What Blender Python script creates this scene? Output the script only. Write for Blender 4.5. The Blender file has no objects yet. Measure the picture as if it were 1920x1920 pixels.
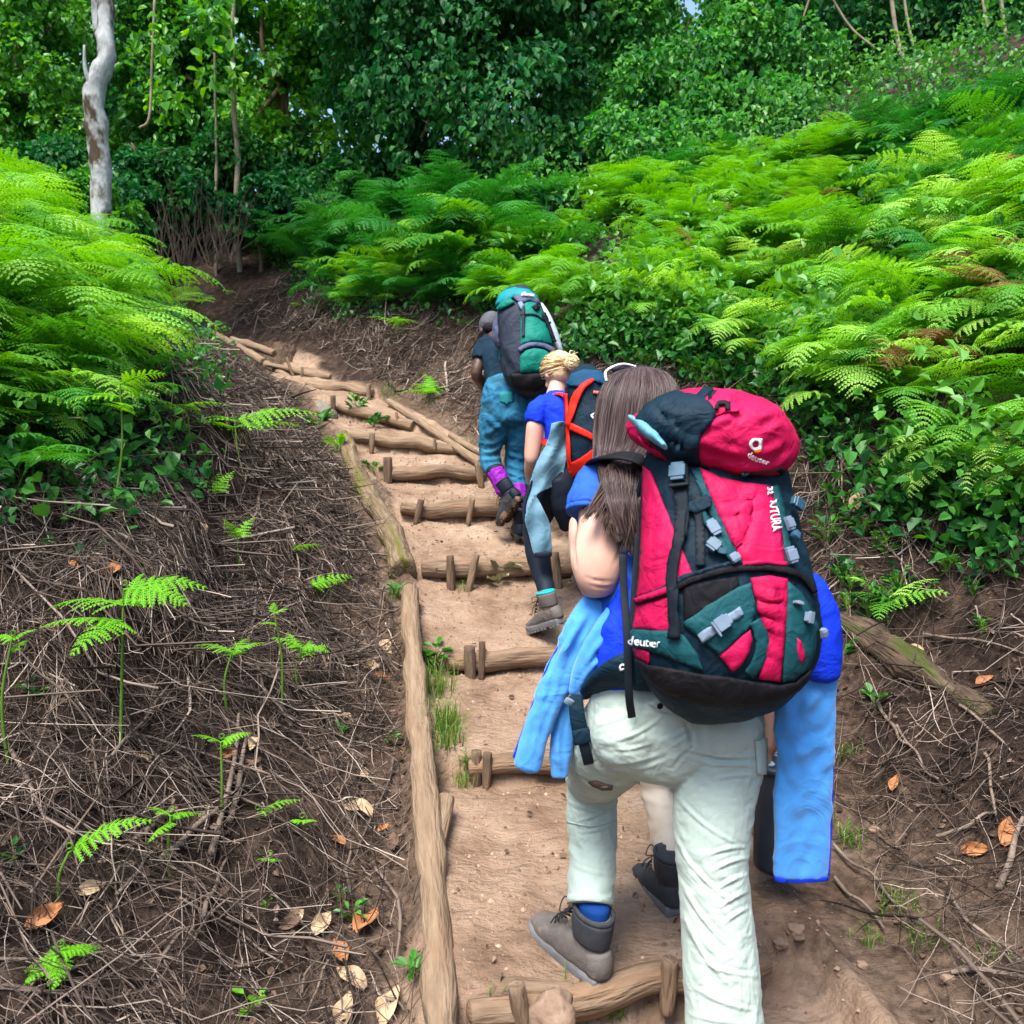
import bpy, math, random
import numpy as np
from mathutils import Vector, Matrix
from mathutils.bvhtree import BVHTree
from mathutils.geometry import delaunay_2d_cdt

random.seed(7)
RNG = np.random.default_rng(7)
SC = bpy.context.scene
COL = SC.collection
F = 1600.0                     # focal length in pixels of the 1920 px frame
PITCH = math.atan2(960 - 845, F)
CAM = np.array((0.0, 0.0, 1.7))
FW = np.array((0, math.cos(PITCH), -math.sin(PITCH)))
UP = np.array((0, math.sin(PITCH), math.cos(PITCH)))
RT = np.array((1.0, 0, 0))


def ray(px, py):
    v = FW + RT * (px - 960) / F + UP * (960 - py) / F
    return v / np.linalg.norm(v)


def P(px, py, d):
    v = FW + RT * (px - 960) / F + UP * (960 - py) / F
    return CAM + v * (d / v[1])


def project(pts):
    q = np.asarray(pts) - CAM
    z = q @ FW
    return np.stack([960 + F * (q @ RT) / z, 960 - F * (q @ UP) / z, z], -1)


# ---------------------------------------------------------------- noise
def _hash(ix, iy, iz, seed):
    h = (ix.astype(np.int64) * 374761393 + iy.astype(np.int64) * 668265263 + iz.astype(np.int64) * 2147483647 + seed * 974634777) & 0xFFFFFFFF
    h = ((h ^ (h >> 13)) * 1274126177) & 0xFFFFFFFF
    h = h ^ (h >> 16)
    return (h & 0xFFFF) / 65535.0


def vnoise(p, seed=0):
    p = np.asarray(p, float)
    if p.shape[-1] == 2:
        p = np.concatenate([p, np.zeros(p.shape[:-1] + (1,))], -1)
    i = np.floor(p).astype(np.int64)
    f = p - i
    f = f * f * (3 - 2 * f)
    r = 0
    for dx in (0, 1):
        for dy in (0, 1):
            for dz in (0, 1):
                w = (f[..., 0] if dx else 1 - f[..., 0]) * (f[..., 1] if dy else 1 - f[..., 1]) * (f[..., 2] if dz else 1 - f[..., 2])
                r = r + w * _hash(i[..., 0] + dx, i[..., 1] + dy, i[..., 2] + dz, seed)
    return r * 2 - 1


def fbm(p, oct=4, seed=0, gain=0.5):
    p = np.asarray(p, float)
    r, a = 0, 1.0
    for k in range(oct):
        r = r + a * vnoise(p * 2 ** k + 17.3 * k, seed + k)
        a *= gain
    return r


# ---------------------------------------------------------------- mesh helpers
def new_mesh(name, verts, faces, smooth=True):
    me = bpy.data.meshes.new(name)
    me.from_pydata([tuple(v) for v in verts], [], [tuple(f) for f in faces])
    if smooth:
        me.polygons.foreach_set('use_smooth', [True] * len(me.polygons))
    me.update()
    return me


def fast_mesh(name, V, loops, counts, smooth=False, attr=None):
    """V (n,3), loops flat vertex indices, counts per face; attr = per-vertex float array 'rnd'."""
    me = bpy.data.meshes.new(name)
    V = np.ascontiguousarray(V, np.float32)
    me.vertices.add(len(V)); me.vertices.foreach_set('co', V.ravel())
    loops = np.asarray(loops, np.int32).ravel(); counts = np.asarray(counts, np.int32)
    me.loops.add(len(loops)); me.loops.foreach_set('vertex_index', loops)
    me.polygons.add(len(counts))
    st = np.zeros(len(counts), np.int32); st[1:] = np.cumsum(counts)[:-1]
    me.polygons.foreach_set('loop_start', st)
    me.update(calc_edges=True)
    me.polygons.foreach_set('use_smooth', np.full(len(counts), smooth))
    if attr is not None:
        a = me.attributes.new('rnd', 'FLOAT', 'POINT'); a.data.foreach_set('value', np.asarray(attr, np.float32))
    me.validate()
    return me


def link(name, me, mat=None, parent=None, loc=None):
    o = bpy.data.objects.new(name, me)
    COL.objects.link(o)
    if mat is not None and me is not None:
        me.materials.clear(); me.materials.append(mat)
    if parent is not None:
        o.parent = parent
        o.matrix_parent_inverse = Matrix.Translation(-Vector(parent.location))
    if loc is not None:
        o.location = loc
    return o


def tag(o, label, cat, group=None):
    o['label'] = label; o['category'] = cat
    if group: o['group'] = group
    return o


def kind(o, k):
    o['kind'] = k; return o


def empty(name, loc, label=None, cat=None, group=None):
    o = bpy.data.objects.new(name, None); COL.objects.link(o)
    o.location = Vector(loc); o.empty_display_size = 0.05
    if label: tag(o, label, cat, group)
    return o


def catmull(keys, sub):
    K = np.asarray(keys, float)
    if len(K) == 2 or sub <= 1 and len(K) < 3:
        t = np.linspace(0, 1, max(2, sub + 1))[:, None]
        return K[0] * (1 - t) + K[-1] * t
    Q = np.vstack([2 * K[0] - K[1], K, 2 * K[-1] - K[-2]])
    out = []
    for i in range(1, len(Q) - 2):
        p0, p1, p2, p3 = Q[i - 1], Q[i], Q[i + 1], Q[i + 2]
        for s in range(sub):
            t = s / sub
            out.append(0.5 * (2 * p1 + (p2 - p0) * t + (2 * p0 - 5 * p1 + 4 * p2 - p3) * t * t + (3 * p1 - p0 - 3 * p2 + p3) * t ** 3))
    out.append(Q[-2])
    return np.array(out)


def loft(keys, n=20, sub=6, hint=(0, 1, 0), sq=2.0, cap=0.5, level=False):
    """keys: (x,y,z,a,b): centre, half width a across, half depth b along hint. Closed, round-capped."""
    K = catmull(keys, sub)
    C, A, B = K[:, :3], np.maximum(K[:, 3], 1e-4), np.maximum(K[:, 4], 1e-4)
    T = np.gradient(C, axis=0)
    T /= np.linalg.norm(T, axis=1)[:, None] + 1e-9
    if level: T = np.tile((0.0, 0, -1.0), (len(T), 1))
    h = np.asarray(hint, float)
    A2 = h - (T @ h)[:, None] * T
    nl = np.linalg.norm(A2, axis=1)
    for i in range(len(A2)):
        if nl[i] < 0.15:
            A2[i] = A2[i - 1] if i else np.array((0.0, 0, 1)) - T[i][2] * T[i]
    A2 /= np.linalg.norm(A2, axis=1)[:, None] + 1e-9
    A1 = np.cross(A2, T)
    if cap > 0:
        def ends(i, sgn):
            rr = []
            for q in (0.35, 0.7, 0.93):
                s = math.sqrt(1 - q * q)
                rr.append((C[i] + sgn * T[i] * q * cap * min(A[i], B[i]) * 1.0, A[i] * s, B[i] * s, A1[i], A2[i]))
            return rr
        S = ends(0, -1)[::-1] + [(C[i], A[i], B[i], A1[i], A2[i]) for i in range(len(C))] + ends(len(C) - 1, 1)
    else:
        S = [(C[i], A[i], B[i], A1[i], A2[i]) for i in range(len(C))]
    th = np.linspace(0, 2 * math.pi, n, endpoint=False)
    c, s = np.cos(th), np.sin(th)
    c = np.sign(c) * np.abs(c) ** (2 / sq); s = np.sign(s) * np.abs(s) ** (2 / sq)
    V, Fc = [], []
    for (q, a, b, a1, a2) in S:
        V.append(q + np.outer(c * a, a1) + np.outer(s * b, a2))
    V = np.concatenate(V)
    m = len(S)
    for i in range(m - 1):
        for j in range(n):
            k = (j + 1) % n
            Fc.append((i * n + j, i * n + k, (i + 1) * n + k, (i + 1) * n + j))
    V = np.vstack([V, S[0][0] , S[-1][0]])
    for j in range(n):
        k = (j + 1) % n
        Fc.append((len(V) - 2, k, j)); Fc.append((len(V) - 1, (m - 1) * n + j, (m - 1) * n + k))
    return V, Fc


def K(px, py, d, hw, b):
    """loft key from the picture: centre pixel at depth d, half width in pixels, half depth in metres"""
    p = P(px, py, d)
    return (p[0], p[1], p[2], hw / F * d, b)


def ellipsoid(c, r, n=20, m=14, rot=None):
    V, Fc = [], []
    for i in range(m + 1):
        ph = math.pi * i / m
        for j in range(n):
            th = 2 * math.pi * j / n
            V.append((math.sin(ph) * math.cos(th) * r[0], math.sin(ph) * math.sin(th) * r[1], math.cos(ph) * r[2]))
    V = np.array(V)
    if rot is not None:
        V = V @ np.array(rot).T
    V = V + np.array(c)
    for i in range(m):
        for j in range(n):
            k = (j + 1) % n
            Fc.append((i * n + j, (i + 1) * n + j, (i + 1) * n + k, i * n + k))
    return V, Fc


def join(parts):
    V, Fc, o = [], [], 0
    for v, f in parts:
        V.append(np.asarray(v)); Fc += [tuple(i + o for i in q) for q in f]; o += len(v)
    return np.concatenate(V), Fc


def fuse(parts, voxel=0.008, smooth=4, factor=0.5):
    """union of closed shapes as one continuous mesh"""
    V, Fc = join(parts)
    me = new_mesh('tmp', V, Fc)
    o = bpy.data.objects.new('tmp', me); COL.objects.link(o)
    r = o.modifiers.new('r', 'REMESH'); r.mode = 'VOXEL'; r.voxel_size = voxel; r.use_smooth_shade = True
    if smooth:
        s = o.modifiers.new('s', 'SMOOTH'); s.iterations = smooth; s.factor = factor
    dg = bpy.context.evaluated_depsgraph_get()
    out = bpy.data.meshes.new_from_object(o.evaluated_get(dg))
    bpy.data.objects.remove(o); bpy.data.meshes.remove(me)
    return out


def co(me):
    a = np.empty(len(me.vertices) * 3, np.float32); me.vertices.foreach_get('co', a); return a.reshape(-1, 3).astype(float)


def nor(me):
    a = np.empty(len(me.vertices) * 3, np.float32); me.vertex_normals.foreach_get('vector', a); return a.reshape(-1, 3).astype(float)


def setco(me, V):
    me.vertices.foreach_set('co', np.ascontiguousarray(V, np.float32).ravel()); me.update()


def crumple(me, amp, scale, aniso=(1, 1, 1), seed=0, oct=3):
    V, N = co(me), nor(me)
    q = V * np.array(aniso) / scale
    q = q + 0.6 * np.stack([vnoise(q * .7, seed + 11), vnoise(q * .7, seed + 12), vnoise(q * .7, seed + 13)], -1)
    h = 1 - np.abs(fbm(q, oct, seed)) * 2
    setco(me, V + N * (h * amp)[:, None])


def folds(me, lines):
    """raised/sunk creases along picture lines (x0,y0,x1,y1,width_px,amp_m) on the camera-facing side"""
    V, N = co(me), nor(me)
    pr = project(V)
    view = V - CAM
    facing = np.clip(-(N * view).sum(1) / np.linalg.norm(view, axis=1), 0, 1) ** 0.5
    D = np.zeros(len(V))
    for (x0, y0, x1, y1, w, a) in lines:
        d = np.array((x1 - x0, y1 - y0), float); L = np.hypot(*d)
        q = pr[:, :2] - (x0, y0)
        t = np.clip((q @ d) / L ** 2, 0, 1)
        bow = 0.06 * L * np.sin(math.pi * t)
        nn = np.array((-d[1], d[0])) / L
        off = q - t[:, None] * d
        dist = np.hypot(off[:, 0] - nn[0] * bow, off[:, 1] - nn[1] * bow)
        prof = np.exp(-(dist / w) ** 2) - 0.55 * np.exp(-((dist - 1.7 * w) / (0.9 * w)) ** 2)
        D += a * prof * np.sin(math.pi * (0.08 + 0.84 * t))
    setco(me, V + N * (D * facing)[:, None])


def bvh_of(*meshes):
    V, Fc, o = [], [], 0
    for me in meshes:
        c = co(me); V.append(c); Fc += [tuple(i + o for i in p.vertices) for p in me.polygons]; o += len(c)
    V = np.concatenate(V)
    return BVHTree.FromPolygons([tuple(v) for v in V], Fc)


def drape(bvh, px, py, dref):
    r = ray(px, py)
    h = bvh.ray_cast(Vector(CAM), Vector(r))
    if h[0] is None:
        h = bvh.find_nearest(Vector(P(px, py, dref)))
        return np.array(h[0]), np.array(h[1])
    n = np.array(h[1])
    if n @ r > 0: n = -n
    return np.array(h[0]), n


def patch(poly, bvh, dref, off=0.004, thick=0.004, step=6, puff=0.0, puff_r=14, holes=None):
    """a cloth panel: picture polygon laid over a surface, with real thickness"""
    poly = [np.array(p, float) for p in poly]
    bd = []
    for i in range(len(poly)):
        a, b = poly[i], poly[(i + 1) % len(poly)]
        m = max(1, int(np.hypot(*(b - a)) / step))
        for k in range(m): bd.append(a + (b - a) * k / m)
    bd = np.array(bd)
    lo, hi = bd.min(0), bd.max(0)
    xs = np.arange(lo[0] + step / 2, hi[0], step); ys = np.arange(lo[1] + step / 2, hi[1], step)
    pts = [tuple(p) for p in bd]
    nb = len(pts)
    for x in xs:
        for y in ys:
            dd = np.hypot(bd[:, 0] - x, bd[:, 1] - y).min()
            if dd > step * .55: pts.append((x, y))
    ed = [(i, (i + 1) % nb) for i in range(nb)]
    v2, e2, f2, *_ = delaunay_2d_cdt([Vector(p) for p in pts], ed, [], 1, 1e-4)
    top, bot = [], []
    for p in v2:
        q, n = drape(bvh, p[0], p[1], dref)
        dd = np.hypot(bd[:, 0] - p[0], bd[:, 1] - p[1]).min()
        ex = puff * (1 - math.exp(-dd / puff_r)) if puff else 0
        top.append(q + n * (off + ex)); bot.append(q + n * (off - thick))
    n = len(v2)
    cnt = {}
    faces = []
    for f in f2:
        f = tuple(f)
        a = np.array([v2[i] for i in f]); ar = sum(a[i][0] * a[(i + 1) % len(a)][1] - a[(i + 1) % len(a)][0] * a[i][1] for i in range(len(a)))
        if ar > 0: f = f[::-1]          # picture y points down
        faces.append(f)
        for i in range(len(f)):
            cnt[(f[i], f[(i + 1) % len(f)])] = 1
    out = [f for f in faces] + [tuple(i + n for i in f[::-1]) for f in faces]
    for (a, b) in cnt:
        if (b, a) not in cnt: out.append((b, a, a + n, b + n))
    return np.array(top + bot), out


def band(pts, w):
    """polygon of a strap: polyline pts in the picture with width w (number or list)"""
    pts = catmull([list(p) for p in pts], 6) if len(pts) > 2 else np.array(pts, float)
    W = np.interp(np.linspace(0, 1, len(pts)), np.linspace(0, 1, len(w)), w) if hasattr(w, '__len__') else np.full(len(pts), w)
    T = np.gradient(pts, axis=0); T /= np.linalg.norm(T, axis=1)[:, None]
    N = np.stack([-T[:, 1], T[:, 0]], 1) * (W / 2)[:, None]
    return list(pts + N) + list((pts - N)[::-1])


def box(c, x, y, z, sx, sy, sz):
    """box at c with axes x,y,z (unit) and half sizes, edges chamfered"""
    c = np.array(c, float); ax = np.stack([np.array(x, float), np.array(y, float), np.array(z, float)])
    V, Fc = [], []
    ch = 0.22 * min(sx, sy, sz)
    pts = []
    for sxn in (-1, 1):
        for syn in (-1, 1):
            for szn in (-1, 1):
                for k in range(3):
                    h = [sx, sy, sz]
                    q = [sxn * (h[0] - (ch if k != 0 else 0)), syn * (h[1] - (ch if k != 1 else 0)), szn * (h[2] - (ch if k != 2 else 0))]
                    pts.append(q)
    import bmesh
    bm = bmesh.new()
    for q in pts: bm.verts.new(q)
    r = bmesh.ops.convex_hull(bm, input=bm.verts)
    bm.verts.index_update()
    V = np.array([v.co[:] for v in bm.verts]); Fc = [tuple(v.index for v in f.verts) for f in bm.faces]
    bm.free()
    return c + V @ ax, Fc


def rod(pts, r, n=6, sub=3):
    pts = np.asarray(pts, float)
    R = np.full(len(pts), r) if np.isscalar(r) else np.interp(np.linspace(0, 1, len(pts)), np.linspace(0, 1, len(r)), r)
    d = pts[-1] - pts[0]
    hint = np.array((0.31, 0.2, 0.93)) if abs(d[2]) < 0.7 * np.linalg.norm(d) else np.array((0.2, 1.0, 0.1))
    return loft(np.column_stack([pts, R, R]), n=n, sub=sub, hint=hint, cap=0.3)


# ---------------------------------------------------------------- materials
def nodes(m):
    m.use_nodes = True
    nt = m.node_tree; nt.nodes.clear()
    return nt, nt.nodes, nt.links


def srgb(r, g, b):
    f = lambda c: ((c / 255 + .055) / 1.055) ** 2.4 if c / 255 > .04045 else c / 255 / 12.92
    return (f(r), f(g), f(b), 1)


def mat(name, cols, scale=8.0, rough=0.8, bump=0.3, bscale=60.0, aniso=(1, 1, 1), spec=0.16, sheen=0.0, detail=6, contrast=0.35, weave=0, bdist=0.01, second=None, grain=False, wr=None):
    """cols: list of linear RGB mixed by object-space noise; bump noise on top"""
    m = bpy.data.materials.new(name)
    nt, N, L = nodes(m)
    out = N.new('ShaderNodeOutputMaterial'); b = N.new('ShaderNodeBsdfPrincipled')
    L.new(b.outputs[0], out.inputs[0])
    tc = N.new('ShaderNodeTexCoord'); mp = N.new('ShaderNodeMapping'); mp.inputs['Scale'].default_value = aniso
    if grain:
        ga = N.new('ShaderNodeAttribute'); ga.attribute_name = 'grain'; L.new(ga.outputs['Vector'], mp.inputs[0])
    else:
        L.new(tc.outputs['Object'], mp.inputs[0])
    n1 = N.new('ShaderNodeTexNoise'); n1.inputs['Scale'].default_value = scale; n1.inputs['Detail'].default_value = detail; n1.inputs['Roughness'].default_value = .6
    L.new(mp.outputs[0], n1.inputs[0])
    cr = N.new('ShaderNodeValToRGB')
    k = len(cols)
    while len(cr.color_ramp.elements) < k: cr.color_ramp.elements.new(0.5)
    for i, c in enumerate(cols):
        e = cr.color_ramp.elements[i]
        e.position = 0.5 + (i / (k - 1) - .5) * contrast * 1.6 if k > 1 else 0.5
        e.color = (c[0], c[1], c[2], 1)
    L.new(n1.outputs[0], cr.inputs[0])
    colout = cr.outputs[0]
    if second:                      # blotches of another colour (dirt, moss): (rgb, scale, threshold)
        n3 = N.new('ShaderNodeTexNoise'); n3.inputs['Scale'].default_value = second[1]; n3.inputs['Detail'].default_value = 5
        L.new(mp.outputs[0], n3.inputs[0])
        r3 = N.new('ShaderNodeMapRange'); r3.inputs[1].default_value = second[2]; r3.inputs[2].default_value = second[2] + .12
        L.new(n3.outputs[0], r3.inputs[0])
        mx = N.new('ShaderNodeMix'); mx.data_type = 'RGBA'
        L.new(r3.outputs[0], mx.inputs[0]); L.new(colout, mx.inputs[6]); mx.inputs[7].default_value = (*second[0][:3], 1)
        colout = mx.outputs[2]
    L.new(colout, b.inputs['Base Color'])
    b.inputs['Roughness'].default_value = rough
    b.inputs['Specular IOR Level'].default_value = spec
    if sheen:
        b.inputs['Sheen Weight'].default_value = sheen
    if bump:
        n2 = N.new('ShaderNodeTexNoise'); n2.inputs['Scale'].default_value = bscale; n2.inputs['Detail'].default_value = 4
        L.new(mp.outputs[0], n2.inputs[0])
        bp = N.new('ShaderNodeBump'); bp.inputs['Strength'].default_value = bump; bp.inputs['Distance'].default_value = bdist
        L.new(n2.outputs[0], bp.inputs['Height']); L.new(bp.outputs[0], b.inputs['Normal'])
        if wr:                      # small creases of cloth: ridges of a warped noise
            n4 = N.new('ShaderNodeTexNoise'); n4.inputs['Scale'].default_value = wr[0]; n4.inputs['Detail'].default_value = 3; n4.inputs['Distortion'].default_value = 1.2
            L.new(mp.outputs[0], n4.inputs[0])
            m1 = N.new('ShaderNodeMath'); m1.operation = 'SUBTRACT'; m1.inputs[1].default_value = .5; L.new(n4.outputs[0], m1.inputs[0])
            m2 = N.new('ShaderNodeMath'); m2.operation = 'ABSOLUTE'; L.new(m1.outputs[0], m2.inputs[0])
            b3 = N.new('ShaderNodeBump'); b3.invert = True; b3.inputs['Strength'].default_value = wr[1]; b3.inputs['Distance'].default_value = wr[2]
            L.new(m2.outputs[0], b3.inputs['Height']); L.new(b3.outputs[0], bp.inputs['Normal'])
        if weave:
            w = N.new('ShaderNodeTexWave'); w.inputs['Scale'].default_value = weave; w.inputs['Distortion'].default_value = 0.5
            L.new(tc.outputs['Object'], w.inputs[0])
            b2 = N.new('ShaderNodeBump'); b2.inputs['Strength'].default_value = .12; b2.inputs['Distance'].default_value = .002
            L.new(w.outputs[1], b2.inputs['Height']); L.new(bp.outputs[0], b2.inputs['Normal']); L.new(b2.outputs[0], b.inputs['Normal'])
    return m


def leafmat(name, cols, trans=0.45, rough=0.45, spec=0.4, obj_var=0.25):
    """leaf colour from the per-leaf attribute 'rnd' and a per-plant random value; diffuse + translucent + gloss"""
    m = bpy.data.materials.new(name)
    nt, N, L = nodes(m)
    out = N.new('ShaderNodeOutputMaterial')
    at = N.new('ShaderNodeAttribute'); at.attribute_name = 'rnd'
    oi = N.new('ShaderNodeObjectInfo')
    ma = N.new('ShaderNodeMath'); ma.operation = 'MULTIPLY_ADD'
    L.new(oi.outputs['Random'], ma.inputs[0]); ma.inputs[1].default_value = obj_var
    sc = N.new('ShaderNodeMath'); sc.operation = 'MULTIPLY'; sc.inputs[1].default_value = 1 - obj_var
    L.new(at.outputs['Fac'], sc.inputs[0]); L.new(sc.outputs[0], ma.inputs[2])
    cr = N.new('ShaderNodeValToRGB')
    while len(cr.color_ramp.elements) < len(cols): cr.color_ramp.elements.new(.5)
    for i, c in enumerate(cols):
        cr.color_ramp.elements[i].position = i / (len(cols) - 1); cr.color_ramp.elements[i].color = (*c[:3], 1)
    L.new(ma.outputs[0], cr.inputs[0])
    b = N.new('ShaderNodeBsdfPrincipled'); b.inputs['Roughness'].default_value = rough; b.inputs['Specular IOR Level'].default_value = spec
    t = N.new('ShaderNodeBsdfTranslucent')
    hs = N.new('ShaderNodeHueSaturation'); hs.inputs['Hue'].default_value = .485; hs.inputs['Value'].default_value = 1.25; hs.inputs['Saturation'].default_value = 1.1
    L.new(cr.outputs[0], hs.inputs['Color'])
    mx = N.new('ShaderNodeMixShader'); mx.inputs[0].default_value = trans
    L.new(cr.outputs[0], b.inputs['Base Color']); L.new(hs.outputs[0], t.inputs[0])
    L.new(b.outputs[0], mx.inputs[1]); L.new(t.outputs[0], mx.inputs[2]); L.new(mx.outputs[0], out.inputs[0])
    return m
# ---------------------------------------------------------------- camera, sky, sun
cam = bpy.data.cameras.new('camera'); cam.sensor_width = 36; cam.sensor_fit = 'HORIZONTAL'; cam.lens = 36 * F / 1920
cam.dof.use_dof = True; cam.dof.focus_distance = 3.2; cam.dof.aperture_fstop = 5.6; cam.clip_end = 600; cam.clip_start = 0.05
co_ = bpy.data.objects.new('camera', cam); COL.objects.link(co_)
co_.location = Vector(CAM); co_.rotation_euler = (math.pi / 2 - PITCH, 0, 0)
SC.camera = co_
SUN_EL, SUN_AZ = math.radians(62), math.radians(205)      # azimuth clockwise from +Y
w = bpy.data.worlds.new('World'); SC.world = w; w.use_nodes = True
nt = w.node_tree; bg = nt.nodes['Background']
sky = nt.nodes.new('ShaderNodeTexSky'); sky.sky_type = 'NISHITA'; sky.sun_disc = False
sky.sun_elevation = SUN_EL; sky.sun_rotation = SUN_AZ; sky.air_density = 1.0; sky.dust_density = 2.5; sky.ozone_density = 1.0
nt.links.new(sky.outputs[0], bg.inputs[0]); bg.inputs[1].default_value = 0.15
sl = bpy.data.lights.new('sun', 'SUN'); sl.energy = 3.2; sl.angle = math.radians(28); sl.color = (1, .95, .87)
so = bpy.data.objects.new('sun', sl); COL.objects.link(so)
dirv = Vector((math.sin(SUN_AZ) * math.cos(SUN_EL), math.cos(SUN_AZ) * math.cos(SUN_EL), math.sin(SUN_EL)))
so.rotation_euler = dirv.to_track_quat('Z', 'Y').to_euler(); so.location = (0, -5, 20)
SC.view_settings.view_transform = 'Standard'; SC.view_settings.look = 'None'; SC.view_settings.gamma = 1
SC.view_settings.exposure = 1.28
SC.render.engine = 'CYCLES'
SC.cycles.max_bounces = 6; SC.cycles.diffuse_bounces = 3; SC.cycles.glossy_bounces = 2; SC.cycles.transmission_bounces = 4; SC.cycles.transparent_max_bounces = 4
SC.cycles.caustics_reflective = False; SC.cycles.caustics_refractive = False
SC.cycles.use_denoising = True
SC.cycles.use_adaptive_sampling = True; SC.cycles.adaptive_threshold = 0.02
# ---------------------------------------------------------------- terrain
# steps: left px, left depth, right px, right depth, log radius  (top edge of each log)
STEPS = [
    ((878, 1868), 2.16, (1420, 1772), 2.38, .056),
    ((880, 1412), 3.38, (1420, 1400), 3.46, .055),
    ((836, 1222), 4.25, (1200, 1202), 4.42, .062),
    ((792, 1050), 5.10, (1112, 1042), 5.22, .07),
    ((752, 941), 5.85, (992, 940), 5.95, .066),
    ((722, 873), 6.45, (906, 871), 6.55, .066),
    ((648, 806), 7.10, (857, 832), 6.95, .058),
    ((622, 748), 7.80, (772, 789), 7.45, .058),
    ((578, 712), 8.55, (698, 728), 8.30, .055),
    ((500, 678), 9.25, (618, 701), 9.00, .04),
    ((436, 627), 10.3, (514, 656), 10.0, .06),
]
SA = np.array([P(*s[0], s[1]) for s in STEPS]); SB = np.array([P(*s[2], s[3]) for s in STEPS])
for i in (4, 5):       # level the rungs that the picture shows level
    pass
SZ = (SA[:, 2] + SB[:, 2]) / 2
MID = [(.37, 2.25), (.19, 3.4), (.02, 4.3), (-.11, 5.15), (-.36, 5.9), (-.62, 6.5), (-.92, 7.05), (-1.27, 7.65), (-1.66, 8.4), (-2.25, 9.1), (-2.9, 10.1)]
HWID = [.56, .53, .48, .49, .46, .42, .46, .40, .34, .30, .30]
cx = [(.55, -6), (.5, -2), (.48, .5), (.45, 1.6)] + MID + [(-3.9, 10.9), (-5.5, 11.6), (-9, 12.6), (-16, 14)]
cz = [-3.0, -2.25, -1.72, -1.56] + list(SZ - CAM[2]) + [1.42, 1.75, 2.2, 2.9]
cw = [.8, .75, .7, .65] + HWID + [.35, .45, .5, .5]
_c = catmull([(a[0], a[1], z, w_) for a, z, w_ in zip(cx, cz, cw)], 14)
CL = _c[:, :2]; CLZ = _c[:, 2] + CAM[2]; CLW = _c[:, 3]
CLT = np.gradient(CL, axis=0); CLT /= np.linalg.norm(CLT, axis=1)[:, None]
LD = SB[:, :2] - SA[:, :2]; LD /= np.linalg.norm(LD, axis=1)[:, None]
LN = np.stack([-LD[:, 1], LD[:, 0]], 1)            # pointing up the trail


def trail_coords(x, y):
    """q: distance outside the trail edge (negative inside), side: -1 left +1 right, z: smooth trail height there"""
    p = np.stack([x, y], -1)
    q = np.empty(len(p)); side = np.empty(len(p)); zs = np.empty(len(p)); w = np.empty(len(p))
    for i in range(0, len(p), 20000):
        d = p[i:i + 20000, None, :] - CL[None]
        D = np.sqrt((d ** 2).sum(-1)) + 1e-4
        k = D.argmin(1); r = np.arange(len(k))
        W = (D.min(1)[:, None] / D) ** 10
        W /= W.sum(1)[:, None]
        zs[i:i + 20000] = W @ CLZ; w[i:i + 20000] = W @ CLW
        cr = CLT[k, 0] * d[r, k, 1] - CLT[k, 1] * d[r, k, 0]
        side[i:i + 20000] = np.where(cr > 0, -1, 1)
        q[i:i + 20000] = D[r, k]
    return q - w, side, zs, w


def tread(x, y):
    p = np.stack([x, y], -1)
    U = np.stack([((p - SA[i, :2]) @ LN[i]) for i in range(len(STEPS))], 1)      # signed distance past each rung
    n = len(STEPS)
    z = np.zeros(len(p)); idx = np.full(len(p), -1)
    for i in range(n):
        near = np.abs((p - (SA[i, :2] + SB[i, :2]) / 2) @ LD[i]) < 2.5
        ok = (U[:, i] > 0) & near & (idx == i - 1)
        idx[ok] = i
    for i in range(-1, n):
        s = idx == i
        if not s.any(): continue
        if i >= 0:
            tt = np.clip(((p[s] - SA[i, :2]) @ LD[i]) / np.linalg.norm(SB[i, :2] - SA[i, :2]), -.3, 1.4)
            z0 = SA[i, 2] * (1 - tt) + SB[i, 2] * tt - .012
            u = U[s, i]
        if i + 1 < n:
            tn = np.clip(((p[s] - SA[i + 1, :2]) @ LD[i + 1]) / np.linalg.norm(SB[i + 1, :2] - SA[i + 1, :2]), -.3, 1.4)
            zn = SA[i + 1, 2] * (1 - tn) + SB[i + 1, 2] * tn
            un = np.maximum(-U[s, i + 1], 1e-3)
        if i < 0:
            z1 = zn - .17
            z[s] = z1 - un * .13
        elif i + 1 < n:
            dz = zn - z0
            r = np.minimum(.135, np.maximum(.55 * dz, 0.03))
            f = u / (u + un)
            z[s] = z0 * (1 - f) + (zn - r) * f
        else:
            z[s] = z0 + u * .3
    return z


def sstep(a, b, x):
    t = np.clip((x - a) / (b - a), 0, 1); return t * t * (3 - 2 * t)


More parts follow.
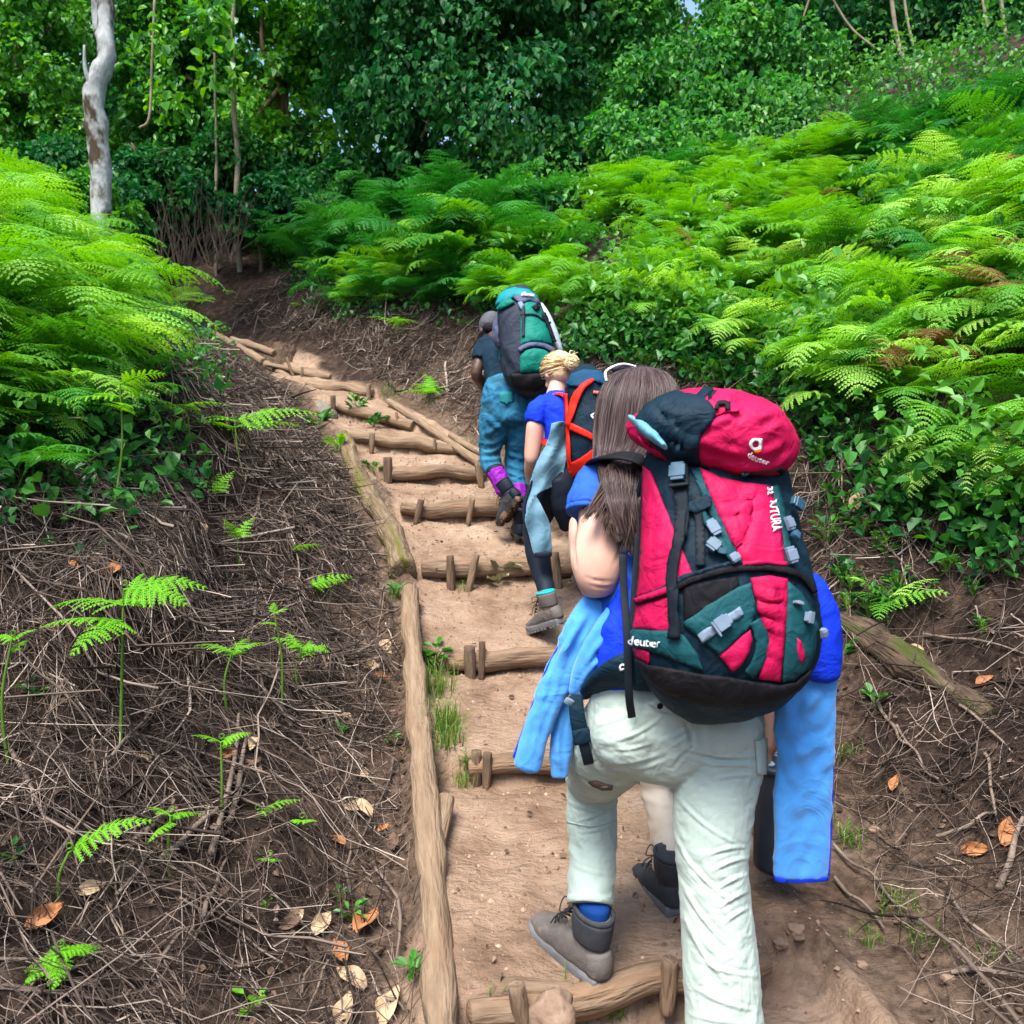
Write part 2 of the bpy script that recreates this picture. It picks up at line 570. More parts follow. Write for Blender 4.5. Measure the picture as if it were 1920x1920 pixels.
def height(x, y, parts=False):
    x = np.asarray(x, float).ravel(); y = np.asarray(y, float).ravel()
    q, side, zs, w = trail_coords(x, y)
    p2 = np.stack([x, y], -1)
    qq = np.maximum(q, 0)
    near = 1 - sstep(3.2, 4.8, y)
    # left bank: a strip beside the edge log, then a rising bank
    ql = np.maximum(qq - .35, 0)
    hl = -.10 * sstep(0, .12, qq) + .5 * ql - .10 * np.maximum(ql - 2.5, 0)
    hl += .27 * sstep(.9, 1.15, q + .2 * vnoise(p2 * 1.7, 3)) * (1 - sstep(5.5, 7, y)) * sstep(2.6, 3.3, y)
    # right bank: shelf near the camera, cut bank, hillside
    sh = .12 + .38 * near
    qr = np.maximum(qq - sh, 0)
    hr = -.09 * near * sstep(0, .1, qq) + np.minimum(qr * 1.05, 1.0) * (1 - .35 * near) + .62 * np.maximum(qr - .95, 0)
    hb = np.where(side < 0, hl, hr)
    far = np.hypot(x, y - 6)
    zb = zs + hb
    zb = np.where(zb > CAM[2] + 5.2, CAM[2] + 5.2 + (zb - CAM[2] - 5.2) * .12, zb)
    n = .10 * fbm(p2 * .9, 3, 5) + np.where(side < 0, .06, .045) * fbm(p2 * 4.5, 3, 8) + .018 * fbm(p2 * 15, 2, 21)
    zb = zb + n * sstep(0.02, .5, qq)
    zt = tread(x, y)
    zt = zt + .014 * fbm(p2 * 5, 3, 31) + .007 * fbm(p2 * 19, 2, 33) + .02 * sstep(.65, 1.0, np.abs((q + w) / np.maximum(w, .1)))
    on = (y > .2) & (y < 10.9)
    zt = np.where(on, zt, zs)
    m = sstep(-.03, .07, q)
    z = zt * (1 - m) + zb * m
    if parts:
        return z, q, side
    return z


def nonuni(lo, f0, f1, hi, fine, grow=1.12):
    a = list(np.arange(f0, f1 + 1e-6, fine))
    s, v = fine, f1
    while v < hi: s *= grow; v += s; a.append(v)
    s, v = fine, f0
    while v > lo: s *= grow; v -= s; a.insert(0, v)
    return np.array(a)


gx = nonuni(-90, -3.6, 3.0, 90, .026); gy = nonuni(-40, 1.5, 10.6, 150, .026)
X, Y = np.meshgrid(gx, gy)
Z, Q, S = height(X, Y, True)
TV = np.stack([X.ravel(), Y.ravel(), Z], -1)
nx, ny = len(gx), len(gy)
ii = (np.arange(ny - 1)[:, None] * nx + np.arange(nx - 1)[None]).ravel()
TF = np.stack([ii, ii + 1, ii + nx + 1, ii + nx], -1)
tme = fast_mesh('ground', TV, TF.ravel(), np.full(len(TF), 4), True)
a = tme.attributes.new('trail', 'FLOAT', 'POINT')
wn = .10 * fbm(TV[:, :2] * 3, 3, 77)
tr = 1 - sstep(-.10, .14, Q + wn)
bare = np.where(S < 0, 1 - sstep(.2, .8, Q + wn * 2), 1 - sstep(.3, 1.0, Q + wn * 2)) * .34
tr = tr * (1 - .45 * sstep(9.0, 10.2, TV[:, 1])); bare = bare * (1 - sstep(8.4, 9.4, TV[:, 1]))
a.data.foreach_set('value', np.maximum(tr, bare).astype(np.float32))


def groundmat():
    m = bpy.data.materials.new('soil')
    nt, N, L = nodes(m)
    out = N.new('ShaderNodeOutputMaterial'); b = N.new('ShaderNodeBsdfPrincipled'); L.new(b.outputs[0], out.inputs[0])
    b.inputs['Roughness'].default_value = .92; b.inputs['Specular IOR Level'].default_value = .15
    tc = N.new('ShaderNodeTexCoord')

    def noise(s, d=6, r=.6, sc=None):
        n = N.new('ShaderNodeTexNoise'); n.inputs['Scale'].default_value = s; n.inputs['Detail'].default_value = d; n.inputs['Roughness'].default_value = r
        if sc:
            mp = N.new('ShaderNodeMapping'); mp.inputs['Scale'].default_value = sc; L.new(tc.outputs['Object'], mp.inputs[0]); L.new(mp.outputs[0], n.inputs[0])
        else:
            L.new(tc.outputs['Object'], n.inputs[0])
        return n

    def ramp(src, pos, cols):
        r = N.new('ShaderNodeValToRGB')
        while len(r.color_ramp.elements) < len(pos): r.color_ramp.elements.new(.5)
        for e, p_, c in zip(r.color_ramp.elements, pos, cols): e.position = p_; e.color = (*c, 1)
        L.new(src, r.inputs[0]); return r
    dirt = ramp(noise(3.2, 9, .68).outputs[0], (.3, .46, .58, .72), ((.17, .104, .068), (.30, .20, .137), (.375, .262, .185), (.48, .355, .265)))
    soil = ramp(noise(9, 8, .7).outputs[0], (.3, .46, .58, .72), ((.010, .006, .005), (.028, .018, .014), (.062, .040, .030), (.13, .086, .064)))
    at = N.new('ShaderNodeAttribute'); at.attribute_name = 'trail'
    edge = noise(24, 4)
    ad = N.new('ShaderNodeMath'); ad.operation = 'MULTIPLY_ADD'; L.new(edge.outputs[0], ad.inputs[0]); ad.inputs[1].default_value = .7; L.new(at.outputs['Fac'], ad.inputs[2])
    mr = N.new('ShaderNodeMapRange'); mr.inputs[1].default_value = .5; mr.inputs[2].default_value = 1.1; L.new(ad.outputs[0], mr.inputs[0])
    mx = N.new('ShaderNodeMix'); mx.data_type = 'RGBA'
    L.new(mr.outputs[0], mx.inputs[0]); L.new(soil.outputs[0], mx.inputs[6]); L.new(dirt.outputs[0], mx.inputs[7])
    # pale pebbles and crumbs
    vo = N.new('ShaderNodeTexVoronoi'); vo.inputs['Scale'].default_value = 38; L.new(tc.outputs['Object'], vo.inputs[0])
    vr = ramp(vo.outputs['Distance'], (.0, .10, .17), ((1, 1, 1), (1, 1, 1), (0, 0, 0)))
    sel = ramp(noise(2.6, 3).outputs[0], (.5, .62), ((0, 0, 0), (.5, .5, .5)))
    mu = N.new('ShaderNodeMath'); mu.operation = 'MULTIPLY'; L.new(vr.outputs[0], mu.inputs[0]); L.new(sel.outputs[0], mu.inputs[1])
    mx2 = N.new('ShaderNodeMix'); mx2.data_type = 'RGBA'; L.new(mu.outputs[0], mx2.inputs[0]); L.new(mx.outputs[2], mx2.inputs[6]); mx2.inputs[7].default_value = (.42, .32, .25, 1)
    L.new(mx2.outputs[2], b.inputs['Base Color'])
    n1 = noise(30, 8, .7); n2 = noise(11, 5, .6, (1, 2.2, 1))
    s = N.new('ShaderNodeMath'); s.operation = 'MULTIPLY_ADD'; L.new(n2.outputs[0], s.inputs[0]); s.inputs[1].default_value = 1.6; L.new(n1.outputs[0], s.inputs[2])
    s2 = N.new('ShaderNodeMath'); s2.operation = 'MULTIPLY_ADD'; L.new(mu.outputs[0], s2.inputs[0]); s2.inputs[1].default_value = .5; L.new(s.outputs[0], s2.inputs[2])
    bp = N.new('ShaderNodeBump'); bp.inputs['Strength'].default_value = .9; bp.inputs['Distance'].default_value = .035
    L.new(s2.outputs[0], bp.inputs['Height']); L.new(bp.outputs[0], b.inputs['Normal'])
    return m


ground_o = kind(link('ground', tme, groundmat()), 'structure')
GB = BVHTree.FromPolygons([tuple(v) for v in TV], [tuple(f) for f in TF.tolist()])


def gz(x, y):
    h = GB.ray_cast(Vector((x, y, 60)), Vector((0, 0, -1)))
    return h[0].z if h[0] else 0.0


def gp(px, py):
    """point of the ground seen at a pixel"""
    h = GB.ray_cast(Vector(CAM), Vector(ray(px, py)))
    return np.array(h[0]) if h[0] else np.array(P(px, py, 12))


def gn(x, y):
    h = GB.ray_cast(Vector((x, y, 60)), Vector((0, 0, -1)))
    return np.array(h[1]) if h[0] else np.array((0, 0, 1.0))
# ---------------------------------------------------------------- logs, stakes, rock
M_WOOD = mat('muddy_wood', [(.085, .053, .033), (.17, .118, .08), (.265, .192, .135)], scale=3, rough=.92, bump=.8, bscale=5, second=((.225, .142, .09), 1.3, .5), bdist=.02, grain=True)
M_POLE = mat('pale_pole_wood', [(.125, .083, .054), (.215, .152, .10), (.29, .212, .142)], scale=2.6, rough=.9, bump=.7, bscale=5, second=((.20, .128, .08), 1.5, .56), bdist=.018, grain=True)
M_DARKWOOD = mat('damp_bark', [(.045, .03, .022), (.12, .08, .055), (.22, .15, .10)], scale=4, rough=.9, bump=.9, bscale=7, grain=True)
M_MOSSY = mat('mossy_bark', [(.06, .042, .028), (.16, .115, .072), (.28, .21, .14)], scale=3, rough=.92, bump=1.0, bscale=5, second=((.10, .105, .018), 1.3, .52), grain=True, bdist=.02)
M_OLDLOG = mat('rotting_bark', [(.03, .02, .014), (.085, .06, .042), (.17, .125, .09)], scale=4, rough=.95, bump=1.0, bscale=6, second=((.05, .065, .014), 1.6, .5), grain=True, bdist=.02)
M_GREYWOOD = mat('weathered_grey_wood', [(.10, .085, .07), (.18, .16, .135), (.25, .22, .19)], scale=4, rough=.85, bump=.8, bscale=6, grain=True)
M_ROCK = mat('brown_rock', [(.12, .078, .054), (.22, .148, .105), (.31, .225, .17)], scale=16, rough=.9, bump=.7, bscale=30)


def unit_(v):
    v = np.asarray(v, float); return v / np.linalg.norm(v)


def log_mesh(name, pts, r, sub=8, n=18, rough=.14, seed=0, flat=False):
    pts = np.asarray(pts, float)
    R = np.full(len(pts), r) if np.isscalar(r) else np.asarray(r, float)
    V, Fc = loft(np.column_stack([pts, R, R]), n=n, sub=sub, hint=(.1, .25, 1) , cap=.16)
    c = catmull(pts, sub); k = np.array([np.linalg.norm(c - v, axis=1).argmin() for v in V]); d = V - c[k]
    ax = pts[-1] - pts[0]; ax /= np.linalg.norm(ax)
    al = (V @ ax)
    q = np.stack([al * 5, *(np.moveaxis((d - np.outer(d @ ax, ax)) * 22, 1, 0))], -1)[:, :3]
    g = fbm(q, 4, seed, .62) * rough * 1.25 + .35 * rough * vnoise(np.column_stack([al * 9, d[:, 2] * 60, d[:, 1] * 60]), seed + 5)
    lump = .22 * np.maximum(vnoise(np.column_stack([al * 3.3, d[:, 1] * 9, d[:, 2] * 9]), seed + 9) - .35, 0)
    V = V + d * (g + lump)[:, None]
    me = new_mesh(name, V, Fc)
    e1 = unit_(np.cross(ax, (.3, .2, .9))); e2 = np.cross(ax, e1)
    pr_ = d - np.outer(d @ ax, ax)
    g_ = np.stack([al * 2.2, (pr_ @ e1) * 15, (pr_ @ e2) * 15], 1) + seed * 3.7
    at = me.attributes.new('grain', 'FLOAT_VECTOR', 'POINT'); at.data.foreach_set('vector', g_.astype(np.float32).ravel())
    return me


def log_thing(name, pts, r, m, label, cat, group=None, seed=0, rough=.14, **kw):
    o = link(name, log_mesh(name, pts, r, seed=seed, rough=rough, **kw), m)
    return tag(o, label, cat, group)


def rung_points(i, ext0=0, ext1=0):
    a, b, r = SA[i], SB[i], STEPS[i][4] * .79
    pts = []
    for k, t in enumerate(np.linspace(0 - ext0, 1 + ext1, 6)):
        p = a * (1 - t) + b * t - np.array((0, 0, r * 1.02)) - np.append(LN[i], 0) * .015
        p = p + np.array((0, RNG.normal() * .008, RNG.normal() * .010)); pts.append(p)
    return pts


rung_lab = ['thick log across the trail under the nearest walker\'s raised boot, forked at its left end',
            'half-buried log step behind the light blue hanging sleeve',
            'dark log step just below the blonde walker\'s grey boot, two stakes at its left',
            'log step held by three stakes beside the leafy weed',
            'dark undercut log step below the lifted boot of the man in jeans',
            'short log step level with the purple gaiter, stout stake at its left end',
            'pale log step meeting the pole on the right side of the stairs',
            'pale log step with dark weeds under its left end',
            'pale log step high on the stairs ending at an upright peg',
            'thin pole step propped on two slanting pegs near the bend',
            'short sawn log lying at the very top of the stairs']
for i in range(len(STEPS)):
    log_thing('step_log', rung_points(i, 0.0, .02), [STEPS[i][4] * .79 * k for k in (.8, .95, 1.02, .98, 1.03, .9)],
              M_WOOD if i < 6 else M_POLE, rung_lab[i], 'log step', 'log steps of the trail', seed=i * 3)
# stub of the forked end of the lowest log
# edge logs; pts by pixel on the ground
def on_ground(pl, lift):
    return [gp(x, y) + np.array((0, 0, lift)) for x, y in pl]


def edge_pts(pl, dz):
    """depth from the left trail edge: intersect pixel rays with the trail edge profile"""
    out = []
    for x, y, d in pl:
        p = P(x, y, d); p[2] += dz; out.append(p)
    return out


log_thing('edge_log', edge_pts([(832, 2010, 1.86), (826, 1850, 2.18), (817, 1700, 2.50), (802, 1540, 2.9), (788, 1400, 3.34), (777, 1240, 4.0), (768, 1105, 4.72)], -.02),
          [.044, .043, .042, .047, .048, .05, .05], M_POLE, 'long pale pole edging the lower trail on its left', 'trail edge log', seed=41, rough=.16)
log_thing('edge_log', edge_pts([(815, 1570, 2.82), (836, 1480, 3.08)], -.035), [.035, .03], M_POLE, 'short split piece of wood against the long edging pole', 'trail edge log', seed=42)
log_thing('edge_log', edge_pts([(758, 1062, 5.0), (738, 1000, 5.35), (700, 935, 5.8), (668, 880, 6.3), (645, 812, 6.95)], -.03),
          [.085, .07, .066, .07, .06], M_MOSSY, 'crooked log edging the stairs with a mossy knotted lower end', 'trail edge log', seed=43, rough=.22)
log_thing('edge_log', edge_pts([(618, 778, 7.55), (598, 758, 7.9), (577, 742, 8.2)], -.03), [.075, .07, .06], M_GREYWOOD, 'short grey log with a sawn end beside the upper stairs', 'trail edge log', seed=44)
log_thing('edge_pole', edge_pts([(625, 750, 7.85), (592, 734, 8.3), (548, 710, 8.9), (500, 679, 9.5)], -.02), [.042, .045, .04, .045], M_POLE, 'pale pole edging the upper stairs next to the grey sawn log', 'trail edge pole', seed=45)
log_thing('edge_pole', edge_pts([(494, 675, 9.55), (465, 657, 9.9), (430, 638, 10.3), (400, 620, 10.8)], -.02), [.045, .04, .042, .03], M_POLE, 'pale pole at the topmost left of the stairs under the fern', 'trail edge pole', seed=46)
log_thing('edge_pole', edge_pts([(900, 866, 6.5), (850, 832, 6.95), (790, 790, 7.4), (728, 750, 7.95)], -.01), [.035, .033, .03, .028], M_POLE, 'long pale pole on the right side of the stairs behind the man\'s knees', 'trail edge pole', seed=47)
log_thing('edge_pole', edge_pts([(905, 850, 6.62), (870, 832, 6.9), (845, 815, 7.15)], 0), [.03, .03, .022], M_POLE, 'short second pole lying along the right-hand pole', 'trail edge pole', seed=48)
log_thing('fallen_log', [p + np.array((0, 0, .0)) for p in [gp(1575, 1160), gp(1660, 1215), gp(1750, 1275), gp(1850, 1345)]], [.045, .058, .05, .03], M_OLDLOG, 'mossy fallen log lying on the right bank beyond the blue sleeve', 'fallen log', seed=49, rough=.42)

# stakes: pixel top, pixel bottom, depth, radius
stk = [((1256, 1800), (1252, 1872), 2.26, .026, 'round peg in front of the nearest log step by the pale trouser leg'),
       ((968, 1846), (980, 1920), 2.14, .026, 'peg under the forked end of the nearest log step'),
       ((893, 1408), (893, 1466), 3.36, .026, 'squared peg at the left end of the step behind the blue sleeve'),
       ((914, 1412), (912, 1468), 3.34, .022, 'second peg from the left on the step behind the blue sleeve'),
       ((880, 1212), (882, 1262), 4.2, .034, 'broad peg on the step below the blonde walker\'s boot'),
       ((904, 1203), (903, 1258), 4.21, .020, 'slim peg next to the broad one below the blonde walker\'s boot'),
       ((844, 1042), (846, 1104), 5.02, .028, 'left peg of the step beside the leafy weed'),
       ((893, 1040), (880, 1102), 5.02, .026, 'slanting middle peg of the step beside the leafy weed'),
       ((1041, 1036), (1047, 1100), 5.05, .028, 'peg right of the blonde walker\'s dark leg'),
       ((790, 937), (782, 972), 5.78, .026, 'left peg of the undercut step below the man\'s lifted boot'),
       ((886, 936), (880, 972), 5.79, .024, 'right peg of the undercut step below the man\'s lifted boot'),
       ((727, 858), (727, 896), 6.4, .042, 'stout dark stump peg at the left end of the step by the purple gaiter'),
       ((896, 868), (901, 904), 6.42, .028, 'peg under the right end of the step by the purple gaiter'),
       ((698, 812), (697, 840), 6.95, .026, 'peg in front of the pale step that meets the right-hand pole'),
       ((815, 822), (815, 838), 6.9, .014, 'tiny peg near the right end of the pale step meeting the pole'),
       ((624, 742), (625, 776), 7.65, .030, 'dark peg where the grey sawn log meets the step'),
       ((743, 772), (745, 790), 7.45, .014, 'thin peg on the step with dark weeds'),
       ((692, 720), (691, 756), 8.2, .026, 'upright peg at the right end of the high pale step'),
       ((537, 671), (551, 708), 8.95, .02, 'slanting peg holding the thin pole step'),
       ((567, 688), (566, 708), 8.95, .016, 'short peg right of the slanting one on the thin pole step')]
for k, (a, b_, d, r, lab) in enumerate(stk):
    p0, p1 = P(*b_, d), P(*a, d)
    p0 = p0 + (p0 - p1) * .35
    m = M_DARKWOOD if k in (2, 3, 4, 5, 6, 9, 11, 15) else M_WOOD
    me = log_mesh('wooden_peg', [p0, (p0 + p1) / 2, p1], [r * .72, r * .86, r * .82], sub=4, n=12, rough=.07, seed=60 + k)
    tag(link('wooden_peg', me, m), lab, 'wooden peg', 'pegs holding the log steps')

# fork of lowest log
p = SA[0] - np.array((0, 0, .05))
f0 = log_mesh('fork', [p + np.array((.28, .06, .012)), p + np.array((.12, .06, .02)), p + np.array((0.0, .075, .012))], [.035, .032, .02], seed=70, rough=.2)
lo = bpy.data.objects['step_log']
link('branch_stub', f0, M_WOOD, lo)

# rock in front of the lowest log
def rock(name, c, r, seed, label, m=None):
    V, Fc = ellipsoid((0, 0, 0), (1, 1, 1), 26, 18)
    V = V * (1 + .34 * fbm(V * 1.3, 3, seed)[:, None] + .12 * fbm(V * 5, 3, seed + 3)[:, None])
    V = np.sign(V) * np.abs(V) ** .8 * np.array(r)
    return tag(link(name, new_mesh(name, V + np.array(c), Fc), m or M_ROCK), label, 'rock')


p = P(1035, 1905, 2.02)
rock('rock', (p[0], p[1], p[2] - .01), (.052, .05, .065), 5, 'brown stone set on the trail in front of the lowest log')
for k, (x, y, r, lab) in enumerate([(1492, 1752, .024, 'lumpy clod of earth on the right part of the lowest tread'), (1462, 1775, .018, 'small clod of earth beside the larger lumpy clod'),
                                     (1640, 1560, .018, 'grey stone at the foot of the right bank'), (1778, 1840, .016, 'pale pebble near the lower right corner'), (1617, 1812, .014, 'tiny pale pebble on the right edge of the trail')]):
    q = gp(x, y); rock('rock', q + np.array((0, 0, r * .4)), (r * 1.2, r, r * .8), 20 + k, lab)
# ---------------------------------------------------------------- people: tools
def unit(v):
    v = np.asarray(v, float); return v / (np.linalg.norm(v) + 1e-9)


def hand_parts(w, d, n, curl, s=1.0, ts=1):
    """palm + four fingers + thumb; d along the hand, n palm normal, ts side of the thumb"""
    d, n = unit(d), unit(n); n = unit(n - (n @ d) * d); lat = np.cross(d, n) * ts
    q = lambda f, l, u: np.array(w) + s * (d * f + lat * l + n * u)
    k = lambda c, a, b: (*c, a * s, b * s)
    out = [loft([k(q(-.02, 0, 0), .024, .019), k(q(.02, 0, 0), .030, .017), k(q(.06, 0, 0), .040, .015), k(q(.09, -.002, 0), .040, .012)], n=14, sub=3, hint=n)]
    for off, L, r in ((.030, .070, .0088), (.0105, .080, .009), (-.0095, .075, .0088), (-.0285, .058, .0078)):
        c = q(.085, off, 0); dirv = d.copy(); pts = [q(.07, off, 0), c]
        ang = 0
        for seg, cc in ((.46, curl * .8), (.30, curl), (.24, curl * .7)):
            ang += cc
            dv = d * math.cos(ang) + n * math.sin(ang)
            c = c + dv * L * seg * s; pts.append(c)
        R = np.array((1.05, 1.05, 1.0, .92, .78)) * r * s
        out.append(loft(np.column_stack([np.array(pts), R, R]), n=10, sub=3, hint=lat, cap=.9))
    tp = [q(.02, .026, .002), q(.045, .046, .012), q(.072, .056, .022), q(.092, .054, .032)]
    R = np.array((.013, .0115, .010, .008)) * s
    out.append(loft(np.column_stack([np.array(tp), R, R]), n=10, sub=3, hint=n, cap=.9))
    return out


def head_parts(c, f, u, s=1.0):
    f = unit(f); u = unit(np.asarray(u, float) - (np.asarray(u) @ f) * f); r = np.cross(f, u)
    R = np.stack([r, f, u], 1)
    at = lambda x, y, z: np.array(c) + s * (R @ np.array((x, y, z)))
    out = [ellipsoid(at(0, -.012, .022), np.array((.074, .092, .092)) * s, 24, 18, R),
           ellipsoid(at(0, .030, -.050), np.array((.054, .056, .066)) * s, 20, 14, R),
           ellipsoid(at(0, .062, -.092), np.array((.024, .022, .018)) * s, 12, 8, R),      # chin
           ellipsoid(at(0, .072, .030), np.array((.050, .022, .030)) * s, 14, 10, R),      # brow
           loft([(*at(0, .085, .018), .008 * s, .008 * s), (*at(0, .101, -.012), .011 * s, .012 * s), (*at(0, .100, -.026), .016 * s, .010 * s)], n=10, sub=3, hint=f),
           ellipsoid(at(0, .083, -.056), np.array((.024, .010, .008)) * s, 12, 8, R)]      # lips
    for sx in (-1, 1):
        out.append(ellipsoid(at(sx * .076, -.004, -.012), np.array((.010, .020, .032)) * s, 12, 10, R))
        out.append(ellipsoid(at(sx * .040, .066, -.028), np.array((.022, .018, .022)) * s, 12, 8, R))   # cheeks
    eyes = [ellipsoid(at(sx * .031, .078, .004), np.array((.0125, .0125, .0125)) * s, 12, 10, R) for sx in (-1, 1)]
    return out, eyes, at, R


def chain(js, rs, mids=True):
    """limb keys with the bulge of the muscles between the joints"""
    keys = []
    for i in range(len(js) - 1):
        a, b = np.array(js[i]), np.array(js[i + 1])
        keys.append((*a, rs[i][0], rs[i][0]))
        keys.append((*(a * .62 + b * .38), rs[i][1], rs[i][1]))
    keys.append((*js[-1], rs[-1][0], rs[-1][0]))
    return np.array(keys)


def person(J, skin, label, s=1.0, voxel=.007):
    """one continuous body from its joints"""
    parts = []
    hp, eyes, at, R = head_parts(J['head'], J['face'], J['hup'], s)
    parts += hp
    nk = np.array(J['neck']); hd = np.array(J['head'])
    parts.append(loft([(*(nk - .03 * unit(hd - nk)), .058 * s, .056 * s), (*(nk * .5 + (hd - R[:, 2] * .04) * .5), .050 * s, .052 * s), (*(hd - R[:, 2] * .03), .05 * s, .056 * s)], n=16, sub=4))
    pe, ch = np.array(J['pelvis']), np.array(J['chest'])
    bd = np.array(J.get('back', (0, 1, 0)), float)
    parts.append(loft([(*(pe - .06 * unit(ch - pe)), .11 * s, .07 * s), (*pe, .12 * s, .08 * s), (*(pe * .55 + ch * .45), .10 * s, .07 * s), (*ch, .115 * s, .075 * s), (*(ch * .4 + nk * .6), .10 * s, .06 * s), (*nk, .055 * s, .05 * s)], n=22, sub=5, hint=bd))
    for sd in 'LR':
        sh, el, wr = J['sh' + sd], J['el' + sd], J['wr' + sd]
        parts.append(loft(chain([np.array(sh) * .6 + nk * .4, np.array(sh) * .9 + nk * .1, el, wr], [(.038 * s, .04 * s), (.043 * s, .044 * s), (.038 * s, .039 * s), (.026 * s,)]), n=16, sub=4, hint=(.3, .9, .3)))
        hd_ = unit(np.array(wr) - np.array(el)) if ('hd' + sd) not in J else unit(J['hd' + sd])
        parts += hand_parts(wr, hd_, J.get('pn' + sd, (0, .3, -1)), J.get('curl', .7), s * .95, 1 if sd == 'R' else -1)
        hi, kn, an, to = J['hip' + sd], J['kn' + sd], J['an' + sd], J['toe' + sd]
        parts.append(loft(chain([hi, kn, an], [(.062 * s, .058 * s), (.042 * s, .040 * s), (.030 * s,)]), n=18, sub=5, hint=(.2, 1, .1)))
        a, t = np.array(an), np.array(to)
        parts.append(loft([(*(a - .25 * (t - a) * .4), .028 * s, .03 * s), (*(a * .7 + t * .3), .034 * s, .03 * s), (*t, .034 * s, .014 * s)], n=12, sub=3, hint=(0, 0, 1)))
    me = fuse(parts, voxel * s, 5)
    o = link('person', me, skin)
    tag(o, label, 'person')
    for v in eyes:
        link('eye', new_mesh('eye', *v), M_EYE, o)
    return o, at, R


M_EYE = mat('eye_white', [(.6, .6, .58), (.7, .69, .66)], rough=.2, bump=0)
M_SKIN = mat('fair_skin', [(.48, .265, .20), (.58, .345, .27), (.62, .385, .31)], scale=9, second=((.56, .28, .215), 4, .55), rough=.5, bump=.12, bscale=220, spec=.35, bdist=.002)
M_SKIN2 = mat('dark_skin', [(.055, .026, .018), (.085, .042, .03), (.11, .055, .04)], scale=12, rough=.45, bump=.1, bscale=220, spec=.4, bdist=.002)
M_PANTS = mat('mint_trouser_cloth', [(.315, .395, .355), (.37, .46, .415), (.405, .49, .44)], scale=4, rough=.75, bump=.12, bscale=240, weave=260, second=((.30, .275, .21), 3.1, .63), bdist=.002, sheen=.1, wr=(9, 0.4, 0.03))
M_BLUETEE = mat('blue_shirt_cloth', [(.015, .07, .36), (.022, .095, .45), (.03, .12, .5)], scale=12, rough=.8, bump=.2, bscale=260, bdist=.002, wr=(12, 0.5, 0.03))
M_ROYAL = mat('royal_blue_cloth', [(.002, .02, .46), (.004, .035, .58), (.006, .045, .64)], scale=9, rough=.75, bump=.15, bscale=260, bdist=.002, wr=(11, 0.5, 0.03))
M_FLEECE = mat('light_blue_fleece', [(.04, .21, .56), (.055, .265, .66), (.075, .31, .70)], scale=10, rough=.85, bump=.25, bscale=300, sheen=.3, bdist=.002, wr=(7, 0.45, 0.03))
M_RED = mat('crimson_pack_cloth', [(.33, .003, .045), (.45, .005, .068), (.50, .007, .08)], scale=6, rough=.6, bump=.25, bscale=320, weave=320, bdist=.002, wr=(14, 0.55, 0.022))
M_NAVY = mat('navy_pack_cloth', [(.002, .011, .021), (.003, .017, .032), (.006, .026, .044)], scale=9, rough=.65, bump=.25, bscale=300, weave=300, bdist=.002, wr=(15, 0.5, 0.02))
M_TEAL = mat('teal_pack_cloth', [(.004, .042, .052), (.006, .060, .074), (.012, .085, .098)], scale=9, rough=.62, bump=.25, bscale=300, weave=300, bdist=.002, wr=(15, 0.5, 0.02))
M_BLACK = mat('black_pack_cloth', [(.004, .004, .006), (.007, .007, .010), (.016, .014, .016)], scale=12, rough=.7, bump=.3, bscale=260, bdist=.003, wr=(13, 0.5, 0.02))
M_WEB = mat('black_webbing', [(.004, .007, .012), (.007, .013, .021)], scale=30, rough=.6, bump=.4, bscale=400, bdist=.002)
M_BUCKLE = mat('grey_webbing', [(.13, .18, .25), (.18, .245, .33)], scale=30, rough=.5, bump=.2, bscale=200, bdist=.002)
M_PLASTIC = mat('slate_blue_plastic', [(.02, .07, .12), (.03, .095, .15)], scale=30, rough=.35, bump=0, spec=.5)
M_WHITE = mat('white_print', [(.8, .8, .82), (.86, .86, .88)], rough=.5, bump=0)
M_ORANGE = mat('orange_print', [(.8, .12, .01), (.85, .15, .02)], rough=.5, bump=0)
M_BOOT = mat('taupe_boot_leather', [(.075, .066, .062), (.115, .102, .095), (.155, .138, .128)], scale=14, rough=.7, bump=.3, bscale=160, second=((.26, .18, .12), 12, .62), bdist=.003, wr=(22, 0.4, 0.012))
M_BOOTDK = mat('charcoal_boot_cloth', [(.03, .034, .04), (.05, .055, .065)], scale=30, rough=.75, bump=.4, bscale=200, bdist=.003)
M_SOLE = mat('grey_rubber_sole', [(.10, .105, .115), (.17, .17, .18)], scale=20, rough=.7, bump=.3, bscale=90, second=((.25, .17, .11), 14, .58), bdist=.003)
M_SOLEDK = mat('dark_rubber_sole', [(.02, .02, .022), (.045, .04, .036)], scale=20, rough=.8, bump=.3, bscale=90, second=((.18, .11, .07), 14, .5), bdist=.003)
M_SOCK = mat('dark_blue_sock', [(.003, .03, .15), (.005, .045, .21)], rough=.85, bump=.3, bscale=200, bdist=.003)
M_LACE = mat('dark_lace', [(.012, .012, .014), (.03, .03, .034)], rough=.8, bump=0)
M_BROWNHAIR = None


def hairmat(name, cols, rough=.42):
    m = bpy.data.materials.new(name)
    nt, N, L = nodes(m)
    out = N.new('ShaderNodeOutputMaterial'); b = N.new('ShaderNodeBsdfPrincipled'); L.new(b.outputs[0], out.inputs[0])
    at = N.new('ShaderNodeAttribute'); at.attribute_name = 'rnd'
    cr = N.new('ShaderNodeValToRGB')
    while len(cr.color_ramp.elements) < len(cols): cr.color_ramp.elements.new(.5)
    for i, c in enumerate(cols): cr.color_ramp.elements[i].position = i / (len(cols) - 1); cr.color_ramp.elements[i].color = (*c, 1)
    L.new(at.outputs['Fac'], cr.inputs[0]); L.new(cr.outputs[0], b.inputs['Base Color'])
    b.inputs['Roughness'].default_value = rough; b.inputs['Specular IOR Level'].default_value = .3
    return m


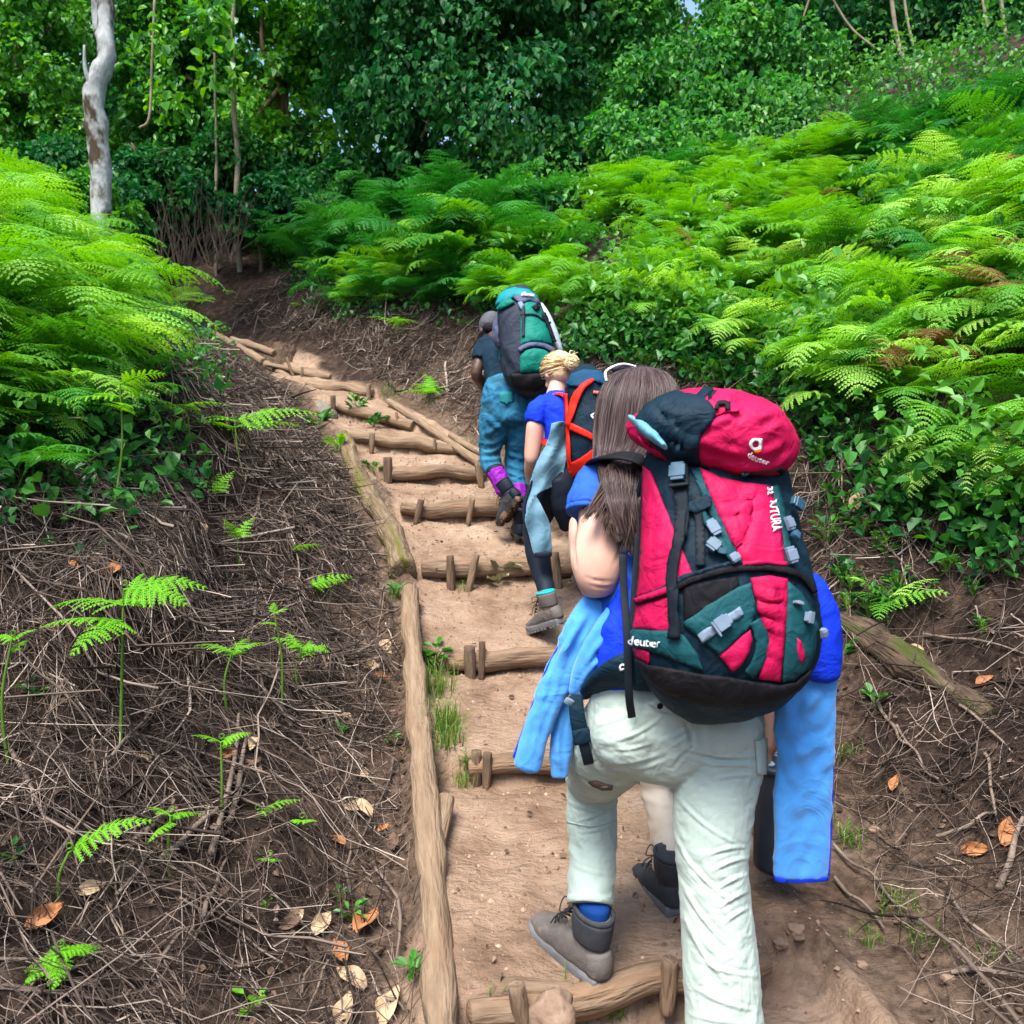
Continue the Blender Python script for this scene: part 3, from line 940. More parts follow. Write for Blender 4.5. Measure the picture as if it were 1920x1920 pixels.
def strands(curves, r0, r1, seed=0, sides=4):
    """many thin tubes as one mesh with a per-strand colour value"""
    V, Lp, A, o = [], [], [], 0
    rg = np.random.default_rng(seed)
    for c in curves:
        c = np.asarray(c); m = len(c)
        T = np.gradient(c, axis=0); T /= np.linalg.norm(T, axis=1)[:, None] + 1e-9
        h = np.array((.3, -.9, .2)); a1 = np.cross(T, h); a1 /= np.linalg.norm(a1, axis=1)[:, None] + 1e-9; a2 = np.cross(T, a1)
        R = np.interp(np.linspace(0, 1, m), (0, .1, .75, 1), (r0, r0, r0 * .9, r1))
        th = np.arange(sides) / sides * 2 * math.pi
        ring = c[:, None] + R[:, None, None] * (np.cos(th)[None, :, None] * a1[:, None] + np.sin(th)[None, :, None] * a2[:, None])
        V.append(ring.reshape(-1, 3)); A.append(np.full(m * sides, rg.random()))
        i = np.arange(m - 1)[:, None] * sides; j = np.arange(sides)[None]; k = (j + 1) % sides
        Lp.append(np.stack([i + j, i + k, i + sides + k, i + sides + j], -1).reshape(-1, 4) + o); o += m * sides
    Lp = np.concatenate(Lp)
    return np.concatenate(V), Lp, np.concatenate(A)


def strands_mesh(name, curves, r0, r1, seed=0, sides=4):
    V, Lp, A = strands(curves, r0, r1, seed, sides)
    return fast_mesh(name, V, Lp.ravel(), np.full(len(Lp), 4), True, A)


def shell_strands(keys, n, th0, th1, off, seed, hint=(0, 1, 0), t0=0.0, t1=1.0, wob=.05, steps=22, frizz=.0):
    """strands running down a loft surface between the angles th0..th1"""
    rg = np.random.default_rng(seed)
    K_ = catmull(keys, 12); C, A, B = K_[:, :3], K_[:, 3], K_[:, 4]
    T = np.tile((0.0, 0, -1.0), (len(C), 1))
    h = np.array(hint, float); A2 = h - (T @ h)[:, None] * T; A2 /= np.linalg.norm(A2, axis=1)[:, None]; A1 = np.cross(A2, T)
    out = []
    for _ in range(n):
        th = th0 + (th1 - th0) * rg.random(); ph = rg.random() * 6.28; e = min(1.0, t1 * (.82 + .25 * rg.random()))
        s = t0 + rg.random() * .06
        tt = np.linspace(s, e, steps) * (len(C) - 1)
        tht = th + wob * np.sin(np.linspace(0, 4, steps) + ph)
        f = lambda M: np.stack([np.interp(tt, np.arange(len(C)), M[:, k]) for k in range(3)], 1)
        a = np.interp(tt, np.arange(len(C)), A); b = np.interp(tt, np.arange(len(C)), B)
        o = off * (.2 + 1.2 * rg.random())
        p = f(C) + ((a + o) * np.cos(tht))[:, None] * f(A1) + ((b + o) * np.sin(tht))[:, None] * f(A2)
        if frizz:
            p = p + np.cumsum(rg.normal(size=p.shape), 0) * frizz
        out.append(p)
    return out


# ---------------------------------------------------------------- boots
def boot_set(parent, heel, fwd, up, s, m_up, m_sole, m_dark, lace=True, name='boot', label=None, shaft=.175, accent=None, sock=None, collar_m=None):
    f = unit(fwd); u = unit(np.asarray(up, float) - (np.asarray(up) @ f) * f); r = np.cross(f, u)
    R = np.stack([r, f, u], 1); T = lambda V: np.array(heel) + s * (np.asarray(V) @ R.T)
    U = [loft([(0, .012, .056, .030, .042), (0, .05, .062, .037, .050), (0, .11, .056, .041, .046), (.002, .17, .044, .046, .036), (.003, .22, .036, .046, .030), (.002, .262, .030, .034, .022)], n=20, sub=4, hint=(0, 0, 1), cap=.6, sq=2.3),
         loft([(0, .062, .05, .036, .054), (0, .054, .10, .036, .050), (0, .048, .14, .040, .054), (0, .046, shaft, .041, .055)], n=20, sub=4, hint=(0, 1, 0), cap=.12),
         loft([(0, .118, .085, .026, .022), (0, .098, .13, .026, .016), (0, .088, shaft + .012, .025, .012)], n=12, sub=3, hint=(0, 1, 0), cap=.3)]
    me = fuse(U, .0045, 3)
    c = co(me); setco(me, T(c)); crumple(me, .0016, .05, seed=5)
    b = link(name, me, m_up, parent)
    if label: b['label'] = label
    # sole
    out = [(-.004, .026), (.0, .034), (.04, .038), (.10, .037), (.15, .043), (.20, .050), (.235, .049), (.262, .040), (.280, .020)]
    yy = np.array([q[0] for q in out]); ww = np.array([q[1] for q in out])
    ring = list(zip(ww, yy)) + list(zip(-ww[::-1], yy[::-1]))
    lv = [(0.0, .90, .0), (.004, .97, 0), (.018, 1.0, 0), (.026, .985, 0), (.032, .93, 0)]
    V, Fc = [], []; n = len(ring)
    for z, k, _ in lv:
        for x, y in ring:
            toe = .012 * max(0, (y - .2) / .08) ** 2
            V.append((x * k, .13 + (y - .13) * (k * .5 + .5), z + toe * (1 if z < .02 else .7)))
    for i in range(len(lv) - 1):
        for j in range(n):
            k = (j + 1) % n; Fc.append((i * n + j, i * n + k, (i + 1) * n + k, (i + 1) * n + j))
    Fc.append(tuple(range(n))[::-1]); Fc.append(tuple((len(lv) - 1) * n + j for j in range(n)))
    # lugs
    parts = [(np.array(V), Fc)]
    for y in (.01, .035, .06, .11, .135, .16, .185, .21, .235):
        w_ = np.interp(y, yy, ww)
        for sx in (-1, 1):
            parts.append(box((sx * w_ * .62, y, -.002), (1, 0, 0), (0, 1, 0), (0, 0, 1), w_ * .34, .009, .006))
    V, Fc = join(parts)
    link('sole', new_mesh('sole', T(V), Fc, False), m_sole, b)
    # collar and laces
    th = np.linspace(0, 2 * math.pi, 19)[:-1]
    ring = [(.041 * math.cos(t), .046 + .055 * math.sin(t), shaft + .004 + .006 * math.sin(t)) for t in th]
    V, Fc = loft([(*p_, .0055, .008) for p_ in ring + ring[:1]], n=8, sub=2, hint=(0, 0, 1), cap=0)
    link('collar', new_mesh('collar', T(V), Fc), collar_m or m_dark, b)
    V, Fc = loft([(0, .052, .105, .0390, .0550), (0, .049, .135, .0435, .0590), (0, .046, shaft - .004, .0450, .0600)], n=22, sub=4, hint=(0, 1, 0), cap=.08)
    link('ankle_panel', new_mesh('ankle_panel', T(V), Fc), m_dark, b)
    parts = []
    for i in range(6):
        t = i / 5; y = .168 - .075 * t; z = .082 + .085 * t + (.004 if i == 0 else 0)
        w_ = .020
        for sg in (-1, 1):
            parts.append(rod([(-w_ * sg, y + .004, z - .004), (0, y + .016, z + .008), (w_ * sg, y - .008, z + .012)], .0022, 6, 3))
    parts.append(rod([(0, .108, .158), (.018, .13, .172), (.035, .125, .15), (.02, .112, .15)], .0018, 6, 4))
    parts.append(rod([(0, .108, .158), (-.02, .135, .175), (-.042, .125, .148), (-.02, .112, .15)], .0018, 6, 4))
    parts.append(rod([(0, .11, .155), (-.03, .15, .12), (-.038, .165, .092)], .0018, 6, 4))
    V, Fc = join(parts)
    link('lace', new_mesh('lace', T(V), Fc), M_LACE, b)
    if sock:
        V, Fc = loft([(0, .05, .08, .030, .040), (0, .048, .14, .033, .046), (0, .046, shaft + .004, .034, .045), (0, .046, shaft + .018, .034, .044)], n=18, sub=3, hint=(0, 1, 0))
        link('sock', new_mesh('sock', T(V), Fc), sock, b)
    # side seams and heel counter
    hc = loft([(0, .0, .034, .0335, .032), (0, -.001, .06, .0355, .034), (0, .006, .085, .033, .034)], n=16, sub=3, hint=(0, 1, 0), cap=.1)
    V = hc[0] + np.array((0, .018, 0))
    link('heel_counter', new_mesh('heel_counter', T(V), hc[1]), m_dark if accent is None else accent, b)
    return b


def text_patch(txt, origin, ang, size, bvh, dref, off, material, parent, name='lettering', bold=.02, squeeze=1.0):
    """letters laid on a surface: origin px (left end of the baseline), angle in degrees clockwise, size px"""
    cu = bpy.data.curves.new('txt', 'FONT'); cu.body = txt; cu.size = 1; cu.offset = bold; cu.resolution_u = 3
    o = bpy.data.objects.new('txt', cu); COL.objects.link(o)
    me = bpy.data.meshes.new_from_object(o.evaluated_get(bpy.context.evaluated_depsgraph_get()))
    bpy.data.objects.remove(o)
    import bmesh
    bm = bmesh.new(); bm.from_mesh(me)
    bmesh.ops.triangulate(bm, faces=bm.faces)
    bmesh.ops.subdivide_edges(bm, edges=[e for e in bm.edges if e.calc_length() > .3], cuts=2)
    bmesh.ops.solidify(bm, geom=bm.faces, thickness=.001)
    bm.to_mesh(me); bm.free()
    c = co(me); a = math.radians(ang)
    X = origin[0] + (c[:, 0] * math.cos(a) * squeeze + c[:, 1] * math.sin(a)) * size
    Y_ = origin[1] + (c[:, 0] * math.sin(a) * squeeze - c[:, 1] * math.cos(a)) * size
    out = []
    for x, y, z in zip(X, Y_, c[:, 2]):
        q, n = drape(bvh, x, y, dref)
        out.append(q + n * (off + (.0012 if abs(z) < 5e-4 else 0)))
    setco(me, np.array(out))
    return link(name, me, material, parent)


def add(parent, name, vf, m, smooth=True, crump=None, label=None):
    me = vf if isinstance(vf, bpy.types.Mesh) else new_mesh(name, *vf, smooth)
    if crump: crumple(me, *crump)
    o = link(name, me, m, parent)
    if label: o['label'] = label
    return o
# ---------------------------------------------------------------- nearest walker
J = dict(head=P(1190, 772, 2.335), face=(-.12, .9, -.42), hup=(-.05, .42, .9), neck=P(1200, 872, 2.27), chest=P(1222, 985, 2.215), pelvis=P(1262, 1330, 2.10),
         shL=P(1140, 900, 2.225), elL=P(1121, 1082, 2.10), wrL=P(1086, 985, 2.33), hdL=(.25, .5, .6), pnL=(.9, .1, -.1),
         shR=P(1300, 905, 2.25), elR=P(1365, 1075, 2.2), wrR=P(1330, 985, 2.40), hdR=(-.3, .5, .5), pnR=(-.9, .1, -.1),
         hipL=P(1190, 1375, 2.12), knL=P(1112, 1462, 2.435), anL=P(1118, 1712, 2.325), toeL=P(1040, 1758, 2.45),
         hipR=P(1342, 1370, 2.09), knR=P(1340, 1740, 1.95), anR=P(1372, 2190, 1.76), toeR=P(1345, 2230, 1.90), curl=.8)
W1, at1, R1 = person(J, M_SKIN, 'long-haired walker in pale mint trousers and blue shirt, nearest on the stairs', 1.0)

# the visible arm is modelled on the picture outline and belongs to the body mesh
arm = fuse([loft([K(1134, 905, 2.20, 38, .048), K(1124, 955, 2.165, 39, .050), K(1124, 1000, 2.125, 42, .050), K(1121, 1045, 2.10, 48, .050), K(1121, 1080, 2.09, 45, .046), K(1124, 1106, 2.095, 33, .036)], n=22, sub=6),
            loft([K(1120, 1095, 2.10, 36, .04), K(1103, 1062, 2.18, 32, .038), K(1090, 1020, 2.26, 25, .033), K(1082, 978, 2.34, 16, .026)], n=18, sub=6)], .006, 8)
_m = join([(co(W1.data), [tuple(p.vertices) for p in W1.data.polygons]), (co(arm), [tuple(p.vertices) for p in arm.polygons])])
W1.data = fuse([_m], .0055, 2); W1.data.materials.append(M_SKIN)
folds(W1.data, [(1086, 965, 1080, 1062, 3, -.007), (1098, 1082, 1150, 1090, 3, -.003), (1108, 1098, 1146, 1101, 2.5, -.0025), (1150, 1060, 1164, 1020, 4, -.002)])

# trousers
tr = fuse([
    loft([K(1262, 1265, 2.105, 146, .115), K(1264, 1320, 2.09, 164, .128), K(1266, 1380, 2.08, 166, .128), K(1262, 1415, 2.10, 140, .10)], n=30, sub=6),
    ellipsoid(P(1180, 1372, 2.055), (.098, .105, .098)), ellipsoid(P(1346, 1362, 2.045), (.100, .108, .098)),
    loft([K(1182, 1350, 2.10, 80, .12), K(1150, 1398, 2.17, 84, .105), K(1127, 1432, 2.29, 68, .095), K(1112, 1462, 2.43, 52, .075), K(1111, 1490, 2.45, 46, .06)], n=26, sub=7, hint=(.2, .3, 1)),
    loft([K(1112, 1440, 2.435, 50, .072), K(1109, 1500, 2.43, 49, .078), K(1111, 1580, 2.395, 46, .076), K(1109, 1650, 2.335, 45, .074), K(1107, 1695, 2.29, 44, .078)], n=26, sub=7, cap=.05),
    loft([K(1344, 1345, 2.08, 86, .125), K(1345, 1430, 2.055, 86, .118), K(1339, 1500, 2.02, 77, .105), K(1334, 1590, 1.98, 70, .094), K(1340, 1680, 1.945, 66, .088), K(1348, 1770, 1.915, 70, .09), K(1357, 1900, 1.87, 74, .092), K(1368, 2060, 1.81, 77, .092), K(1374, 2170, 1.77, 78, .092)], n=28, sub=7, cap=.05),
], .0043, 6)
crumple(tr, .0026, .085, (1.0, 1, 1.6), 3, 2); crumple(tr, .0008, .026, (1.0, 1, 1.8), 4, 2)
folds(tr, [(1398, 1588, 1330, 1602, 3.6, .006), (1402, 1608, 1338, 1632, 3.6, .006), (1400, 1640, 1345, 1668, 3.6, .006), (1402, 1672, 1352, 1700, 3.6, .0055), (1404, 1702, 1360, 1730, 3.6, .005),
           (1264, 1490, 1392, 1588, 3.6, .0045), (1262, 1560, 1330, 1660, 3.6, .004), (1270, 1640, 1395, 1800, 4.3, .005), (1276, 1700, 1370, 1850, 4.3, .004), (1300, 1620, 1372, 1690, 3.6, .004),
           (1418, 1440, 1330, 1436, 2.9, .004), (1424, 1456, 1340, 1462, 3.6, .004), (1290, 1412, 1424, 1424, 4.3, -.008), (1296, 1404, 1262, 1440, 3.6, -.006), (1296, 1400, 1285, 1350, 5.0, -.006),
           (1240, 1388, 1330, 1336, 3.6, .004), (1255, 1402, 1300, 1366, 2.9, .004), (1150, 1390, 1240, 1345, 3.6, .004), (1140, 1405, 1225, 1392, 2.9, .003), (1120, 1360, 1190, 1330, 3.6, .003),
           (1075, 1480, 1150, 1500, 3.6, .005), (1070, 1505, 1152, 1522, 3.6, .004), (1082, 1540, 1150, 1508, 2.9, .004), (1066, 1460, 1158, 1474, 3.6, .005), (1080, 1560, 1145, 1548, 2.9, .003),
           (1072, 1620, 1148, 1640, 3.6, .002), (1120, 1440, 1250, 1418, 4.3, -.005), (1310, 1800, 1420, 1830, 4.3, .004), (1300, 1850, 1420, 1895, 4.3, .004), (1290, 1900, 1400, 1915, 3.6, .003)])
T1 = add(W1, 'trousers', tr, M_PANTS)
TB = bvh_of(tr)
add(T1, 'pocket_flap', patch([(1216, 1318), (1258, 1300), (1312, 1318), (1313, 1338), (1262, 1338), (1236, 1332)], TB, 2.0, .010, .014), M_PANTS)
add(T1, 'button', ellipsoid(drape(TB, 1237, 1323, 2.0)[0] + np.array((0, -.008, 0)), (.0085, .005, .0085)), M_BLACK)
add(T1, 'cargo_pocket', patch([(1414, 1388), (1434, 1384), (1436, 1452), (1418, 1450)], TB, 2.0, .007, .006), M_PANTS)
add(T1, 'hem', loft([K(1107, 1682, 2.302, 45, .079), K(1106.5, 1697, 2.29, 45, .080)], n=26, sub=2, cap=.02), M_PANTS)
add(T1, 'seam', patch(band([(1296, 1330), (1297, 1370), (1296, 1402)], 3), TB, 2.0, .0025, .004), M_PANTS)
add(T1, 'knee_seam', patch(band([(1064, 1541), (1110, 1549), (1156, 1538)], 3), TB, 2.0, .002, .004), M_PANTS)
add(T1, 'mud_stain', patch([(1104, 1466), (1118, 1463), (1136, 1470), (1150, 1472), (1148, 1479), (1130, 1480), (1112, 1473)], TB, 2.3, .004, .008), mat('mud', [(.09, .06, .045), (.16, .11, .08)], bump=0))

# shirt
sh = fuse([loft([K(1262, 1290, 2.11, 140, .11), K(1248, 1180, 2.135, 132, .112), K(1232, 1060, 2.175, 140, .115), K(1220, 960, 2.22, 142, .105), K(1214, 895, 2.255, 118, .085), K(1202, 866, 2.275, 52, .062)], n=28, sub=6),
           loft([K(1165, 884, 2.245, 44, .06), K(1130, 908, 2.22, 50, .066), K(1111, 940, 2.185, 48, .068), K(1107, 962, 2.165, 45, .067)], n=22, sub=6, cap=.03),
           loft([K(1262, 890, 2.25, 44, .06), K(1302, 915, 2.245, 48, .066), K(1330, 965, 2.23, 46, .065)], n=22, sub=6, cap=.03)], .006, 4)
crumple(sh, .003, .07, (1, 1, 1.2), 9, 2)
S1 = add(W1, 'shirt', sh, M_BLUETEE)
SBV = bvh_of(sh)
add(S1, 'sleeve_hem', loft([K(1107.5, 954, 2.169, 47, .070), K(1107, 962, 2.165, 46.5, .070)], n=24, sub=2, cap=.02), M_BLUETEE)

# boots, socks
hl = P(1130, 1854, 2.235)
tdir = P(1022, 1758, 2.455) - hl
B1 = boot_set(W1, hl, tdir + np.array((0, 0, .005)), (0.02, -.06, 1), 1.13, M_BOOT, M_SOLE, M_BOOTDK, accent=M_BOOT, sock=M_SOCK)
gR = P(1380, 2300, 1.72); gR[2] = gz(gR[0], gR[1]) + .012
boot_set(W1, gR, (-.15, 1, .02), (0, 0, 1), 1.0, M_BOOT, M_SOLE, M_BOOTDK)

# hair
hk = [K(1202, 690, 2.37, 14, .03), K(1200, 702, 2.365, 46, .075), K(1198, 730, 2.35, 66, .104), K(1193, 770, 2.335, 71, .112), K(1188, 810, 2.32, 70, .104), K(1174, 846, 2.285, 56, .08), K(1166, 868, 2.22, 46, .06)]
tk = [K(1168, 862, 2.18, 46, .04), K(1172, 885, 2.125, 42, .036), K(1173, 930, 2.085, 34, .032), K(1180, 975, 2.06, 27, .024), K(1186, 1010, 2.05, 15, .014), K(1189, 1030, 2.05, 5, .006)]
shr = lambda ks: [(k[0], k[1], k[2], k[3] * .90, k[4] * .90) for k in ks]
hb_ = fuse([loft(shr(hk), n=28, sub=6, level=True), loft(shr(tk), n=18, sub=6, level=True), loft(shr([hk[-2], hk[-1], tk[2]]), n=18, sub=6, level=True)], .006, 4)
cur = shell_strands(hk + tk[2:], 1100, math.pi * .95, 2.05 * math.pi, .005, 1, wob=.05, frizz=.0005, steps=26)
cur += shell_strands(hk, 260, 0, math.pi, .003, 2, wob=.03)
cur += shell_strands(tk, 480, 0, 2 * math.pi, .005, 3, wob=.18, frizz=.0008)
rg = np.random.default_rng(12)
loose = []
for k in range(30):          # loose locks blown over the sleeve, the arm and the pack's edge
    a0 = np.array((1138 + 64 * (k + rg.random()) / 30, 868 + 10 * rg.random()))
    kd = k / 30 + .12 * rg.normal()
    if kd < .30: mid, end = (1126 + 20 * rg.random(), 905 + 22 * rg.random()), (1092 + 30 * rg.random(), 952 + 22 * rg.random())
    elif kd < .55: mid, end = (1142 + 14 * rg.random(), 925 + 20 * rg.random()), (1130 + 34 * rg.random(), 975 + 40 * rg.random())
    else: mid, end = (1165 + 30 * rg.random(), 945 + 20 * rg.random()), (1164 + 38 * rg.random(), 1005 + 34 * rg.random())
    for _ in range(16):
        jt = rg.normal(size=(3, 2)) * np.array((1.5, 2.4, 4.0))[:, None]
        pts = []
        for q2 in (a0 + jt[0], np.array(mid) + jt[1], np.array(end) + jt[2]):
            q, n = drape(SBV, q2[0], q2[1], 2.12); d_ = min(q[1], 2.12 if q2[0] > 1120 else 2.14) if q2[1] < 962 else 2.05
            pts.append(P(q2[0], q2[1], d_ - .016 - .010 * rg.random()))
        loose.append(catmull(pts, 9))
M_BROWN = hairmat('brown_hair', [(.016, .009, .009), (.042, .025, .024), (.070, .046, .045), (.115, .082, .080)], .40)
hm = hb_
H1 = add(W1, 'hair', hm, mat('brown_hair_base', [(.018, .011, .010), (.04, .025, .022)], scale=14, rough=.5, bump=.5, bscale=60, aniso=(6, 6, .5)))
link('hair_strands', strands_mesh('hair_strands', cur, .00125, .0004, 4), M_BROWN, H1)
link('loose_locks', strands_mesh('loose_locks', loose, .0015, .0004, 5), hairmat('loose_brown_hair', [(.035, .020, .018), (.075, .046, .040), (.125, .082, .072)], .5), H1)

# sunglasses pushed up on the hair
g = empty('sunglasses', P(1150, 690, 2.36), 'white-rimmed sunglasses pushed up on the brown hair of the nearest walker', 'sunglasses')
add(g, 'rim', join([rod([P(1137, 714, 2.325), P(1135, 699, 2.34), P(1141, 692, 2.37)], .0035, 8, 4), rod([P(1141, 692, 2.37), P(1156, 685, 2.40), P(1174, 683, 2.43), P(1200, 690, 2.45), P(1228, 696, 2.45), P(1250, 706, 2.41)], .0034, 8, 4),
                    rod([P(1250, 706, 2.41), P(1256, 716, 2.37), P(1258, 726, 2.34)], .0035, 8, 4)]), M_WHITE)
M_LENS = mat('dark_lens', [(.012, .008, .014), (.02, .014, .022)], rough=.12, bump=0, spec=.6)
for x in (1166, 1222):
    add(g, 'lens', ellipsoid(P(x, 692 if x < 1200 else 702, 2.44), (.030, .008, .017)), M_LENS)

# jacket tied round the waist
jk = empty('tied_jacket', P(1262, 1250, 2.1)); jk.parent = W1; jk.location = (0, 0, 0)
def jpart(name, keys, m, n=20, sq=2.0, cap=.5, cr=(.0042, .075, (1.3, 1, .7), 4, 3), hint=(0, 1, 0), fl=None):
    me = fuse([loft(keys, n=n, sub=6, sq=sq, cap=cap, hint=hint)], .006, 2); crumple(me, *cr)
    if fl: folds(me, fl)
    return add(W1, name, me, m)
jk_body = fuse([loft([K(1260, 1262, 2.09, 158, .120), K(1255, 1230, 2.10, 152, .125), K(1248, 1165, 2.12, 146, .12)], n=28, sub=4),
                loft([K(1182, 1040, 2.12, 20, .03), K(1180, 1090, 2.10, 26, .035), K(1168, 1145, 2.09, 34, .035), K(1150, 1175, 2.09, 30, .03)], n=16, sub=5),
                loft([K(1518, 1085, 2.0, 16, .03), K(1536, 1125, 1.985, 28, .036), K(1541, 1190, 1.975, 36, .04), K(1537, 1262, 1.97, 37, .042)], n=18, sub=6),
                loft([K(1480, 1120, 2.02, 30, .05), K(1440, 1170, 2.05, 40, .07), K(1390, 1210, 2.06, 45, .08)], n=16, sub=4)], .006, 3)
crumple(jk_body, .003, .08, (1, 1, 1), 8, 2)
bpy.data.objects.remove(jk)
JK = add(W1, 'tied_jacket', jk_body, M_ROYAL, label='royal blue jacket tied round the waist with light blue sleeves')
def jsub(name, keys, m, **kw):
    o = jpart(name, keys, m, **kw); o.parent = JK; return o
jsub('sleeve', [K(1120, 1130, 2.13, 30, .026), K(1094, 1186, 2.115, 36, .026), K(1060, 1250, 2.11, 33, .024), K(1016, 1342, 2.10, 26, .022), K(989, 1440, 2.09, 27, .017)], M_FLEECE, sq=2.8, cap=.5, fl=[(1100, 1150, 1040, 1290, 7, .010), (1080, 1180, 1010, 1340, 6, .005), (1060, 1270, 1000, 1400, 5, .003)])
jsub('sleeve', [K(1165, 1150, 2.085, 30, .02), K(1138, 1205, 2.075, 38, .02), K(1105, 1252, 2.08, 31, .02), K(1078, 1300, 2.09, 14, .014)], M_FLEECE, sq=2.6, fl=[(1165, 1200, 1085, 1290, 5, .008), (1150, 1180, 1090, 1270, 6, .005)])
jsub('sleeve', [K(1056, 1312, 2.13, 14, .016), K(1053, 1380, 2.125, 20, .020), K(1049, 1456, 2.118, 18, .016)], M_FLEECE, sq=2.6, fl=[(1054, 1340, 1050, 1440, 5, .006)])
jsub('sleeve', [K(1512, 1256, 1.985, 58, .026), K(1509, 1330, 1.975, 57, .022), K(1507, 1440, 1.968, 55.5, .02), K(1505, 1550, 1.962, 54, .018), K(1502, 1642, 1.957, 52, .014)], M_FLEECE, sq=3.6, cap=.4, n=36,
     fl=[(1475, 1300, 1500, 1420, 14, .010), (1530, 1300, 1500, 1370, 10, .008), (1470, 1330, 1540, 1300, 12, .005), (1480, 1420, 1545, 1380, 12, .005), (1465, 1400, 1500, 1480, 10, .004), (1480, 1520, 1550, 1490, 14, .003)])
0 and add(JK, 'cuff', loft([K(986, 1449, 2.089, 27.2, .0172), K(984.5, 1455, 2.089, 26.5, .0160)], n=18, sub=3), M_ROYAL)
0 and add(JK, 'cuff', loft([K(1049, 1462, 2.118, 18, .0155), K(1048.6, 1467, 2.117, 17, .0145)], n=18, sub=3), M_ROYAL)
add(JK, 'cuff', loft([K(1502, 1642, 1.957, 53, .016), K(1502, 1649, 1.957, 52, .014)], n=28, sub=3, sq=3.2, cap=.3), M_ROYAL)
add(JK, 'piping', rod([P(1561, 1262, 1.985), P(1563, 1350, 1.975), P(1561, 1450, 1.968), P(1557, 1560, 1.962), P(1553, 1640, 1.957)], .0035, 8, 4), M_ROYAL)
add(JK, 'piping', rod([P(1086, 1143, 2.13), P(1060, 1190, 2.12), P(1025, 1255, 2.11), P(990, 1345, 2.10), P(963, 1420, 2.09)], .003, 8, 4), M_ROYAL)

# ---------------------------------------------------------------- the crimson backpack
BP = empty('backpack', P(1350, 1320, 1.95), 'crimson backpack with dark blue panels and a domed lid on the nearest walker', 'backpack')
main = fuse([loft([K(1332, 848, 1.99, 118, .09), K(1337, 895, 1.97, 130, .125), K(1346, 1000, 1.93, 144, .145), K(1355, 1090, 1.90, 158, .16), K(1358, 1175, 1.89, 171, .165), K(1354, 1235, 1.90, 162, .155), K(1352, 1285, 1.935, 112, .11), K(1354, 1312, 1.96, 55, .05)], n=40, sub=7, sq=2.5)], .006, 4)
crumple(main, .004, .10, (1, 1, .7), 2, 2); crumple(main, .0014, .03, (1, 1, .8), 3, 2)
folds(main, [(1238, 900, 1222, 1090, 7, .006), (1250, 960, 1240, 1095, 6, .004), (1352, 960, 1440, 940, 7, .004), (1380, 1040, 1412, 930, 8, -.008), (1370, 1010, 1420, 1055, 6, .003),
             (1415, 1110, 1470, 1120, 6, .006), (1412, 1135, 1470, 1150, 6, .005), (1430, 1160, 1468, 1185, 6, .005), (1430, 1200, 1462, 1230, 6, .004), (1230, 1190, 1205, 1140, 6, .004)])
add(BP, 'main_compartment', main, M_NAVY)
MB = bvh_of(main)
KL = lambda x, y, d, h, b: K(960 + (x - 960) * .955, 960 + (y - 960) * .968, d, h * .965, b)
lid = fuse([loft([KL(1208, 794, 2.0, 12, .05), KL(1230, 797, 1.985, 42, .10), KL(1280, 800, 1.965, 68, .135), KL(1340, 806, 1.95, 84, .155), KL(1400, 818, 1.935, 84, .155), KL(1446, 832, 1.935, 72, .13), KL(1474, 844, 1.945, 38, .08)], n=40, sub=7, hint=(0, 1, 0), sq=2.2)], .006, 4)
crumple(lid, .005, .09, (1, 1, 1), 6, 2); crumple(lid, .0016, .032, (1, 1, 1), 7, 2)
folds(lid, [(1326, 800, 1380, 770, 7, .006), (1320, 830, 1400, 850, 8, .005), (1350, 868, 1440, 880, 8, .006), (1420, 800, 1460, 780, 8, -.008), (1400, 790, 1350, 775, 6, -.006), (1425, 850, 1470, 830, 8, .006), (1440, 890, 1478, 850, 7, .005), (1215, 770, 1300, 830, 7, .006), (1240, 760, 1290, 790, 6, .005), (1225, 800, 1290, 850, 6, .004)])
LD_ = add(BP, 'lid', lid, M_RED)
LB = bvh_of(lid)


def pp(parent, name, poly, m, bv=None, d=1.8, off=.004, thick=.005, puff=0, step=6):
    return add(parent, name, patch(poly, bv or MB, d, off, thick, step, puff), m)


pp(LD_, 'side_panel', [(1196, 786), (1214, 764), (1240, 748), (1268, 738), (1320, 748), (1336, 764), (1343, 780), (1334, 796), (1316, 814), (1311, 840), (1311, 868), (1262, 864), (1240, 842), (1214, 818), (1199, 802)], M_NAVY, LB, off=.009, thick=.012, puff=.004)
pp(LD_, 'lid_edge', band([(1311, 868), (1355, 893), (1405, 904), (1450, 903), (1474, 884)], 6), M_BLACK, LB)
pp(LD_, 'webbing', band([(1312, 746), (1326, 732), (1341, 726)], 15), M_NAVY, LB)
pp(LD_, 'haul_loop', band([(1342, 770), (1346, 760), (1362, 759), (1366, 770)], 7), M_BLACK, LB, off=.008)
pp(LD_, 'seam', band([(1343, 780), (1362, 772), (1385, 771)], 3), M_RED, LB, off=.005)
pp(LD_, 'lid_tab', band([(1352, 893), (1385, 900), (1404, 908)], 9), M_TEAL, LB, off=.007)
# emblem and lettering on the lid
em = [(1416 + 9 * math.cos(t) , 833 + 9 * math.sin(t)) for t in np.linspace(.3, 2 * math.pi - .45, 18)]
pp(LD_, 'emblem', band(em, 5), M_WHITE, LB, off=.005, step=3)
pp(LD_, 'emblem', band([(1424, 843), (1424, 832), (1425, 822)], 4.5), M_WHITE, LB, off=.0052, step=3)
pp(LD_, 'emblem', [(1413, 844), (1419, 842), (1425, 843), (1427, 846), (1420, 849), (1414, 848)], M_ORANGE, LB, off=.0054, step=3)
text_patch('deuter', (1398, 854), 24, 16, LB, 1.8, .005, M_WHITE, LD_, bold=.0)
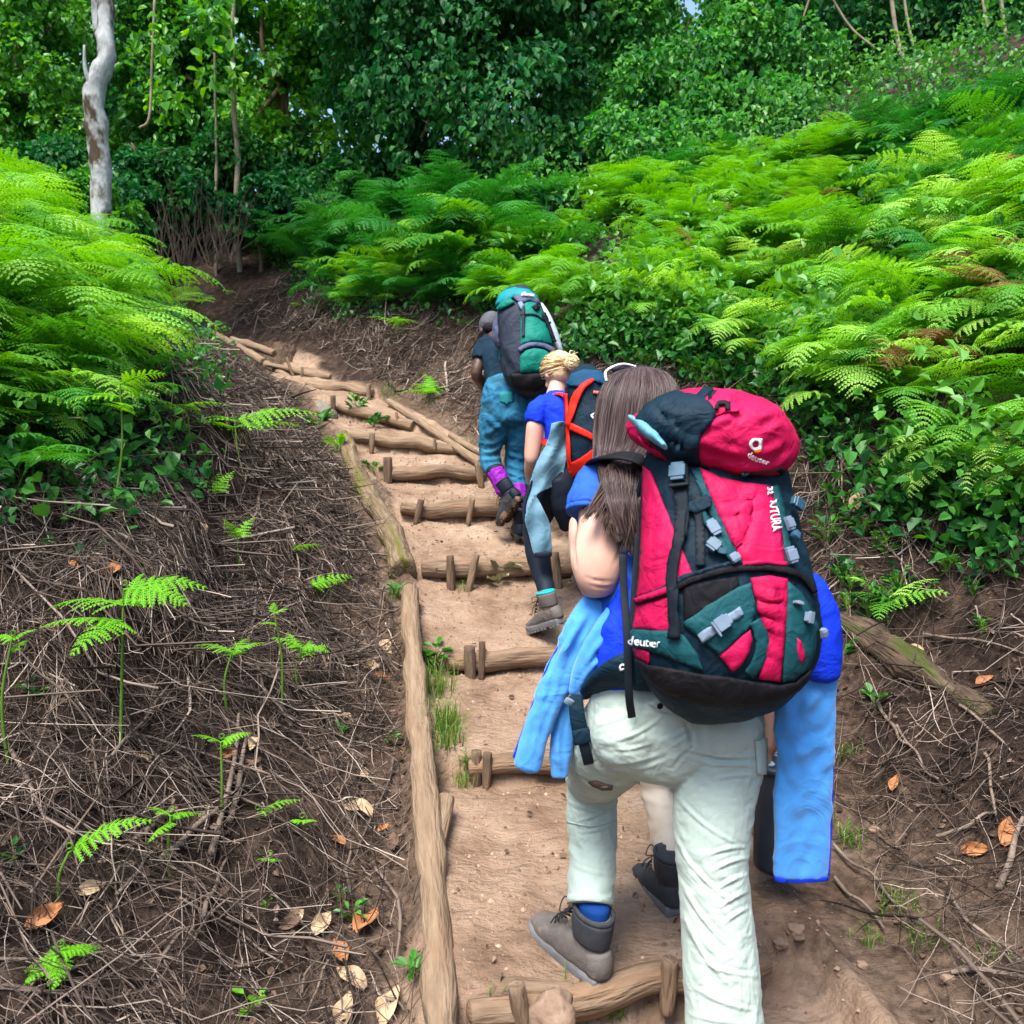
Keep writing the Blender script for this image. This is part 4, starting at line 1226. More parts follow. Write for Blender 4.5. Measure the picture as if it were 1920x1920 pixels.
# light blue cloth end poking out under the lid, red pocket edge
add(BP, 'rolled_cloth', loft([K(1187, 790, 1.935, 5, .02), K(1204, 801, 1.88, 9, .022), K(1228, 822, 1.825, 9, .02), K(1246, 837, 1.80, 5, .012)], n=16, sub=5, hint=(0, 1, 0)), mat('ice_blue_cloth', [(.05, .20, .30), (.18, .42, .54)], bump=.3, scale=30), crump=(.002, .04))
pp(BP, 'red_cuff', [(1200, 818), (1222, 838), (1246, 846), (1262, 864), (1236, 868), (1216, 856)], M_RED, LB, off=.006)
# body panels
pp(BP, 'side_panel', [(1209, 874), (1222, 884), (1240, 930), (1267, 999), (1284, 1040), (1300, 1078), (1280, 1092), (1259, 1104), (1230, 1112), (1197, 1120), (1203, 1060), (1207, 960)], M_RED, off=.006, puff=.004)
cp = pp(BP, 'front_panel', [(1311, 878), (1350, 898), (1400, 908), (1440, 912), (1448, 940), (1457, 975), (1465, 1020), (1469, 1062), (1430, 1058), (1393, 1061), (1372, 1015), (1350, 970), (1332, 932)], M_RED, off=.007, puff=.006)
text_patch('FUTURA', (1434, 942), 80, 19, MB, 1.8, .0145, M_WHITE, cp, bold=.01, squeeze=.84)
text_patch('32', (1430, 918), 80, 16, MB, 1.8, .0135, M_WHITE, cp)
pp(BP, 'panel_border', band([(1304, 880), (1326, 935), (1356, 1000), (1388, 1066)], 14), M_TEAL, off=.006)
pp(BP, 'panel_border', band([(1450, 912), (1466, 975), (1478, 1062)], 13), M_TEAL, off=.006)
# lower compartment
pp(BP, 'lower_panel', [(1406, 1084), (1440, 1080), (1473, 1085), (1473, 1128), (1468, 1200), (1461, 1275), (1422, 1270), (1432, 1230), (1437, 1200), (1425, 1160), (1414, 1116)], M_RED, off=.007, puff=.006)
pp(BP, 'lower_side_panel', [(1197, 1130), (1228, 1126), (1260, 1116), (1262, 1182), (1230, 1182), (1190, 1180)], M_RED, off=.006, puff=.003)
pp(BP, 'mesh_pocket', [(1280, 1098), (1330, 1088), (1380, 1082), (1386, 1100), (1340, 1132), (1284, 1166)], M_BLACK, off=.005)
pp(BP, 'compression_wing', [(1281, 1168), (1330, 1132), (1380, 1102), (1406, 1092), (1412, 1116), (1415, 1147), (1406, 1174), (1380, 1200), (1348, 1227), (1320, 1204)], M_TEAL, off=.008, puff=.006)
pp(BP, 'red_wedge', [(1406, 1180), (1380, 1202), (1349, 1228), (1361, 1244), (1373, 1258), (1390, 1244), (1402, 1224), (1409, 1200)], M_RED, off=.006, puff=.004)
pp(BP, 'panel_border', band([(1413, 1164), (1424, 1185), (1426, 1215), (1416, 1245), (1402, 1262)], [20, 24, 24, 22, 20]), M_TEAL, off=.009, puff=.002)
pp(BP, 'hip_band', [(1185, 1180), (1230, 1182), (1262, 1181), (1284, 1192), (1306, 1222), (1320, 1256), (1280, 1242), (1248, 1228), (1215, 1217), (1186, 1212)], M_TEAL, off=.007, puff=.003)
text_patch('deuter', (1188, 1207), 5, 21, MB, 1.85, .0135, M_WHITE, BP, bold=.0)
pp(BP, 'compression_wing', [(1474, 1090), (1499, 1112), (1518, 1146), (1530, 1178), (1524, 1220), (1512, 1250), (1484, 1272), (1464, 1276), (1470, 1200)], M_TEAL, off=.008, puff=.005)
pp(BP, 'red_slit', [(1488, 1194), (1496, 1204), (1501, 1232), (1495, 1240), (1488, 1218)], M_RED, off=.014)
pp(BP, 'base_panel', [(1194, 1232), (1219, 1245), (1262, 1252), (1317, 1262), (1370, 1268), (1423, 1278), (1461, 1282), (1490, 1276), (1516, 1252), (1512, 1270), (1494, 1290), (1450, 1312), (1380, 1322), (1308, 1314), (1250, 1296), (1215, 1268)], M_BLACK, off=.009, puff=.004)
pp(BP, 'corner_panel', [(1190, 1214), (1219, 1222), (1219, 1244), (1196, 1232)], M_RED, off=.005)
pp(BP, 'zip', band([(1198, 1132), (1230, 1122), (1262, 1108), (1300, 1087), (1361, 1070), (1419, 1065), (1478, 1073), (1505, 1088), (1522, 1112)], [5, 7, 9, 12, 13, 12, 12, 10, 7]), M_BLACK, off=.011, puff=.003, step=5)
pp(BP, 'zip_flap', band([(1200, 1124), (1232, 1113), (1262, 1098), (1300, 1077), (1361, 1059), (1393, 1056)], [3, 8, 9, 8, 8, 6]), M_NAVY, off=.012)
pp(BP, 'zip_flap', band([(1198, 1127), (1230, 1117), (1260, 1106)], 9), M_RED, off=.0135)
pp(BP, 'zip_flap', band([(1392, 1058), (1430, 1055), (1470, 1060)], 8), M_RED, off=.0135)
# straps
def buckle(px, py, d, ang, w, h, m, bv=None, off=.014, nm='buckle', parent=None):
    q, n = drape(bv or MB, px, py, d)
    a = math.radians(ang); x = RT * math.cos(a) - UP * math.sin(a); x = unit(x - (x @ n) * n); y = np.cross(n, x)
    sc = d / F
    return add(parent or BP, nm, join([box(q + n * off, x, y, n, w / 2 * sc, h / 2 * sc, .006), box(q + n * (off + .004) , x, y, n, w * .32 * sc, h * .62 * sc, .004)]), m, smooth=False)


pp(BP, 'strap', band([(1276, 862), (1279, 920), (1282, 975), (1279, 1010)], [30, 24, 22, 20]), M_WEB, off=.016)
pp(BP, 'strap', band([(1281, 960), (1276, 1020), (1266, 1080), (1268, 1140), (1268, 1197)], 18), M_WEB, off=.020, thick=.004)
pp(BP, 'strap', band([(1306, 930), (1312, 1000), (1314, 1062)], 16), M_WEB, off=.012)
buckle(1277, 893, 1.8, 84, 38, 26, M_PLASTIC, off=.024)
buckle(1278, 918, 1.8, 84, 8, 30, M_WEB, off=.024, nm='strap_slider')
pp(BP, 'strap_fold', [(1292, 946), (1322, 930), (1334, 938), (1334, 954), (1306, 966), (1292, 962)], M_NAVY, off=.016)
pp(BP, 'strap', band([(1310, 955), (1334, 992), (1362, 1036), (1384, 1062)], 14), M_TEAL, off=.011)
buckle(1337, 992, 1.8, 62, 32, 16, M_BUCKLE, off=.015, nm='strap_end')
buckle(1336, 1028, 1.8, 130, 26, 20, M_PLASTIC, off=.017)
buckle(1349, 1036, 1.8, 15, 16, 9, M_PLASTIC, off=.017)
buckle(1372, 1049, 1.8, 62, 18, 15, M_BUCKLE, off=.015, nm='strap_end')
pp(BP, 'strap', band([(1312, 1196), (1350, 1170), (1388, 1143)], 17), M_BUCKLE, off=.018, puff=0)
buckle(1352, 1168, 1.8, -35, 34, 20, M_BUCKLE, off=.022)
buckle(1340, 1177, 1.8, -35, 5, 24, M_BUCKLE, off=.026, nm='strap_slider')
buckle(1503, 1156, 1.85, 12, 17, 17, M_BUCKLE, off=.020, nm='strap_end')
buckle(1530, 1186, 1.88, 60, 17, 10, M_BUCKLE, off=.016, nm='strap_end')
buckle(1470, 985, 1.85, 80, 26, 14, M_BUCKLE, off=.014, nm='strap_end')
buckle(1476, 1042, 1.85, 76, 30, 16, M_BUCKLE, off=.014, nm='strap_end')
buckle(1480, 1012, 1.85, 40, 16, 14, M_PLASTIC, off=.018)
buckle(1482, 946, 1.9, 22, 30, 16, M_PLASTIC, off=.020)
buckle(1487, 1132, 1.85, 12, 17, 5, M_BUCKLE, off=.018, nm='strap_slider')
add(BP, 'strap', rod([P(1462, 905, 1.93), P(1476, 935, 1.93), P(1492, 985, 1.92), P(1503, 1040, 1.915), P(1512, 1085, 1.91)], .007, 8, 5), M_WEB)
add(BP, 'strap', rod([P(1478, 950, 1.90), P(1490, 1010, 1.885), P(1498, 1060, 1.88)], .006, 8, 4), M_WEB)
# shoulder straps over the shoulders, load lifters, hip belt
def flat(keys, hint): return loft(keys, n=16, sub=6, hint=hint, cap=.4, sq=2.6)
def sk(px, py, d, a, b): return (*P(px, py, d), a, b)
add(BP, 'shoulder_strap', flat([sk(1216, 905, 2.10, .032, .010), sk(1205, 866, 2.07, .030, .007), sk(1172, 855, 2.085, .026, .006), sk(1140, 856, 2.12, .026, .006), sk(1118, 866, 2.19, .026, .006), sk(1110, 890, 2.29, .026, .010), sk(1112, 920, 2.36, .03, .010), sk(1125, 1000, 2.36, .025, .009)], (0, -.4, 1)), M_BLACK)
add(BP, 'shoulder_strap', flat([sk(1300, 905, 2.11, .032, .010), sk(1298, 870, 2.17, .032, .010), sk(1290, 868, 2.28, .032, .010), sk(1295, 930, 2.37, .03, .010), sk(1300, 1010, 2.36, .025, .009)], (0, -.4, 1)), M_BLACK)
add(BP, 'load_lifter', rod([P(1222, 838, 2.0), P(1212, 862, 2.07), P(1196, 866, 2.12)], .006, 8, 4), M_WEB)
add(BP, 'strap', rod([P(1216, 868, 2.04), P(1203, 905, 2.05), P(1194, 940, 2.06), P(1190, 975, 2.09)], [.008, .008, .007, .006], 8, 4), M_WEB)
add(BP, 'hip_belt', flat([sk(1240, 1262, 1.97, .045, .016), sk(1190, 1258, 1.965, .048, .018), sk(1150, 1268, 2.0, .044, .016), sk(1116, 1288, 2.06, .032, .014), sk(1092, 1305, 2.13, .02, .010)], (.3, -1, 0)), M_NAVY)
add(BP, 'hip_belt', flat([sk(1440, 1262, 1.99, .045, .016), sk(1475, 1258, 2.01, .044, .016), sk(1495, 1268, 2.06, .036, .014), sk(1500, 1280, 2.13, .02, .010)], (-.3, -1, 0)), M_NAVY)
text_patch('d', (1160, 1246), 70, 26, bvh_of(bpy.data.objects['hip_belt'].data), 1.97, .002, M_WHITE, BP)
add(BP, 'strap', flat([sk(1168, 1040, 2.02, .009, .002), sk(1170, 1110, 1.99, .009, .002), sk(1176, 1190, 1.945, .0095, .002), sk(1178, 1260, 1.93, .0095, .002), sk(1180, 1310, 1.93, .0095, .002), sk(1185, 1345, 1.95, .0095, .002)], (0, 1, 0)), M_WEB)
add(BP, 'strap', flat([sk(1197, 1000, 2.02, .008, .002), sk(1190, 1100, 1.98, .008, .002), sk(1186, 1185, 1.95, .008, .002)], (0, 1, 0)), M_WEB)
bk = add(BP, 'belt_buckle', join([loft([sk(1080, 1304, 2.065, .017, .006), sk(1082, 1340, 2.055, .019, .006), sk(1088, 1372, 2.055, .020, .006)], n=12, sub=3, sq=3), loft([sk(1088, 1368, 2.05, .022, .009), sk(1094, 1392, 2.05, .024, .009)], n=12, sub=3, sq=4, cap=.3)]), M_NAVY)
add(BP, 'strap', flat([sk(1092, 1385, 2.05, .013, .003), sk(1099, 1412, 2.05, .013, .003), sk(1104, 1432, 2.06, .013, .003)], (0, 1, 0)), M_WEB)
add(bk, 'ladder_lock', loft([sk(1064, 1320, 2.06, .012, .004), sk(1070, 1312, 2.055, .012, .004)], n=8, sub=2), M_BUCKLE)
# ---------------------------------------------------------------- blonde walker
J = dict(head=P(1046, 702, 4.76), face=(-.35, .72, -.60), hup=(-.2, .55, .8), neck=P(1040, 742, 4.70), chest=P(1050, 792, 4.66), pelvis=P(1068, 900, 4.62),
         shL=P(1016, 770, 4.67), elL=P(998, 858, 4.60), wrL=P(1000, 908, 4.80), hdL=(.25, .3, -.9), pnL=(1, 0, 0),
         shR=P(1082, 762, 4.72), elR=P(1100, 850, 4.72), wrR=P(1092, 905, 4.9), hdR=(-.2, .4, -.8), pnR=(-1, 0, 0),
         hipL=P(1048, 905, 4.60), knL=P(1001, 1000, 4.74), anL=P(1030, 1118, 4.44), toeL=P(1004, 1172, 4.52),
         hipR=P(1086, 905, 4.64), knR=P(1088, 975, 4.98), anR=P(1092, 1075, 5.0), toeR=P(1086, 1096, 5.12), curl=.5)
W2, at2, R2 = person(J, M_SKIN, 'blonde walker with hair in a bun, royal blue shirt and dark leggings', .97)
arm = fuse([loft([K(1006, 783, 4.63, 14, .043), K(1003, 800, 4.615, 16.5, .047), K(1000, 830, 4.605, 16, .044), K(997, 858, 4.60, 14.5, .04), K(996, 868, 4.61, 10, .03)], n=18, sub=5),
            loft([K(997, 855, 4.605, 13, .036), K(994, 880, 4.67, 11.5, .033), K(996, 905, 4.77, 9, .026)], n=16, sub=5)], .006, 4)
_m = join([(co(W2.data), [tuple(p.vertices) for p in W2.data.polygons]), (co(arm), [tuple(p.vertices) for p in arm.polygons])])
W2.data = fuse([_m], .0065, 3); W2.data.materials.append(M_SKIN)
M_LEG = mat('dark_navy_leggings', [(.006, .010, .020), (.012, .018, .032)], scale=12, rough=.6, bump=.15, bscale=200, bdist=.002)
leg = fuse([loft([K(1066, 850, 4.63, 32, .10), K(1068, 895, 4.61, 40, .125), K(1064, 935, 4.61, 38, .11)], n=24, sub=5),
            loft([K(1048, 895, 4.60, 30, .095), K(1020, 945, 4.67, 29, .085), K(1001, 992, 4.745, 21, .064), K(1001, 1008, 4.745, 19, .055)], n=20, sub=6),
            loft([K(1001, 990, 4.74, 20, .06), K(1008, 1035, 4.67, 23, .064), K(1018, 1080, 4.55, 19, .054), K(1028, 1120, 4.43, 15, .045)], n=20, sub=6),
            loft([K(1082, 900, 4.64, 30, .09), K(1078, 950, 4.78, 30, .08), K(1086, 978, 4.98, 20, .06), K(1090, 1030, 5.0, 20, .06), K(1092, 1078, 5.0, 14, .045)], n=20, sub=6),
            loft([K(1048, 900, 4.52, 18, .03), K(1056, 950, 4.55, 22, .04), K(1060, 990, 4.62, 10, .03)], n=14, sub=5)], .008, 4)
crumple(leg, .002, .09, (1, 1, 1), 14, 2)
L2 = add(W2, 'leggings', leg, M_LEG)
sh = fuse([loft([K(1064, 870, 4.64, 36, .11), K(1056, 820, 4.66, 38, .11), K(1046, 770, 4.68, 42, .105), K(1042, 748, 4.70, 32, .08), K(1041, 738, 4.71, 17, .05)], n=24, sub=6),
           loft([K(1024, 756, 4.68, 19, .066), K(1008, 771, 4.64, 21, .068), K(1003, 795, 4.622, 20, .062)], n=18, sub=5, cap=.03),
           loft([K(1074, 760, 4.70, 18, .06), K(1086, 785, 4.70, 20, .06)], n=18, sub=5, cap=.03)], .008, 4)
crumple(sh, .004, .08, (1, 1, 1), 15, 2)
S2 = add(W2, 'shirt', sh, M_ROYAL)
M_REDSTRAP = mat('bright_red_strap', [(.70, .012, .006), (.80, .03, .012)], rough=.55, bump=.1)
# grey-blue jacket hanging from the waist
M_GREYBLUE = mat('grey_blue_softshell', [(.085, .19, .27), (.13, .26, .345), (.17, .31, .40)], scale=12, rough=.7, bump=.2, bscale=150, bdist=.003, wr=(9, 0.4, 0.03))
def sheet(poly, d0, dx, dy, waves, thick=.007, step=4):
    """a hanging piece of cloth: outline with its own depth, folds and thickness"""
    poly = [np.array(q, float) for q in catmull([list(q) for q in poly] + [list(poly[0])], 3)[:-1]]
    v2, e2, f2, *_ = None, None, None, None
    lo, hi = np.min(poly, 0), np.max(poly, 0)
    pts = [tuple(q) for q in poly]; nb = len(pts); bd = np.array(poly)
    for x in np.arange(lo[0] + 2, hi[0], step):
        for y in np.arange(lo[1] + 2, hi[1], step):
            if np.hypot(bd[:, 0] - x, bd[:, 1] - y).min() > step * .5: pts.append((x, y))
    v2, e2, f2, *_ = delaunay_2d_cdt([Vector(q) for q in pts], [(k, (k + 1) % nb) for k in range(nb)], [], 1, 1e-4)
    top, bot = [], []
    for q in v2:
        d = d0 + dx * (q[0] - lo[0]) + dy * (q[1] - lo[1])
        for a, wl, am, ph in waves:
            u = q[0] * math.cos(math.radians(a)) + q[1] * math.sin(math.radians(a)); d += am * math.sin(u / wl * 6.283 + ph)
        top.append(P(q[0], q[1], d)); bot.append(P(q[0], q[1], d + thick))
    n = len(v2); faces, cnt = [], set()
    for f in f2:
        f = tuple(f); a = np.array([v2[k] for k in f]); ar = sum(a[k][0] * a[(k + 1) % len(a)][1] - a[(k + 1) % len(a)][0] * a[k][1] for k in range(len(a)))
        if ar > 0: f = f[::-1]
        faces.append(f); cnt |= {(f[k], f[(k + 1) % len(f)]) for k in range(len(f))}
    out = faces + [tuple(k + n for k in f[::-1]) for f in faces] + [(b, a, a + n, b + n) for a, b in cnt if (b, a) not in cnt]
    return np.array(top + bot), out


jm = sheet([(1034, 794), (1050, 790), (1064, 795), (1067, 828), (1060, 870), (1050, 904), (1024, 918), (1003, 932), (986, 976), (981, 952), (990, 915), (1006, 867), (1026, 828)], 4.44, .0004, .0002, [(15, 44, .016, .5), (35, 24, .004, 1.), (80, 70, .008, 0)])
JB = add(W2, 'tied_jacket', jm, M_GREYBLUE, label='grey blue jacket with dark lining hanging from the waist')
add(JB, 'sleeve', sheet([(1003, 926), (1018, 953), (1031, 982), (1034, 1012), (1034, 1041), (1018, 1042), (1002, 1042), (992, 1005), (984, 975), (991, 948)], 4.425, .0006, 0, [(5, 36, .009, 1.2), (60, 50, .004, 0)], .02), M_GREYBLUE)
add(JB, 'lining', loft([K(1008, 866, 4.505, 4, .015), K(996, 905, 4.50, 4, .015), K(983, 950, 4.485, 4, .012), K(986, 985, 4.475, 3.5, .01), K(1003, 1040, 4.465, 3.5, .01)], n=10, sub=5), M_LEG)
add(JB, 'cuff', loft([K(1018, 1036, 4.447, 17, .026), K(1018.5, 1044, 4.446, 16.5, .023)], n=18, sub=2, sq=2.8, cap=.2), M_LEG)
hl = P(1054, 1168, 4.30); hl2 = P(996, 1184, 4.50)
M_TURQ = mat('turquoise_rubber', [(.005, .33, .36), (.01, .42, .44)], rough=.5, bump=0)
b2 = boot_set(W2, hl, hl2 - hl, (.0, -.25, 1), .98, M_BOOT, M_SOLE, M_BOOT, collar_m=M_TURQ)
boot_set(W2, P(1094, 1092, 4.95) - np.array((0, 0, .03)), (-.05, 1, .05), (0, 0, 1), .92, M_BOOT, M_SOLE, M_TURQ)
V, Fc = loft([(.030, .03, .028, .014, .010), (.040, .10, .030, .012, .011)], n=10, sub=3, hint=(0, 0, 1))
f = unit(hl2 - hl); u = unit(np.array((0, -.25, 1)) - (np.array((0, -.25, 1)) @ f) * f); r_ = np.cross(f, u)
add(b2, 'midsole', (hl + np.stack([-V[:, 0] * -1, V[:, 1], V[:, 2]], 1) @ np.stack([r_, f, u]), Fc), M_TURQ)
add(W2, 'sock', loft([K(1026, 1112, 4.44, 15, .046), K(1028, 1122, 4.43, 16.5, .05), K(1029, 1130, 4.42, 16, .05)], n=16, sub=3), M_LEG)
# hair: cap pulled back into a bun
f, u, r_ = R2[:, 1], R2[:, 2], R2[:, 0]
cap = fuse([ellipsoid(at2(0, -.020, .026), (.083, .094, .096), 24, 18, R2), ellipsoid(at2(0, -.045, -.025), (.068, .062, .062), 18, 12, R2)], .006, 3)
M_BLONDE = hairmat('blonde_hair', [(.42, .26, .11), (.66, .46, .22), (.82, .64, .38), (.88, .76, .52)], .4)
H2 = add(W2, 'hair', cap, mat('blonde_hair_base', [(.55, .38, .18), (.75, .56, .32)], scale=30, rough=.5, bump=.4, bscale=60))
bun = P(1072, 681, 4.64)
cur = []
rg = np.random.default_rng(5)
for _ in range(260):
    a = rg.random() * 2 * math.pi; el = .15 + 1.25 * rg.random()
    st = at2(.084 * math.cos(a) * math.sin(el), .02 + .09 * math.sin(a) * math.sin(el), .026 + .095 * math.cos(el))
    if (st - at2(0, 0, 0)) @ f > .085: continue
    m1 = at2(0, -.02, .026); mid = (st + bun) / 2; mid = m1 + unit(mid - m1) * (.097 + .004 * rg.random())
    q1 = m1 + unit(st * .7 + bun * .3 - m1) * (.096 + .004 * rg.random())
    cur.append(catmull([st, q1, mid, bun + rg.normal(size=3) * .012], 5))
for _ in range(110):
    ax = unit(rg.normal(size=3)); b_ = unit(np.cross(ax, (0.3, .2, 1))); c_ = np.cross(ax, b_); R_ = .030 + .012 * rg.random(); ph = rg.random() * 6
    cur.append(np.array([bun + b_ * R_ * math.cos(t + ph) + c_ * R_ * 1.1 * math.sin(t + ph) + ax * .012 * math.sin(t * .5) for t in np.linspace(0, 4.2, 16)]))
for _ in range(14):
    cur.append(catmull([bun, bun + rg.normal(size=3) * .02 + u * .025, bun + rg.normal(size=3) * .025 + u * .03 + r_ * .01], 5))
link('hair_strands', strands_mesh('hair_strands', cur, .0026, .0010, 6), M_BLONDE, H2)
add(H2, 'bun', ellipsoid(bun, (.034, .034, .032), 14, 10), bpy.data.materials['blonde_hair_base'])

BQ = empty('backpack', P(1100, 890, 4.45), 'small dark teal backpack with bright red straps on the blonde walker', 'backpack')
m2 = fuse([loft([K(1096, 698, 4.53, 22, .06), K(1098, 715, 4.51, 35, .10), K(1101, 745, 4.49, 40, .115), K(1104, 800, 4.46, 44, .125), K(1102, 855, 4.46, 40, .12), K(1092, 886, 4.49, 24, .07)], n=28, sub=6, sq=2.4)], .008, 3)
crumple(m2, .007, .12, (1, 1, 1), 19, 2)
add(BQ, 'main_compartment', m2, M_NAVY)
QB = bvh_of(m2)
pq = lambda nm, pl, m, off=.01, th=.008, st=4: add(BQ, nm, patch(pl, QB, 4.4, off, th, st), m)
pq('piping', band([(1064, 738), (1067, 790), (1069, 840), (1072, 886)], 5.5), M_REDSTRAP, .016)
pq('piping', band([(1112, 716), (1094, 727), (1083, 746), (1076, 772), (1068, 800)], [5, 9, 13, 11, 6]), M_REDSTRAP, .022)
pq('strap', band([(1070, 798), (1092, 810), (1116, 822)], 11), M_REDSTRAP, .014)
pq('lower_pocket', [(1070, 868), (1090, 858), (1116, 838), (1120, 856), (1096, 878), (1075, 892)], M_REDSTRAP, .014)
pq('strap', band([(1112, 736), (1124, 738), (1138, 738)], 5), mat('coral_webbing', [(.75, .10, .10), (.8, .14, .13)], bump=0), .012)
pq('white_loop', band([(1122, 774), (1108, 780), (1114, 788), (1122, 793)], 3), M_WHITE, .03)
pq('lid', [(1064, 722), (1074, 703), (1094, 696), (1122, 698), (1138, 712), (1140, 724), (1112, 716), (1090, 728)], mat('blue_teal_lid', [(.006, .04, .09), (.01, .06, .13)], bump=.3), .014)
add(BQ, 'shoulder_strap', loft([sk(1066, 748, 4.55, .016, .006), sk(1052, 739, 4.60, .018, .007), sk(1034, 741, 4.66, .02, .007), sk(1021, 752, 4.78, .02, .007), sk(1019, 800, 4.80, .02, .007)], n=12, sub=5, hint=(0, -.3, 1), sq=2.6), M_REDSTRAP)
add(BQ, 'shoulder_strap', loft([sk(1078, 752, 4.58, .016, .006), sk(1084, 745, 4.68, .02, .007), sk(1084, 770, 4.82, .02, .007)], n=12, sub=5, hint=(0, -.3, 1), sq=2.6), M_REDSTRAP)
add(BQ, 'hip_strap', loft([sk(1070, 850, 4.5, .016, .006), sk(1040, 838, 4.54, .02, .006), sk(1020, 826, 4.62, .024, .006), sk(1016, 822, 4.72, .02, .006)], n=10, sub=4, hint=(.2, -1, 0)), M_REDSTRAP)

# ---------------------------------------------------------------- man in jeans
J = dict(head=P(921, 619, 5.92), face=(-.25, .80, -.55), hup=(-.1, .55, .83), neck=P(930, 634, 5.84), chest=P(945, 672, 5.76), pelvis=P(954, 752, 5.60),
         shL=P(908, 648, 5.80), elL=P(893, 700, 5.74), wrL=P(912, 738, 5.90), hdL=(.4, .5, -.5), pnL=(.6, .2, .4),
         shR=P(975, 650, 5.86), elR=P(1000, 700, 5.84), wrR=P(985, 730, 6.0), hdR=(-.4, .5, -.5), pnR=(-.6, .2, .4),
         hipL=P(934, 762, 5.60), knL=P(916, 850, 5.64), anL=P(951, 922, 5.42), toeL=P(938, 985, 5.52),
         hipR=P(974, 762, 5.62), knR=P(966, 862, 5.70), anR=P(972, 958, 5.52), toeR=P(968, 1000, 5.66), curl=.8)
W3, at3, R3 = person(J, M_SKIN2, 'man in stained blue jeans and purple gaiters bent under a tall green pack', 1.0)
M_JEAN = mat('stained_blue_denim', [(.006, .05, .11), (.012, .10, .20), (.03, .17, .28), (.07, .22, .32)], scale=9, rough=.8, bump=.3, bscale=120, contrast=.5, second=((.018, .055, .075), 4, .54), bdist=.004, wr=(8, 0.6, 0.04))
jn = fuse([loft([K(955, 722, 5.64, 44, .125), K(953, 745, 5.61, 49, .135), K(952, 785, 5.60, 50, .13)], n=24, sub=5),
           loft([K(932, 755, 5.60, 30, .11), K(926, 800, 5.60, 28, .10), K(919, 845, 5.62, 21, .078), K(921, 870, 5.58, 19, .07), K(930, 890, 5.52, 17, .064)], n=22, sub=6, cap=.1),
           loft([K(976, 755, 5.62, 28, .11), K(971, 810, 5.65, 24, .095), K(966, 860, 5.68, 20, .075), K(969, 895, 5.62, 19, .07), K(972, 916, 5.58, 17, .065)], n=22, sub=6, cap=.1)], .008, 3)
crumple(jn, .005, .08, (1, 1, 1.3), 22, 3)
folds(jn, [(902, 850, 940, 840, 4, .012), (904, 862, 942, 858, 4, .012), (950, 850, 986, 860, 4, .012), (950, 868, 986, 880, 4, .012), (952, 885, 986, 895, 3, .010), (910, 780, 950, 810, 5, .01), (906, 815, 945, 790, 5, .01), (915, 870, 945, 880, 3, .01)])
JN = add(W3, 'jeans', jn, M_JEAN)
NB = bvh_of(jn)
add(JN, 'back_pocket', patch([(937, 736), (962, 734), (962, 752), (950, 758), (938, 753)], NB, 5.5, .006, .006, 4), mat('pocket_denim', [(.01, .15, .18), (.02, .21, .22)], bump=.3))
M_DARKTEE = mat('dark_slate_shirt', [(.002, .012, .026), (.004, .019, .038), (.006, .026, .048)], scale=12, rough=.8, bump=.2, bscale=180, bdist=.003, wr=(9, 0.5, 0.04))
sh = fuse([loft([K(956, 738, 5.64, 43, .13), K(952, 705, 5.70, 42, .12), K(945, 672, 5.76, 44, .115), K(938, 648, 5.82, 38, .09), K(932, 636, 5.85, 18, .05)], n=24, sub=6),
           loft([K(922, 642, 5.82, 20, .07), K(908, 655, 5.79, 19, .07), K(900, 675, 5.76, 15, .062)], n=18, sub=5, cap=.03),
           loft([K(968, 645, 5.86, 20, .07), K(988, 672, 5.86, 17, .062)], n=18, sub=5, cap=.03)], .008, 4)
crumple(sh, .005, .08, (1, 1, 1), 25, 2)
add(W3, 'shirt', sh, M_DARKTEE)
M_GAITER = mat('purple_gaiter_cloth', [(.13, .006, .20), (.21, .012, .31), (.26, .02, .36)], scale=10, rough=.6, bump=.3, bscale=120)
ga = fuse([loft([K(930, 884, 5.50, 17, .062), K(938, 902, 5.47, 16.5, .06), K(948, 924, 5.43, 15, .056)], n=18, sub=5, cap=.1)], .006, 2); crumple(ga, .005, .035, (1, 1, 1), 27, 2)
add(W3, 'gaiter', ga, M_GAITER)
ga = fuse([loft([K(972, 912, 5.58, 15.5, .06), K(972, 932, 5.55, 15.5, .06), K(972, 952, 5.53, 14.5, .055)], n=18, sub=5, cap=.1)], .006, 2); crumple(ga, .005, .035, (1, 1, 1), 28, 2)
add(W3, 'gaiter', ga, M_GAITER)
add(W3, 'trouser_cuff', loft([K(928, 880, 5.525, 18, .066), K(931, 889, 5.505, 18, .066)], n=18, sub=2, cap=.05), M_LEG)
hl = P(978, 936, 5.33); to_ = P(937, 990, 5.50)
boot_set(W3, hl, to_ - hl, P(944, 912, 5.44) - P(966, 960, 5.40), 1.0, M_BOOTDK, M_SOLEDK, M_LEG, label='dark boot lifted with its worn sole showing')
hr = P(976, 1011, 5.42); boot_set(W3, hr, (-.08, 1, .06), (0, 0, 1), 1.02, M_BOOTDK, M_SOLEDK, M_LEG)
# cap
M_CAP = mat('grey_cap_cloth', [(.05, .052, .062), (.115, .12, .14)], scale=22, rough=.85, bump=.4)
cp_ = fuse([ellipsoid(at3(0, -.010, .032), (.085, .104, .095), 24, 16, R3), ellipsoid(at3(0, -.045, .022), (.074, .06, .05), 18, 12, R3)], .007, 3)
add(W3, 'hair', fuse([ellipsoid(at3(0, -.045, -.022), (.074, .052, .055), 18, 12, R3)], .007, 2), M_BLACK)
H3 = add(W3, 'cap', cp_, M_CAP)
add(H3, 'peak', ellipsoid(at3(0, .115, .045), (.068, .07, .008), 18, 8, R3), M_CAP)
